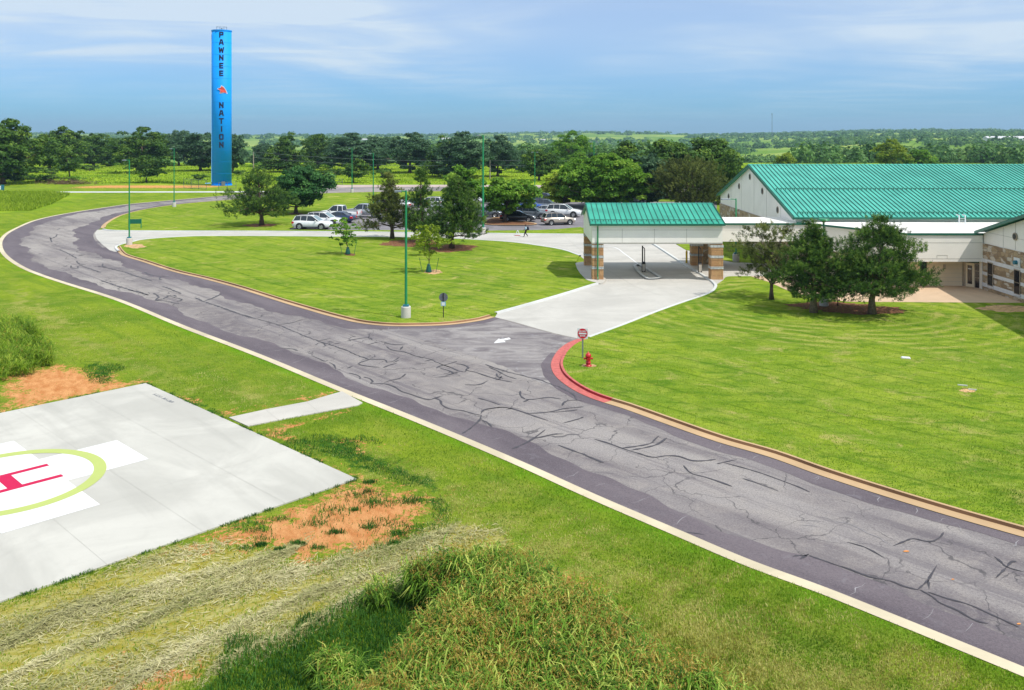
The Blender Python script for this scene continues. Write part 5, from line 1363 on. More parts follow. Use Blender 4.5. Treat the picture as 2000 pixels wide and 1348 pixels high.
def make_tree_mesh(kind, h, rx, z0, nclump, nleaf, lsize, seed, clump_r=None, flat=0.7, aspect=.55, trunk_r=.2, limbs=16, lean=0.0, needle=False, inner=.35, lobes=.22):
    """returns (crown verts, faces, tone), (trunk MB)"""
    rs = np.random.RandomState(seed); ch = h-z0
    ph = rs.uniform(0, 6.28, 6)
    t = rs.uniform(0, 1, nclump*3)
    w = envelope(kind, t); keep = rs.uniform(0, 1, len(t)) < (w**1.3+.06); t = t[keep][:nclump]; w = w[keep][:nclump]; n = len(t)
    th = rs.uniform(0, 2*np.pi, n)
    rad = (inner+(1-inner)*rs.uniform(0, 1, n)**0.55)
    lob = 1+lobes*np.sin(3*th+ph[0]+t*4)+lobes*.6*np.sin(5*th+ph[1]-t*7)+lobes*.5*rs.normal(size=n)
    rr = rx*w*rad*np.clip(lob, .5, 1.35)
    C = np.stack([rr*np.cos(th)+lean*t*ch, rr*np.sin(th), z0+t*ch+lobes*.25*ch*.3*rs.normal(size=n)], 1)
    C[:, 2] = np.clip(C[:, 2], z0, h)
    cr = clump_r or rx*.2
    crs = cr*rs.uniform(.6, 1.25, n)*(0.6+.4*w)
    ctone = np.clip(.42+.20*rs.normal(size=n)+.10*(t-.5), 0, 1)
    idx = np.repeat(np.arange(n), nleaf); m = len(idx)
    d = rs.normal(size=(m, 3)); d /= np.linalg.norm(d, axis=1, keepdims=True)
    d[:, 2] = np.where(d[:, 2] < -.3, -d[:, 2]*.5, d[:, 2])
    q = rs.uniform(.25, 1, m)**.5
    c = C[idx]+d*(crs[idx]*q)[:, None]*np.array([1, 1, flat])
    if needle:
        # each twig is a bottle brush: needles stand out round an axis that points outward and up
        k = max(2, nleaf//30); sub_ = np.arange(m) % k
        o0 = np.stack([C[:, 0], C[:, 1], np.full(n, .55*rx)], 1); o0 /= np.linalg.norm(o0, axis=1, keepdims=True)
        ax = o0[:, None, :]*1.0+rs.normal(size=(n, k, 3))*.55; ax[:, :, 2] = ax[:, :, 2]*.75+.42; ax /= np.linalg.norm(ax, axis=2, keepdims=True)
        bs = C[:, None, :]+rs.normal(size=(n, k, 3))*crs[:, None, None]*np.array([.62, .62, .55*flat])
        A = ax[idx, sub_]; B = bs[idx, sub_]; ln = (crs[idx]*rs.uniform(.9, 1.15, m))*.80; tt = rs.uniform(0, 1, m)**.8
        pr_ = rs.normal(size=(m, 3)); pr_ -= A*np.sum(pr_*A, 1, keepdims=True); pr_ /= np.maximum(np.linalg.norm(pr_, axis=1, keepdims=True), .05); dd = A*(.35+.5*tt)[:, None]+pr_*.8; dd /= np.linalg.norm(dd, axis=1, keepdims=True)
        sz = lsize*rs.uniform(.65, 1.1, m)*(1.05-.45*tt)
        c = B+A*(ln*tt)[:, None]*.95+dd*sz[:, None]*.75
        btone = rs.normal(size=(n, k))*.12
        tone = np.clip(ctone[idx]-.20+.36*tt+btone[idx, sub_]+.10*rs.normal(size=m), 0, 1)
        nr = np.cross(dd, rs.normal(size=(m, 3)))
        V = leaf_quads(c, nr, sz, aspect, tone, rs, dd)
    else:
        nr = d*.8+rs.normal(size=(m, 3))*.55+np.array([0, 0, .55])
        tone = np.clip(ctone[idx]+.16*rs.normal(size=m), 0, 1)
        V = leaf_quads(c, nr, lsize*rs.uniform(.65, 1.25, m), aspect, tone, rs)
    tb = MB(); top = z0+ch*(.86 if kind in ('pine', 'cone') else .55)
    tp = []; trr = []
    for k in range(7):
        s = k/6; tp.append((lean*max(0, s*top-z0)+.06*rx*math.sin(s*5+ph[2])*s*.5, .05*rx*math.sin(s*4+ph[3])*s*.5, s*top)); trr.append(trunk_r*(1.35 if k == 0 else 1)*(1-.72*s))
    tb.tube(tp, trr, 9)
    order = rs.permutation(n)[:limbs]
    for i in order:
        c_ = C[i]; zr = c_[2]*(.62 if kind not in ('pine', 'cone') else .9); zr = min(max(zr, z0*.75), top*.97)
        s = zr/top; bx = lean*max(0, zr-z0)+.06*rx*math.sin(s*5+ph[2])*s*.5
        a = Vector((bx, .05*rx*math.sin(s*4+ph[3])*s*.5, zr)); b = Vector(c_); mid = a.lerp(b, .5)+Vector((0, 0, (.06 if kind in ('pine', 'cone') else -.05)*rx))
        r0 = trunk_r*(1-.72*s)*.5
        tb.tube([a, mid, b], [r0, r0*.6, r0*.22], 5)
    return V, tb

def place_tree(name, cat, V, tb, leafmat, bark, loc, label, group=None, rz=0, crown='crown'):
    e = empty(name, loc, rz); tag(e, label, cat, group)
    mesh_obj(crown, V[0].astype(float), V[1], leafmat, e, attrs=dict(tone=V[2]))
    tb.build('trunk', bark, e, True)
    return e
def copy_tree(o, loc, rz, sc, label, group=None, mat=None):
    r = o.copy(); col.objects.link(r); r.location = loc; r.rotation_euler = (0, 0, rz); r.scale = sc; r['label'] = label
    if group: r['group'] = group
    for ch in list(o.children):
        c = ch.copy(); col.objects.link(c); c.parent = r
        if mat and c.name.startswith('crown'):
            c.data = c.data.copy() if False else c.data
            c.material_slots[0].link = 'OBJECT'; c.material_slots[0].material = mat
    return r

def tree_px(name, cat, kind, base, xl, xr, top, bot, label, leafmat, ncl, nlf, ls, seed, z=LZ, bark='bark', **kw):
    """tree from its outline in the photo: base point, crown extent left/right/top/bottom"""
    bx, by = base; x, y = P(bx, by, z); s = y/F
    h = (by-top)*s; z0 = (by-bot)*s; rx = (xr-xl)/2*s; lean = ((xl+xr)/2-bx)*s/max(h-z0, .1)
    cx_off = lean
    V, tb = make_tree_mesh(kind, h, rx, z0, ncl, nlf, ls, seed, lean=0.0, **kw)
    off = ((xl+xr)/2-bx)*s
    t = np.clip((V[0][:, 2]-z0*.8)/max(h-z0, .1), 0, 1); V[0][:, 0] += off*np.clip(t*2, 0, 1)
    tb.v = [(p[0]+off*min(1, max(0, (p[2]-z0*.8)/max(h-z0, .1))*2), p[1], p[2]) for p in tb.v]
    return place_tree(name, cat, V, tb, M[leafmat], M[bark], (x, y, z), label)

# --- pines by the patio (largest trees in view)
tree_px('pine_tree', 'pine', 'pine', (1703,613), 1618, 1820, 424, 580, 'largest bushy pine, rightmost of the three beside the patio', 'pine', 290, 420, 0.125, 21, bark='bark_light', needle=True, aspect=.15, flat=.55, trunk_r=.24, limbs=46, clump_r=.62, inner=.18, lobes=.2)
tree_px('pine_tree', 'pine', 'pine', (1589,610), 1512, 1668, 440, 578, 'dark middle pine of the three beside the patio, crown reaching low', 'pine', 205, 420, 0.125, 22, bark='bark_light', needle=True, aspect=.15, flat=.55, trunk_r=.24, limbs=40, clump_r=.58, inner=.18, lobes=.28)
tree_px('pine_tree', 'pine', 'vase', (1507,585), 1444, 1572, 441, 545, 'thin leaning pine left of the darker pines, nearest the canopy', 'pine_brown', 110, 330, 0.120, 23, needle=True, aspect=.15, flat=.55, trunk_r=.16, limbs=34, clump_r=.55, inner=.15, lobes=.35)
# low bush beside the lamp base
V, tb = make_tree_mesh('round', 1.1, 1.0, .15, 26, 70, .10, 24, needle=True, aspect=.2, trunk_r=.05, limbs=8, clump_r=.35)
place_tree('bush', 'bush', V, tb, M['pine'], M['bark'], (*P(1636, 597, LZ), LZ), 'low dark bush between the middle and right pines')

# --- pines and trees around the entry lawn
tree_px('pine_tree', 'pine', 'pine', (511,440), 441, 568, 332, 420, 'spreading pine on the lawn right of the blue tower', 'pine', 150, 300, 0.190, 31, needle=True, aspect=.17, flat=.5, trunk_r=.30, limbs=34, clump_r=.95, inner=.2, lobes=.28)
tree_px('leafy_tree', 'tree', 'vase', (578,417), 541, 645, 328, 400, 'dark rounded leafy tree behind the spreading pine', 'pear', 150, 150, .24, 32, trunk_r=.30, limbs=26, clump_r=1.1, flat=.8, lobes=.2)
tree_px('pine_tree', 'pine', 'cone', (766,466), 712, 808, 345, 446, 'pine with low boughs left of the nearest lamp post', 'pine_brown', 140, 280, 0.170, 33, needle=True, aspect=.17, flat=.45, trunk_r=.24, limbs=34, clump_r=.75, inner=.2, lobes=.3)
tree_px('pine_tree', 'pine', 'pine', (825,472), 783, 862, 333, 450, 'tall loose pine between the low boughed pine and the dense conical one', 'pine', 100, 260, 0.170, 34, needle=True, aspect=.17, flat=.5, trunk_r=.20, limbs=30, clump_r=.80, inner=.15, lobes=.35)
tree_px('pine_tree', 'pine', 'cone', (882,485), 836, 955, 349, 460, 'dense conical pine on the lawn left of the walking person', 'pine', 230, 300, 0.160, 35, needle=True, aspect=.17, flat=.6, trunk_r=.27, limbs=30, clump_r=.75, inner=.25, lobes=.16)
tree_px('leafy_tree', 'tree', 'vase', (905,432), 868, 938, 327, 400, 'lighter leafy tree rising behind the dense conical pine', 'maple', 80, 120, .24, 36, trunk_r=.2, limbs=18, clump_r=1.0, lobes=.3, z=.02)
tree_px('leafy_tree', 'tree', 'round', (986,433), 945, 1042, 350, 415, 'bright leafy tree on the parking island above the black sedan', 'maple', 120, 120, .25, 37, trunk_r=.25, limbs=22, clump_r=1.0, lobes=.22, z=.13)
tree_px('leafy_tree', 'tree', 'oak', (1180,405), 1105, 1265, 303, 398, 'largest bright leafy tree behind the canopy roof', 'maple', 360, 150, .26, 38, trunk_r=.4, limbs=40, clump_r=1.25, lobes=.25, z=.02)
tree_px('leafy_tree', 'tree', 'round', (1100,402), 1066, 1140, 338, 396, 'yellow green leafy tree left of the large bright tree', 'lime', 100, 110, .25, 39, trunk_r=.25, limbs=18, clump_r=1.1, lobes=.2, z=.02)
tree_px('leafy_tree', 'tree', 'round', (1265,404), 1230, 1310, 303, 392, 'bluish leafy tree behind the canopy, left of the brown pine', 'blueoak', 110, 110, .30, 40, trunk_r=.3, limbs=18, clump_r=1.4, lobes=.2, z=.02)
tree_px('pine_tree', 'pine', 'round', (1350,412), 1292, 1412, 314, 400, 'broad brownish pine left of the main gable', 'pine_brown', 325, 174, 0.248, 41, needle=True, aspect=.2, trunk_r=.35, limbs=24, clump_r=1.2, inner=.3, lobes=.15, flat=.8, z=.02)
tree_px('pine_tree', 'pine', 'cone', (1420,398), 1384, 1452, 304, 390, 'dark conifer touching the left corner of the main gable', 'pine', 212, 174, 0.248, 42, needle=True, aspect=.2, trunk_r=.3, limbs=20, clump_r=1.1, inner=.3, lobes=.2, z=.02)
tree_px('oak_tree', 'tree', 'oak', (1395,385), 1328, 1443, 272, 375, 'big round oak rising behind the brown pine and gable', 'oak', 190, 130, .36, 43, trunk_r=.5, limbs=24, clump_r=2.0, lobes=.15, z=.02)
tree_px('oak_tree', 'tree', 'oak', (1300,388), 1255, 1345, 279, 378, 'dark oak behind the bluish tree', 'oak', 130, 130, .36, 44, trunk_r=.5, limbs=20, clump_r=1.9, lobes=.2, z=.02)
tree_px('oak_tree', 'tree', 'oak', (1217,392), 1190, 1252, 281, 370, 'dark upright oak behind the large bright tree', 'oak', 100, 120, .36, 45, trunk_r=.4, limbs=18, clump_r=1.7, lobes=.25, z=.02)

# --- staked saplings
def sapling(px, by, top, xl, xr, bot, label, mat, seed, tilt):
    x, y = P(px, by, LZ); s = y/F
    e = tree_px('young_tree', 'young tree', 'round', (px, by), xl, xr, top, bot, label, mat, 46, 34, .13, seed, trunk_r=.055, limbs=20, clump_r=.42, lobes=.3, inner=.1)
    b = empty('watering_bag', (x-.03, y-.02, LZ)); tag(b, 'dark green watering bag around the trunk of the '+('left' if px < 700 else 'right')+' staked young tree', 'watering bag')
    m_ = MB(); lathe(m_, [(.27,0),(.28,.12),(.22,.4),(.13,.72),(.09,.80)], 14); m_.build('bag', M['bag'], b, True)
    m_ = MB(); m_.cyl(0, 0, .66, .70, .15, .14, 14); m_.build('band', M['black'], b)
    for sg in (-1, 1):
        k = empty('tree_stake', (x+sg*.62, y, LZ)); tag(k, ('left' if sg < 0 else 'right')+' tilted metal stake beside the '+('left' if px < 700 else 'right')+' young tree', 'stake', 'stakes of the young trees')
        m_ = MB(); m_.tube([(0, 0, -.1), (sg*.28, 0, 1.35)], .025, 5); m_.build('rod', M['trim_green'], k)
        m_ = MB(); m_.tube([(sg*.26, 0, 1.22), (-sg*.62, 0, 1.15)], .008, 4); m_.build('guy_strap', M['wire'], k)
    return e
sapling(680, 497, 424, 643, 696, 480, 'left staked young tree with olive leaves', 'maple', 51, 1)
sapling(838, 532, 437, 804, 875, 503, 'right staked young tree with yellow green leaves', 'lime', 52, 1)
tree_px('young_tree', 'young tree', 'cone', (829,500), 818, 842, 440, 470, 'slim upright pale sapling behind the right staked tree', 'lime', 18, 30, .13, 53, trunk_r=.04, limbs=8, clump_r=.4)

# --- belt of big trees across the meadow: four models, copied
proto = []
for i, (kd, h, rx, z0, lb) in enumerate((('oak', 13, 7.5, 1.2, .42), ('oak', 12, 6.0, 1.8, .36), ('round', 11, 6.5, .5, .45), ('oak', 15, 6.0, 1.4, .38), ('cone', 13, 7.0, .8, .40), ('round', 13, 6.5, 1.0, .5))):
    proto.append((make_tree_mesh(kd, h, rx, z0, 165, 100, .31, 60+i, clump_r=1.6, trunk_r=.45, limbs=22, lobes=lb, flat=.8, aspect=.6), h, rx))
belt = [ # base x, base y, crown left, right, top, label
 (8,360,-75,82,236,0,'huge dark oak at the left edge, trunk behind the teal board'),
 (95,331,62,135,262,1,'rounded oak second from the left edge behind the meadow'),
 (128,330,85,178,249,0,'oak with bare top twigs left of the lone small meadow tree'),
 (185,326,146,216,264,5,'low spreading oak right of the bare topped one'),
 (272,338,233,326,250,3,'tall oak standing over the far left lamp post'),
 (345,324,322,382,255,1,'dark oak between the tall oak and the second lamp post'),
 (395,334,348,430,263,5,'broad tree directly left of the tower'),
 (455,338,428,482,262,1,'dark tree directly right of the tower'),
 (560,336,516,600,258,4,'rounded oak above the utility wires right of the tower'),
 (618,329,590,652,266,2,'mid belt oak left of the far road lamp post'),
 (690,334,640,742,261,3,'wide oak behind the far road lamp post'),
 (735,331,705,775,270,5,'smaller dark oak behind the parking lot lamp post'),
 (800,338,750,852,261,0,'wide oak behind the pines of the lawn'),
 (868,345,826,910,264,4,'dark oak left of the tallest green post'),
 (905,348,862,955,259,3,'tall dark oak just left of the tallest green post'),
 (970,345,935,1012,266,0,'dense oak right of the tallest green post'),
 (1020,337,1003,1040,296,2,'small round tree in the gap of the meadow'),
 (1052,353,1022,1085,292,1,'small oak with visible trunk in the meadow gap'),
 (1117,338,1086,1149,257,3,'tall bright oak standing alone above the skyline'),
 (1132,345,1105,1160,300,2,'low round tree in front of the tall bright oak'),
 (1170,350,1144,1200,300,5,'dark tree behind the large bright leafy tree'),
 (515,326,490,540,283,2,'low oak behind the first utility pole'),
 (20,340,-40,40,255,2,'shaded oak behind the huge one at the left edge'),
 (225,322,205,250,282,2,'low bushy tree in the gap left of the tall oak'),
 (1340,352,1310,1372,290,2,'dark tree showing between the two big oaks behind the canopy'),
]
made = {}
for (bx, by, xl, xr, top, k, lab) in belt:
    x, y = P(bx, by); s = y/F; hh = (by-top)*s; rr = (xr-xl)/2*s
    (V, tb), h0, r0 = proto[k]; sc = (rr/r0*1.04, rr/r0*1.04, hh/h0*1.0); rz = random.uniform(0, 6.28)
    loc = (x+((xl+xr)/2-bx)*s*.6, y, float(terr(x, y)))
    if k not in made:
        o = place_tree('oak_tree', 'tree', V, tb, M['oak'], M['bark'], loc, lab, 'oaks beyond the meadow', rz); o.scale = sc; made[k] = o
    else: copy_tree(made[k], loc, rz, sc, lab, 'oaks beyond the meadow', M['maple'] if 'bright oak' in lab else (M['blueoak'] if (bx*7) % 5 == 0 else (M['oaklite'] if (bx*3) % 4 == 1 else None)))
# smaller trees in the meadow
tree_px('small_tree', 'tree', 'round', (136,349), 105, 158, 289, 338, 'small leafy tree alone in the meadow near the left edge', 'oak', 60, 60, .34, 71, z=0, trunk_r=.2, limbs=10, clump_r=1.3, lobes=.3)
tree_px('small_tree', 'tree', 'oak', (286,357), 257, 318, 303, 347, 'small leafy tree leaning in front of the tall oak', 'oak', 60, 60, .34, 72, z=0, trunk_r=.2, limbs=10, clump_r=1.3, lobes=.3)
tree_px('small_tree', 'tree', 'oak', (690,357), 672, 716, 312, 347, 'small dark tree touching the far road lamp post', 'oak', 50, 60, .34, 73, z=0, trunk_r=.2, limbs=10, clump_r=1.2, lobes=.3)
for i, (bx, xl, xr, top, mt, lab) in enumerate(((1745,1712,1770,272,'lime','yellow green upright tree behind the green roof ridge'), (1790,1765,1822,293,'lime','yellow green round tree right of the upright one behind the ridge'), (1535,1520,1552,301,'lime','small yellow green tree behind the left part of the ridge'))):
    tree_px('leafy_tree', 'tree', 'oak', (bx, 340), xl, xr, top, 330, lab, mt if i != 1 else 'maple', 70, 60, .45, 75+i, z=0, trunk_r=.25, limbs=10, clump_r=1.6, lobes=.3)
# shrubs
sh = []
rs = np.random.RandomState(5)
shr = [(10,352),(28,354),(48,352),(70,355),(88,352),(104,356),(148,354),(60,338),(100,341),(223,317),(235,322),(190,320),(440,330),(470,342),(600,326),(640,330),(300,323),(335,325),(565,344),(625,345),(655,342),(880,352),(1140,341),(1490,348),(215,325),(175,334),(392,352),(1060,340),(700,345),(745,347),(505,330)]
words = 'low green shrub in the meadow'
V, tb = make_tree_mesh('round', 2.4, 2.2, .2, 22, 50, .28, 90, trunk_r=.08, limbs=5, clump_r=.9)
first = None
for i, (bx, by) in enumerate(shr):
    x, y = P(bx, by); z = float(terr(x, y)); sc = rs.uniform(.7, 1.35); s3 = (sc*rs.uniform(.9, 1.5), sc, sc*rs.uniform(.6, 1))
    lab = words
    if first is None:
        first = place_tree('shrub', 'shrub', V, tb, M['oak'], M['bark'], (x, y, z), lab, 'low shrubs scattered over the meadow'); first.scale = s3
    else: copy_tree(first, (x, y, z), rs.uniform(0, 6), s3, lab, 'low shrubs scattered over the meadow', M['maple'] if i % 3 == 0 else None)
# brush pile
m = 900; c = np.stack([rs.normal(0, 3.4, m), rs.normal(0, 1.2, m), np.abs(rs.normal(0, .55, m))+.05], 1); tdir = rs.normal(size=(m, 3))*np.array([1, 1, .35])
v, f, t = leaf_quads(c, rs.normal(size=(m, 3)), rs.uniform(.3, .9, m), .07, rs.uniform(0, 1, m), rs, tdir)
o = mesh_obj('brush_pile', v, f, M['brush'], attrs=dict(tone=t)); o.location = (*P(131, 360), 0); tag(o, 'pile of brown dead branches at the edge of the meadow', 'brush pile', kind='stuff')

# --- far woodland as one mass
rs = np.random.RandomState(9)
NW = 9000
Yw = np.exp(rs.uniform(np.log(385), np.log(4600), NW)); Rw = rs.uniform(-.74, .74, NW); Xw = Rw*Yw
fld = np.sin(Xw*.0093+1.7)*np.sin(Yw*.0041+.5+Xw*.002)+.55*np.sin(Xw*.021+Yw*.011)+.35*np.sin(Xw*.004-Yw*.0083+2)
keep = (fld < np.where(Yw > 900, .12, .30)+.42*(Rw > .24)) & ~((Rw > .2) & (Rw < .33) & (Yw < 520)) & ~((Rw > .24) & (Rw < .42) & (Yw > 620) & (Yw < 860) & (fld > -.1)) & ~((Rw > .12) & (Rw < .3) & (Yw > 1150) & (Yw < 1800) & (fld > -.55))
Xw, Yw = Xw[keep], Yw[keep]; n = len(Xw); Zw = terr(Xw, Yw)
rad = rs.uniform(3.2, 7.5, n)*(1+np.clip(Yw-1200, 0, 3000)/2300*1.4); hgt = rs.uniform(4.5, 10.5, n)
vs_, ts_, nf = [], [], 0
for lo, hi, nl, sz in ((0, 800, 150, .95), (800, 1700, 70, 1.6), (1700, 9999, 30, 3.2)):
    k = np.where((Yw >= lo) & (Yw < hi))[0]; idx = np.repeat(k, nl); m = len(idx)
    d = rs.normal(size=(m, 3)); d /= np.linalg.norm(d, axis=1, keepdims=True); d[:, 2] = np.abs(d[:, 2])*1.0-.12*rs.uniform(0, 1, m)
    bumpy = 1+.22*np.sin(d[:, 0]*5+idx)*np.sin(d[:, 1]*6+idx*1.7)
    c = np.stack([Xw[idx]+d[:, 0]*rad[idx]*bumpy, Yw[idx]+d[:, 1]*rad[idx]*bumpy, Zw[idx]+.8+d[:, 2]*(hgt[idx]-.8)*bumpy*.95], 1)
    v, f, t = leaf_quads(c, d*1.1+rs.normal(size=(m, 3))*.45+np.array([0, 0, .25]), sz*rs.uniform(.7, 1.3, m), .7, np.clip(.38+.22*np.sin(idx*12.9898)+.13*rs.normal(size=m), 0, 1), rs)
    vs_.append(v); ts_.append(t)
v = np.concatenate(vs_); t = np.concatenate(ts_); f = np.arange(len(v)).reshape(-1, 4)
o = mesh_obj('far_woodland', v, f, M['wood_far'], attrs=dict(tone=t)); tag(o, 'hazy green woodland covering the valley and hills to the horizon', 'woodland', kind='stuff')

# ================================================================== grasses
def vn(X, Y, s, seed=0):
    r = np.random.RandomState(seed); o = 0
    for k in range(5):
        a, b, c = r.uniform(-1, 1), r.uniform(-1, 1), r.uniform(0, 6.28); o = o+np.sin((a*X+b*Y)*s*(1+.6*k)+c)
    return o/3.2
def blades(X, Y, Z, h, w, lean, tone, rs):
    n = len(X); th = rs.uniform(0, 2*np.pi, n); la = rs.uniform(0, 2*np.pi, n)
    dx = np.cos(th)*w/2; dy = np.sin(th)*w/2; lx = np.cos(la)*lean; ly = np.sin(la)*lean
    p0 = np.stack([X, Y, Z], 1); d = np.stack([dx, dy, 0*dx], 1); l = np.stack([lx, ly, 0*lx], 1); up = np.stack([0*h, 0*h, h], 1)
    m0 = p0+l*.3+up*.62; tip = p0+l+up*np.clip(1.0-.35*(lean/np.maximum(h, .01))**2, .3, 1)[:, None]
    v = np.stack([p0-d, p0+d, m0+d*.8, m0-d*.8, tip+d*.08, tip-d*.08], 1).reshape(-1, 3)
    b = np.arange(n)[:, None]*6
    f = np.concatenate([b+np.array([0, 1, 2, 3]), b+np.array([3, 2, 4, 5])], 1).reshape(-1, 4)
    return v, f, np.repeat(tone, 6)
def inroad(X, Y):
    bad = pip(road_poly, X, Y) | pip(PAD, X, Y) | pip(PATH, X, Y) | pip(drive_poly, X, Y)
    lw = pip(island, X, Y) | pip(right_lawn, X, Y); bad |= ((ldist(IN_A, X, Y) < .75) | (ldist(IN_R, X, Y) < .75)) & ~lw
    bad |= pip(list(OUT)+list(reversed(OUT_IN)), X, Y) | (ldist(OUT, X, Y) < .03)
    return bad
# short turf in front of the camera
rs = np.random.RandomState(14)
n = 520000; Y = 1/rs.uniform(1/66, 1/17.5, n)**1.0; R_ = rs.uniform(-.72, .72, n); X = R_*Y
ok = ~inroad(X, Y) & ~pip(walkR, X, Y) & ~(ldist(DR_R, X, Y) < .22) & ~(ldist(DR_L, X, Y) < .22); X, Y = X[ok], Y[ok]
dm = np.zeros(len(X))
for p_ in D_CLAY: dm = np.maximum(dm, pmask(p_, X, Y, 1.0))
for p_ in D_CLAY_THIN: dm = np.maximum(dm, .85*pmask(p_, X, Y, .7))
hm = pmask(D_HAY[0], X, Y, 1.0)
ok = rs.uniform(0, 1, len(X)) > np.maximum(dm*.97, hm*.85); X, Y, hm = X[ok], Y[ok], hm[ok]; n = len(X)
tone = np.clip(.5+.22*vn(X, Y, 1.1, 3)+.16*vn(X, Y, 5, 4)+.2*rs.normal(size=n)+.1*hm, 0, 1)
drm = np.zeros(n)
for p_ in D_DRY: drm = np.maximum(drm, pmask(p_, X, Y, 3.0))
pn_ = .62*vn(X, Y, .8, 41)+.55*vn(X, Y, 2.1, 42)+.30*vn(X, Y, 6.0, 43)
isdry = rs.uniform(0, 1, n) < np.clip((drm*.62+.55*pn_-.12-.45*np.clip(1-ldist(OUT, X, Y)/1.5, 0, 1))*2.4, .02, .95)
tone = np.clip(tone+.22*np.clip(pn_, -1, .6)+.05, 0, 1)
onl = pip(right_lawn, X, Y) | pip(island, X, Y)
isdry &= ~(onl & (rs.uniform(0, 1, n) < .6))
v, f, t = blades(X, Y, np.where(onl, LZ, 0.0), rs.uniform(.03, .085, n)*np.where(onl, .75, 1)*(1+.5*np.clip(vn(X, Y, .8, 6), 0, 1)), rs.uniform(.012, .026, n), rs.uniform(.01, .06, n), tone, rs)
o = mesh_obj('short_grass', v, f, [M['tuft'], M['dryblade']], attrs=dict(tone=t), matidx=np.repeat(isdry.astype(int), 2)); tag(o, 'short mown grass between the helipad and the road', 'grass', kind='stuff')
# lush dark patches, one with the shade of the tall weeds painted in
Xs, Ys, Hs = [], [], []
for i, p_ in enumerate(D_LUSH_SHADE):
    p = np.array(p_); lo, hi = p.min(0), p.max(0); lo[1] = max(lo[1], 17.2); area = (hi-lo).prod(); n = int(area*(420 if i == 2 else 240))
    X = rs.uniform(lo[0], hi[0], n); Y = rs.uniform(lo[1], hi[1], n); ok = (sdf(p_, X, Y)+.7*vn(X, Y, 1.6, 8) < .1) & ~inroad(X, Y); Xs.append(X[ok]); Ys.append(Y[ok]); Hs.append(rs.uniform(.08, .26, ok.sum()) if i == 2 else rs.uniform(.04, .13, ok.sum()))
# tufts scattered over the clay
for k in range(75):
    cx_, cy_ = P(rs.uniform(420, 850), rs.uniform(820, 1080)); 
    if not any(pip(p_, np.array([cx_]), np.array([cy_]))[0] for p_ in D_CLAY+D_CLAY_THIN): continue
    n = int(rs.uniform(20, 260)); s_ = rs.uniform(.06, .5); Xs.append(rs.normal(cx_, s_, n)); Ys.append(rs.normal(cy_, s_*.6, n)); Hs.append(rs.uniform(.04, .16, n))
for (a_, b_) in ((PAD[0], PAD[1]), (PAD[1], PAD[2]), (PAD[3], PAD[0])):
    n = 3400; q = rs.uniform(0, 1, n); q = q[vn(q*18, q*0, 3.0, 17) > .25]; n = len(q); o_ = np.abs(rs.normal(0, .09, n))-.035
    dxy = np.array([b_[0]-a_[0], b_[1]-a_[1]]); nn_ = np.array([dxy[1], -dxy[0]])/np.hypot(*dxy)
    cen = np.array(pad(0, 0)); nn_ = nn_ if np.dot(nn_, np.array(a_)-cen) > 0 else -nn_
    Xs.append(a_[0]+dxy[0]*q+nn_[0]*o_); Ys.append(a_[1]+dxy[1]*q+nn_[1]*o_); Hs.append(rs.uniform(.04, .12, n))
X = np.concatenate(Xs); Y = np.concatenate(Ys); Hh = np.concatenate(Hs); ok = sdf(PAD, X, Y) > -.05; X, Y, Hh = X[ok], Y[ok], Hh[ok]; n = len(X)
v, f, t = blades(X, Y, np.zeros(n), Hh, rs.uniform(.014, .028, n), Hh*rs.uniform(.2, .8, n), np.clip(.45+.25*vn(X, Y, 2.2, 5)+.2*rs.normal(size=n), 0, 1), rs)
o = mesh_obj('lush_grass', v, f, M['lushb'], attrs=dict(tone=t)); tag(o, 'darker lush grass patches around the bare clay, one with weed shade painted in', 'grass', kind='stuff')
# loose hay and windrows
hp_ = np.array(D_HAY[0]); lo, hi = hp_.min(0), hp_.max(0); lo[1] = max(lo[1], 17.2); lo[0] = max(lo[0], -17)
n = 62000; X = rs.uniform(lo[0], hi[0], n); Y = rs.uniform(lo[1], hi[1], n)
den = .5+.5*np.sin((X*.45-Y*1.0)*1.9+.8*vn(X, Y, .8, 9)); ok = (sdf(D_HAY[0], X, Y) < .25*rs.normal(size=n)) & (rs.uniform(0, 1, n) < den**2.2+.05) & ~pip(PAD, X, Y)
X, Y = X[ok], Y[ok]; Z = rs.uniform(.01, .06, len(X))
W = [PP([(0,1262),(60,1238),(113,1204),(200,1180),(330,1140),(440,1118),(520,1092),(583,1072)]), PP([(0,1335),(90,1290),(200,1245),(283,1212),(390,1165),(500,1134),(620,1110),(700,1090),(800,1064),(880,1040)]), PP([(422,1302),(500,1264),(594,1230),(670,1181),(740,1150),(805,1128)]), PP([(250,1330),(330,1290),(430,1240),(520,1200),(610,1162),(688,1136),(800,1100)])]
for w_ in W:
    w_ = catmull(w_, 8); w_ = np.array(w_); m = 8500; q = rs.uniform(0, len(w_)-1.01, m); i0 = q.astype(int); fr = (q-i0)[:, None]; p = w_[i0]*(1-fr)+w_[i0+1]*fr
    off = rs.normal(0, .42, m)+.25*np.sin(q*.9)+.12*np.sin(q*2.7); nz = np.clip(.13*np.exp(-(off/.30)**2), 0, .2)*(.6+.4*np.sin(q*1.7)); X = np.concatenate([X, p[:, 0]+off*.35+rs.normal(0, .05, m)]); Y = np.concatenate([Y, p[:, 1]+off]); Z = np.concatenate([Z, .01+nz*rs.uniform(0, 1, m)])
n = len(X); a = .55+1.1*vn(X, Y, 1.7, 51)+rs.normal(0, 1.0, n); tdir = np.stack([np.cos(a), np.sin(a), rs.normal(0, .22, n)], 1)
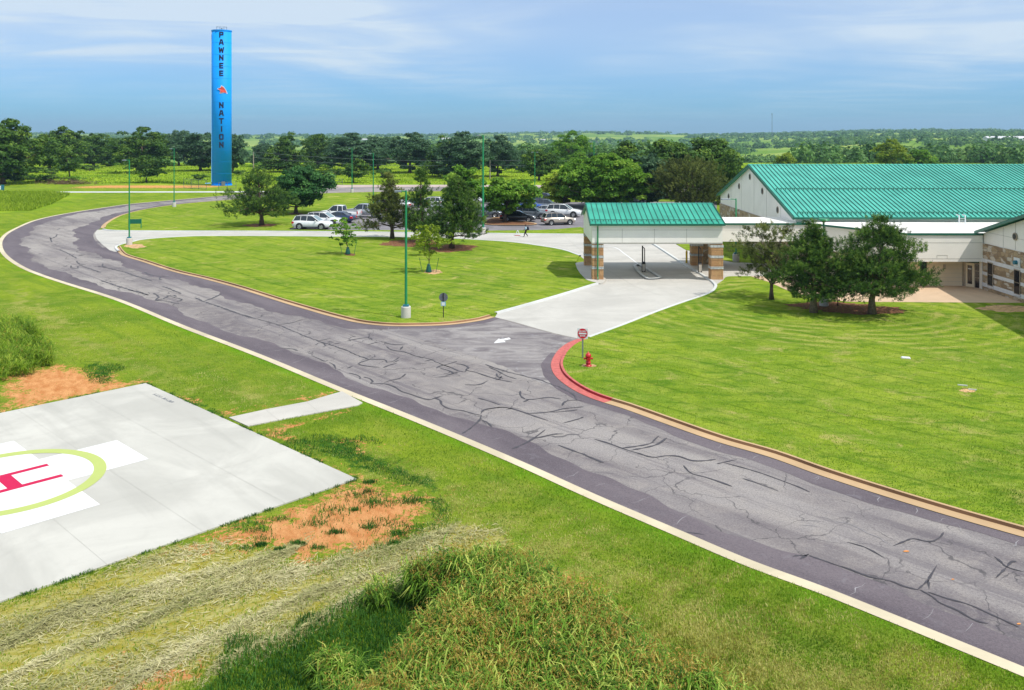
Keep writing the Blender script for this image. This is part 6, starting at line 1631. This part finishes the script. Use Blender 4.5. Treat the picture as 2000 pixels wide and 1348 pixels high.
v, f, t = leaf_quads(np.stack([X, Y, Z], 1), np.stack([rs.normal(0, .4, n), rs.normal(0, .4, n), np.ones(n)], 1), rs.uniform(.05, .17, n), .085, np.clip(.5+.25*vn(X, Y, 1.4, 2)+.22*rs.normal(size=n), 0, 1), rs, tdir)
o = mesh_obj('cut_hay', v, f, M['straw'], attrs=dict(tone=t)); tag(o, 'pale cut hay lying in rows below the helipad', 'hay', kind='stuff')
# tall weeds, bottom of the picture
def weed_patch(poly, n, hmin, hmax, name, label, seed, leafw=.026, seeds=.6, mat='weed', lmul=1.0, rag=.35):
    rs = np.random.RandomState(seed); p = np.array(poly); lo, hi = p.min(0), p.max(0); N_ = int(n*2.4)
    X = rs.uniform(lo[0], hi[0], N_); Y = rs.uniform(lo[1], hi[1], N_); sd = sdf(poly, X, Y)+rag*vn(X, Y, 2.0, 7); ok = sd < 0; X, Y, sd = X[ok][:n], Y[ok][:n], sd[ok][:n]; n = len(X)
    if n == 0: return
    hh = rs.uniform(hmin, hmax, n)*np.clip(.55+np.abs(sd)*.5, .5, 1)*(1+.12*vn(X, Y, 1.3, 1)); ct = .42+.2*vn(X, Y, 1.2, 12)+.20*rs.normal(size=n)
    la = rs.uniform(0, 2*np.pi, n); ll = rs.uniform(.05, .28, n)*hh; sx, sy = np.cos(la)*ll, np.sin(la)*ll
    Vs, Ts = [], []
    v, f, t = blades(X, Y, np.zeros(n), hh*.95, np.full(n, leafw*.6), ll, np.clip(ct-.05, 0, 1), rs); Vs.append(v); Ts.append(t)
    K = 8; idx = np.repeat(np.arange(n), K); m = len(idx); s = rs.uniform(.15, .95, m)
    bx = X[idx]+sx[idx]*s**2; by = Y[idx]+sy[idx]*s**2; bz = hh[idx]*s*.92
    L_ = rs.uniform(.22, .50, m)*lmul; a = rs.uniform(0, 2*np.pi, m); dx, dy = np.cos(a), np.sin(a); wx, wy = -dy*leafw/2, dx*leafw/2
    p0 = np.stack([bx, by, bz], 1); d = np.stack([wx, wy, 0*wx], 1); dirh = np.stack([dx, dy, 0*dx], 1)
    m0 = p0+dirh*(L_*.42)[:, None]+np.array([0, 0, 1])*(L_*.42)[:, None]; tip = p0+dirh*(L_*1.0)[:, None]+np.array([0, 0, 1])*(L_*rs.uniform(-.15, .45, m))[:, None]
    v = np.stack([p0-d*.6, p0+d*.6, m0+d, m0-d, tip+d*.1, tip-d*.1], 1).reshape(-1, 3); Vs.append(v); Ts.append(np.repeat(np.clip(ct[idx]+.22*rs.normal(size=m)+.12*(s-.5), 0, 1), 6))
    v = np.concatenate(Vs); t = np.concatenate(Ts); b = np.arange(len(v)//6)[:, None]*6; f = np.concatenate([b+np.array([0, 1, 2, 3]), b+np.array([3, 2, 4, 5])], 1).reshape(-1, 4)
    mats = [M[mat]]; mi = np.zeros(len(f), int)
    if seeds:
        k = np.where(rs.uniform(0, 1, n) < seeds*(.45+.55*(vn(X, Y, .9, 20) > -.1)))[0]; idx = np.repeat(k, 11); m = len(idx)
        c = np.stack([X[idx]+sx[idx]+rs.normal(0, .045, m), Y[idx]+sy[idx]+rs.normal(0, .045, m), hh[idx]*.96+rs.uniform(-.05, .26, m)], 1)
        td = rs.normal(size=(m, 3))*.5+np.array([0, 0, .8]); v2, f2, t2 = leaf_quads(c, rs.normal(size=(m, 3)), rs.uniform(.02, .055, m), .22, rs.uniform(0, 1, m), rs, td)
        f = np.concatenate([f, f2+len(v)]); v = np.concatenate([v, v2]); t = np.concatenate([t, t2]); mats.append(M['seed']); mi = np.concatenate([mi, np.ones(len(f2), int)])
    o = mesh_obj(name, v, f, mats, attrs=dict(tone=t), matidx=mi); tag(o, label, 'tall weeds', kind='stuff')
weed_patch(WEEDS, 7600, 1.15, 1.75, 'tall_weeds', 'tall weedy grass with tan seed heads at the bottom edge', 30, .036, .55, 'weed', 1.2)
LW = PP([(-90,720),(-90,640),(0,625),(38,648),(70,672),(96,696),(88,722),(40,735),(-20,745)])
weed_patch(LW, 2300, .35, 1.15, 'tall_weeds', 'bright green tall weeds at the left edge above the helipad', 31, .035, .12, 'tuft', 1.3, 1.1)
SM = [PP([(600,1400),(610,1330),(650,1300),(700,1310),(700,1400)]), PP([(715,1180),(745,1160),(765,1178),(735,1200)]), PP([(570,1230),(590,1225),(600,1240),(580,1245)])]
for i, p_ in enumerate(SM): weed_patch(p_, (150, 40, 20)[i], .5, .95, 'weed_clump', ('loose clump of arching weeds at the bottom left of the tall weeds', 'arching weed clump at the tip of the last hay row', 'single arching weed in the dark lush grass')[i], 33+i, .03, .25)
# meadow grass beside the road (left) and beyond
n = 90000; p = np.array(meadow_left); lo, hi = p.min(0), p.max(0); lo[0] = -150; X = rs.uniform(lo[0], hi[0], n); Y = rs.uniform(lo[1], hi[1], n); ok = pip(meadow_left, X, Y); X, Y = X[ok], Y[ok]; n = len(X)
v, f, t = blades(X, Y, np.zeros(n), rs.uniform(.3, .7, n), rs.uniform(.07, .16, n), rs.uniform(.1, .4, n), np.clip(.5+.25*vn(X, Y, .12, 3)+.2*rs.normal(size=n), 0, 1), rs)
o = mesh_obj('meadow_grass', v, f, M['meadow'], attrs=dict(tone=t)); tag(o, 'uncut yellow green grass patch at the left, below the far footpath', 'tall grass', kind='stuff')
n = 110000; Y = rs.uniform(230, 385, n); X = rs.uniform(-.66, .66, n)*Y
ok = ~((X > 22) & (X < 100) & (Y < 235)); X, Y = X[ok], Y[ok]; n = len(X)
v, f, t = blades(X, Y, terr(X, Y), rs.uniform(.10, .32, n)*(1+1.3*(vn(X, Y, .16, 11) > .5)), rs.uniform(.12, .35, n), rs.uniform(.1, .5, n), np.clip(.45+.3*vn(X, Y, .07, 13)+.18*vn(X, Y, .35, 14)+.15*rs.normal(size=n), 0, 1), rs)
o = mesh_obj('meadow_grass', v, f, M['meadow'], attrs=dict(tone=t)); tag(o, 'wide uncut meadow between the far road and the oaks', 'tall grass', kind='stuff')

# ================================================================== cars
def wheel(x, y, r, root, z=None):
    sg = 1 if y > 0 else -1; e = MB(); n = 22
    def ring(yy, rr): return [(x+rr*math.cos(2*math.pi*k/n), yy, r+rr*math.sin(2*math.pi*k/n)) for k in range(n)]
    v = ring(y-sg*.20, r*.94)+ring(y-sg*.16, r)+ring(y-sg*.03, r)+ring(y, r*.93)+ring(y, r*.66)
    f = [(i*n+k, i*n+(k+1) % n, (i+1)*n+(k+1) % n, (i+1)*n+k) for i in range(4) for k in range(n)]+[tuple(range(n))]
    e.add(v, f); w = e.build('wheel', M['tyre'], root, True)
    e = MB(); v = ring(y-sg*.02, r*.66)+ring(y+sg*.004, r*.62)+ring(y-sg*.03, r*.5); f = [(i*n+k, i*n+(k+1) % n, (i+1)*n+(k+1) % n, (i+1)*n+k) for i in range(2) for k in range(n)]
    e.add(v, f)
    for k in range(5):
        a = 2*math.pi*k/5; c = (math.cos(a), math.sin(a)); s_ = (-math.sin(a)*.05, math.cos(a)*.05)
        q = [(x+c[0]*.02+s_[0], y-sg*.0, r+c[1]*.02+s_[1]), (x+c[0]*r*.62+s_[0], y, r+c[1]*r*.62+s_[1]), (x+c[0]*r*.62-s_[0], y, r+c[1]*r*.62-s_[1]), (x+c[0]*.02-s_[0], y, r+c[1]*.02-s_[1])]
        e.add(q+[(a_, b_-sg*.03, c_) for a_, b_, c_ in q], [(0,1,2,3),(4,5,6,7),(0,1,5,4),(2,3,7,6),(1,2,6,5)])
    e.build('rim', M['rim'], w)
def make_car(kind, paint, loc, heading, label, scale=1.1, lights=True):
    e = empty({'suv': 'parked_car', 'sedan': 'parked_car', 'pickup': 'pickup_truck'}[kind], loc, R(heading)); e.scale = (scale,)*3
    tag(e, label, 'pickup truck' if kind == 'pickup' else 'car', 'vehicles in the parking lot')
    if kind == 'suv':
        st = [(-2.30,.66,.50,.80),(-2.26,.82,.38,1.02),(-2.05,.89,.30,1.10),(-1.2,.92,.26,1.10),(0,.93,.24,1.06),(.95,.92,.26,1.04),(1.15,.91,.28,1.03),(1.8,.88,.28,.96),(2.15,.82,.30,.86),(2.30,.68,.36,.72),(2.34,.55,.42,.60)]
        gh = (1.05, -2.18, 1.08, 1.66, -1.86, .22, .83, .64); wx, wr = (1.38, -1.32), .36; pill = (-1.25, -.45, .38)
    elif kind == 'sedan':
        st = [(-2.42,.62,.45,.72),(-2.38,.80,.34,.96),(-2.0,.87,.26,1.02),(-1.2,.90,.22,1.00),(0,.91,.20,.95),(.9,.90,.22,.94),(1.1,.89,.24,.93),(1.8,.86,.24,.84),(2.2,.80,.26,.74),(2.38,.66,.32,.62),(2.42,.5,.38,.52)]
        gh = (.95, -1.85, 1.12, 1.43, -1.02, .18, .80, .60); wx, wr = (1.42, -1.42), .33; pill = (-.95, -.28, .3)
    else:
        st = [(-2.85,.88,.52,1.16),(-2.80,.95,.42,1.20),(-1.5,.97,.40,1.20),(-.75,.97,.36,1.20),(0,.97,.34,1.18),(1.2,.97,.34,1.16),(1.5,.96,.34,1.16),(2.3,.94,.36,1.10),(2.75,.88,.40,1.0),(2.86,.8,.46,.9)]
        gh = (1.18, -.72, 1.45, 1.86, -.58, .72, .90, .72); wx, wr = (1.75, -1.70), .40; pill = (.0, .05, .5)
    n = 10; v = []; f = []
    for x, w, zb, zt in st:
        zm = zb+(zt-zb)*.45
        r_ = [(-w*.86, zb), (-w*.97, zb+.10), (-w, zm), (-w*.97, zt-.10), (-w*.84, zt), (w*.84, zt), (w*.97, zt-.10), (w, zm), (w*.97, zb+.10), (w*.86, zb)]
        v += [(x, a, b) for a, b in r_]
    for i in range(len(st)-1):
        for k in range(n): f.append((i*n+k, i*n+(k+1) % n, (i+1)*n+(k+1) % n, (i+1)*n+k))
    f += [tuple(range(n)), tuple(range((len(st)-1)*n, len(st)*n))]
    mb = MB(); mb.add(v, f); body = mb.build('body', paint, e, True)
    zb, x0, x1, zr, rx0, rx1, wb, wr_ = gh
    v = [(x0, -wb, zb-.08), (x1, -wb, zb-.05), (x1, wb, zb-.05), (x0, wb, zb-.08), (rx0, -wr_, zr-.04), (rx1, -wr_, zr-.05), (rx1, wr_, zr-.05), (rx0, wr_, zr-.04)]
    mb = MB(); mb.add(v, [(0,1,5,4),(1,2,6,5),(2,3,7,6),(3,0,4,7),(4,5,6,7)]); mb.build('windows', M['car_glass'], e)
    def lerp(a, b, t): return tuple(a[i]+(b[i]-a[i])*t for i in range(3))
    mb = MB(); q = [lerp(v[1], v[5], .06), lerp(v[2], v[6], .06), lerp(v[6], v[2], .04), lerp(v[5], v[1], .04)]; q = [(a+.012, b*.94, c) for a, b, c in q]
    mb.add(q, [(0,1,2,3)]); mb.build('windscreen', M['windscreen'], e)
    # roof panel with crown
    mb = MB(); rp = []
    for x, zz, ww in ((rx0-.06, zr-.06, wr_+.01), (rx0+.1, zr-.01, wr_+.03), ((rx0+rx1)/2, zr+.03, wr_+.04), (rx1-.1, zr, wr_+.03), (rx1+.04, zr-.06, wr_+.01)):
        rp.append([(x, -ww, zz-.05), (x, -ww*.8, zz), (x, ww*.8, zz), (x, ww, zz-.05)])
    vv = [p for r_ in rp for p in r_]; mb.add(vv, [(i*4+k, i*4+k+1, i*4+k+5, i*4+k+4) for i in range(4) for k in range(3)]); mb.build('roof', paint, e, True)
    mb = MB()
    for sg in (-1, 1):
        for a, b in (((x0, sg*wb, zb-.06), (rx0, sg*(wr_+.01), zr-.05)), ((x1, sg*wb, zb-.04), (rx1, sg*(wr_+.01), zr-.06))): mb.tube([a, b], .045, 5)
        for px__ in pill[:2]:
            t_ = .5; mb.tube([(px__, sg*(wb+.005), zb-.05), (max(rx0, min(rx1, px__*.96)), sg*(wr_+.01), zr-.05)], .028, 5)
    mb.build('pillar', paint if kind != 'sedan' else paint, e)
    for x in wx:
        for sg in (-1, 1):
            ww = st[4][1]
            mb = MB(); nn = 20; rr = wr*1.2; vv = [(x+rr*math.cos(2*math.pi*k/nn), sg*(ww-.25), wr+.02+rr*math.sin(2*math.pi*k/nn)) for k in range(nn)]+[(x+rr*math.cos(2*math.pi*k/nn), sg*(ww+.006), wr+.02+rr*math.sin(2*math.pi*k/nn)) for k in range(nn)]
            mb.add(vv, [(k, (k+1) % nn, (k+1) % nn+nn, k+nn) for k in range(nn)]+[tuple(range(nn, 2*nn))]); a_ = mb.build('wheel_arch', M['trim_black'], e)
            wheel(x, sg*(ww+.02), wr, e)
    fx_, fz = st[-3][0], st[-3][3]; bx_, bz = st[1][0], st[1][3]
    for sg in (-1, 1):
        mb = MB(); mb.bevbox(fx_-.16, fx_+.10, min(sg*.52, sg*.80), max(sg*.52, sg*.80), fz-.26, fz-.06, .03); mb.build('headlight', M['headlight'], e)
        mb = MB(); hz = (.24 if kind != 'pickup' else .40); yy = (.62, .88) if kind != 'pickup' else (.80, .96)
        mb.bevbox(bx_-.06, bx_+(.30 if kind != 'pickup' else .08), min(sg*yy[0], sg*yy[1]), max(sg*yy[0], sg*yy[1]), bz-.08-hz, bz-.08, .03); mb.build('taillight', M['taillight'], e)
        mb = MB(); mb.bevbox(x0 and gh[1]-.0-.0 if False else (gh[2]-.0)*0+gh[1]*0+(.62 if kind != 'pickup' else .95), (.62 if kind != 'pickup' else .95)+.14, min(sg*(wb+.06), sg*(wb+.24)), max(sg*(wb+.06), sg*(wb+.24)), zb-.06, zb+.09, .03); mb.build('mirror', paint, e)
    mb = MB(); mb.bevbox(st[-1][0]-.05, st[-1][0]+.02, -.48, .48, st[-1][2]+.02, st[-1][2]+.18, .01); mb.build('grille', M['trim_black'], e)
    mb = MB(); mb.bevbox(st[0][0]-.03, st[0][0]+.06, -.72, .72, .40, .56, .02); mb.build('bumper', M['trim_black'] if kind != 'pickup' else M['rim'], e)
    if kind == 'suv':
        mb = MB()
        for sg in (-1, 1): mb.box(-1.0, 1.0, min(sg*.90, sg*.945), max(sg*.90, sg*.945), .24, .36)
        mb.build('side_trim', M['trim_black'], e)
        mb = MB()
        for sg in (-1, 1): mb.tube([(-1.7, sg*.58, 1.68), (0, sg*.58, 1.71)], .02, 5)
        mb.build('roof_rail', M['trim_black'], e)
    if kind == 'pickup':
        mb = MB(); mb.box(-2.68, -.80, -.80, .80, 1.19, 1.215); mb.build('bed', M['trim_black'], e)
        mb = MB(); mb.box(-2.8, -.76, -.96, -.82, 1.18, 1.25); mb.box(-2.8, -.76, .82, .96, 1.18, 1.25); mb.box(-2.86, -2.74, -.9, .9, 1.1, 1.25); mb.build('bed_rail', paint, e)
    return e
PNT = {k: glossy('car_paint_'+k, c, .3, .8, m_) for k, c, m_ in (('white', (.78, .79, .80), 0), ('silver', (.42, .45, .48), .4), ('grey', (.13, .15, .18), .3), ('black', (.015, .015, .018), 0), ('navy', (.012, .03, .10), .2), ('blue', (.02, .09, .38), .2), ('tan', (.48, .42, .36), .3), ('red', (.4, .02, .03), 0))}
def cars(kind, paint, px, by, heading, label, scale=1.12):
    x, y = P(px, by, .02); return make_car(kind, PNT[paint], (x, y+.95*scale*abs(math.cos(R(heading))), .018), heading, label, scale)
cars('suv', 'white', 607, 449, -7, 'white SUV nearest the entry lane at the left end of the lot', 1.14)
cars('suv', 'white', 631, 441.5, -9, 'white SUV parked just behind the leftmost white SUV')
cars('sedan', 'navy', 655, 436, 170, 'dark car between the white SUVs and the white pickup')
cars('pickup', 'white', 661, 428.5, 171, 'white pickup with red taillight parked facing left')
cars('pickup', 'silver', 711, 425, 168, 'silver extended cab pickup right of the white pickup')
cars('suv', 'black', 742, 413, 168, 'dark car hidden behind the low boughed pine')
cars('sedan', 'white', 775, 409, 168, 'white car behind the low boughed pine')
cars('sedan', 'navy', 807, 406, 170, 'dark car behind the nearest lamp post')
cars('suv', 'white', 838, 406, 165, 'white car with red tail light behind the loose pine')
cars('sedan', 'silver', 868, 412, 175, 'silver car half hidden by the dense conical pine')
cars('suv', 'white', 947, 398, 0, 'white car behind the base of the tallest green post')
cars('sedan', 'grey', 948, 425, -6, 'grey sedan nose peeking out right of the dense conical pine')
cars('sedan', 'black', 985, 419, -6, 'dark sedan behind the parking island tree trunk')
cars('sedan', 'black', 1013, 433.5, -7, 'black sedan on the parking island side, nearest row', 1.12)
cars('suv', 'grey', 1040, 428, -10, 'grey SUV right behind the black sedan')
cars('sedan', 'silver', 1072, 421.5, -10, 'silver sedan between the grey SUV and the tan crossover')
cars('suv', 'tan', 1091, 440, 17, 'tan crossover seen from behind, alone at the front of the lane', 1.04)
cars('suv', 'white', 1102, 424.5, -12, 'white SUV with dark grille nearest the canopy gable', 1.2)
cars('suv', 'blue', 1036, 413, -8, 'bright blue SUV in the second row')
cars('sedan', 'navy', 1010, 411, -8, 'navy car left of the bright blue SUV')
cars('suv', 'grey', 1068, 411, -10, 'dark grey SUV right of the bright blue SUV')
cars('suv', 'navy', 1050, 397, 160, 'navy SUV alone in the farthest row')
cars('suv', 'navy', 985, 408, 172, 'navy SUV under the bright island tree')
cars('suv', 'silver', 1239, 399, -10, 'silver car seen under the largest bright tree, above the canopy roof')

# ================================================================== person
def skin(name, pts, edges, radii, mat, parent, root=0, sub=2):
    me = bpy.data.meshes.new(name); me.from_pydata(pts, edges, []); me.update(); me.materials.append(mat)
    o = bpy.data.objects.new(name, me); link(o, parent)
    m_ = o.modifiers.new('skin', 'SKIN'); m_.use_smooth_shade = True
    if not me.skin_vertices:
        o.data.update()
    sv = me.skin_vertices[0].data if me.skin_vertices else None
    for i, r_ in enumerate(radii):
        sv[i].radius = (r_, r_) if not isinstance(r_, tuple) else r_
        sv[i].use_root = (i == root)
    s_ = o.modifiers.new('sub', 'SUBSURF'); s_.levels = sub; s_.render_levels = sub
    return o
SK = simple('skin', (.13, .07, .045), .6, .3); SH = simple('pale_blue_shirt', (.42, .62, .72), .8, .2); TR_ = simple('black_trousers', (.012, .012, .015), .8, .2); HR = simple('black_hair', (.01, .009, .008), .7, .3)
x, y = P(1027, 463.2); ps = 0.91
person = empty('person', (x, y, .016), R(180)); person.scale = (ps,)*3     # local +x is the walking direction
tag(person, 'person in pale blue shirt and black trousers walking left on the concrete lane', 'person')
# joints, 1.70 m tall, mid stride
J = dict(pel=(0,0,.92), waist=(0,0,1.08), chest=(.02,0,1.28), neckb=(.02,0,1.42), neck=(.03,0,1.48), head=(.05,0,1.58), top=(.045,0,1.66),
 lh=(0,.09,.90), lk=(.17,.10,.50), la=(.24,.10,.10), lt=(.38,.10,.04), rh=(0,-.09,.90), rk=(.02,-.10,.49), ra=(-.26,-.10,.16), rt=(-.17,-.10,.04),
 ls=(.02,.18,1.38), le=(-.10,.22,1.12), lw=(.02,.22,.90), rs=(.02,-.18,1.38), re=(.10,-.22,1.12), rw=(.27,-.20,.98))
names = list(J); ix = {k: i for i, k in enumerate(names)}; pts = [J[k] for k in names]
rad = dict(pel=.125, waist=.115, chest=.135, neckb=.07, neck=.055, head=(.085, .095), top=.06, lh=.09, lk=.06, la=.04, lt=.03, rh=.09, rk=.06, ra=.04, rt=.03, ls=.055, le=.042, lw=.028, rs=.055, re=.042, rw=.028)
ed = [('pel','waist'),('waist','chest'),('chest','neckb'),('neckb','neck'),('neck','head'),('head','top'),('pel','lh'),('lh','lk'),('lk','la'),('la','lt'),('pel','rh'),('rh','rk'),('rk','ra'),('ra','rt'),('chest','ls'),('ls','le'),('le','lw'),('chest','rs'),('rs','re'),('re','rw')]
edges = [(ix[a], ix[b]) for a, b in ed]; radii = [rad[k] for k in names]
for w_, sd in (('lw', 1), ('rw', -1)):     # palm and five fingers
    wv = Vector(J[w_]); dn = Vector((.25 if sd > 0 else .55, 0, -1)).normalized(); palm = wv+dn*.075; pi_ = len(pts); pts.append(tuple(palm)); radii.append((.030, .018)); edges.append((ix[w_], pi_))
    for k, (oy, ln) in enumerate(((-.026, .070), (-.009, .080), (.009, .075), (.026, .058))):
        a = palm+Vector((oy, 0, 0))+dn*.03; b = a+dn*ln*.55+Vector((.004, 0, 0)); c = b+dn*ln*.40+Vector((.014, -sd*.012, 0)); i0 = len(pts); pts += [tuple(a), tuple(b), tuple(c)]; radii += [.009, .0085, .007]; edges += [(pi_, i0), (i0, i0+1), (i0+1, i0+2)]
    a = wv+dn*.035+Vector((.035, 0, 0)); b = a+dn*.035+Vector((.018, 0, 0)); i0 = len(pts); pts += [tuple(a), tuple(b)]; radii += [.011, .009]; edges += [(pi_, i0), (i0, i0+1)]
skin('body', pts, edges, radii, SK, person)
def part(name, keys, ee, rr, mat):
    loc_ = {k: i for i, k in enumerate(keys)}; return skin(name, [J[k] for k in keys], [(loc_[a], loc_[b]) for a, b in ee], [rr[k] for k in keys], mat, person)
part('shirt', ['waist','pel','chest','neckb','ls','rs','le','re'], [('waist','pel'),('waist','chest'),('chest','neckb'),('chest','ls'),('chest','rs'),('ls','le'),('rs','re')], dict(waist=.15, pel=.155, chest=.165, neckb=.085, ls=.085, rs=.085, le=.07, re=.07), SH)
part('trousers', ['pel','lh','lk','la','rh','rk','ra'], [('pel','lh'),('lh','lk'),('lk','la'),('pel','rh'),('rh','rk'),('rk','ra')], dict(pel=.14, lh=.105, lk=.078, la=.06, rh=.105, rk=.078, ra=.06), TR_)
for a, b in (('la','lt'), ('ra','rt')): part('shoe', [a, b], [(a, b)], {a: .055, b: .045}, M['black'])
skin('hair', [(.02, 0, 1.60), (.035, 0, 1.68), (.0, 0, 1.66)], [(0, 1), (0, 2)], [.10, .085, .09], HR, person)
mb = MB(); mb.tube([(.125, 0, 1.585), (.150, 0, 1.555)], [.012, .016], 6); mb.build('nose', SK, person)
for sg in (-1, 1):
    mb = MB(); lathe(mb, [(.002, -.008), (.009, 0), (.002, .008)], 8); q = mb.build('eye', M['white'], person); q.location = (.130, sg*.032, 1.598)
mb = MB(); mb.box(.126, .134, -.022, .022, 1.528, 1.534); mb.build('mouth', simple('lips', (.2, .06, .05), .6, .3), person)
bp = empty('backpack', (x+.17*ps, y, .016+1.22*ps), R(180)); tag(bp, 'dark navy backpack on the back of the walking person', 'backpack'); bp.scale = (ps,)*3
mb = MB(); mb.bevbox(-.24, .02, -.17, .17, -.27, .24, .07); mb.build('bag', simple('navy_nylon', (.012, .02, .045), .7, .3), bp, True)
mb = MB(); mb.bevbox(-.29, -.24, -.12, .12, -.22, .0, .03); mb.build('pocket', simple('pocket_nylon', (.02, .03, .06), .7, .3), bp)
for sg in (-1, 1):
    mb = MB(); mb.tube([(.02, sg*.1, .2), (.14, sg*.11, .26), (.33, sg*.11, .12), (.30, sg*.12, -.12), (.04, sg*.14, -.22)], .018, 6); mb.build('strap', M['black'], bp)

# ================================================================== haze
hz = MB(); hz.box(-9500, 9500, -600, 9800, -32, 140)
hm = bpy.data.materials.new('haze'); hm.use_nodes = True; t_ = hm.node_tree; t_.nodes.clear()
o_ = t_.nodes.new('ShaderNodeOutputMaterial'); pv = t_.nodes.new('ShaderNodeVolumePrincipled'); pv.inputs['Color'].default_value = (.50, .74, 1.0, 1); pv.inputs['Density'].default_value = 0.00012; pv.inputs['Anisotropy'].default_value = 0.2
t_.links.new(pv.outputs[0], o_.inputs['Volume'])
ho = hz.build('haze', hm); tag(ho, kind='stuff')
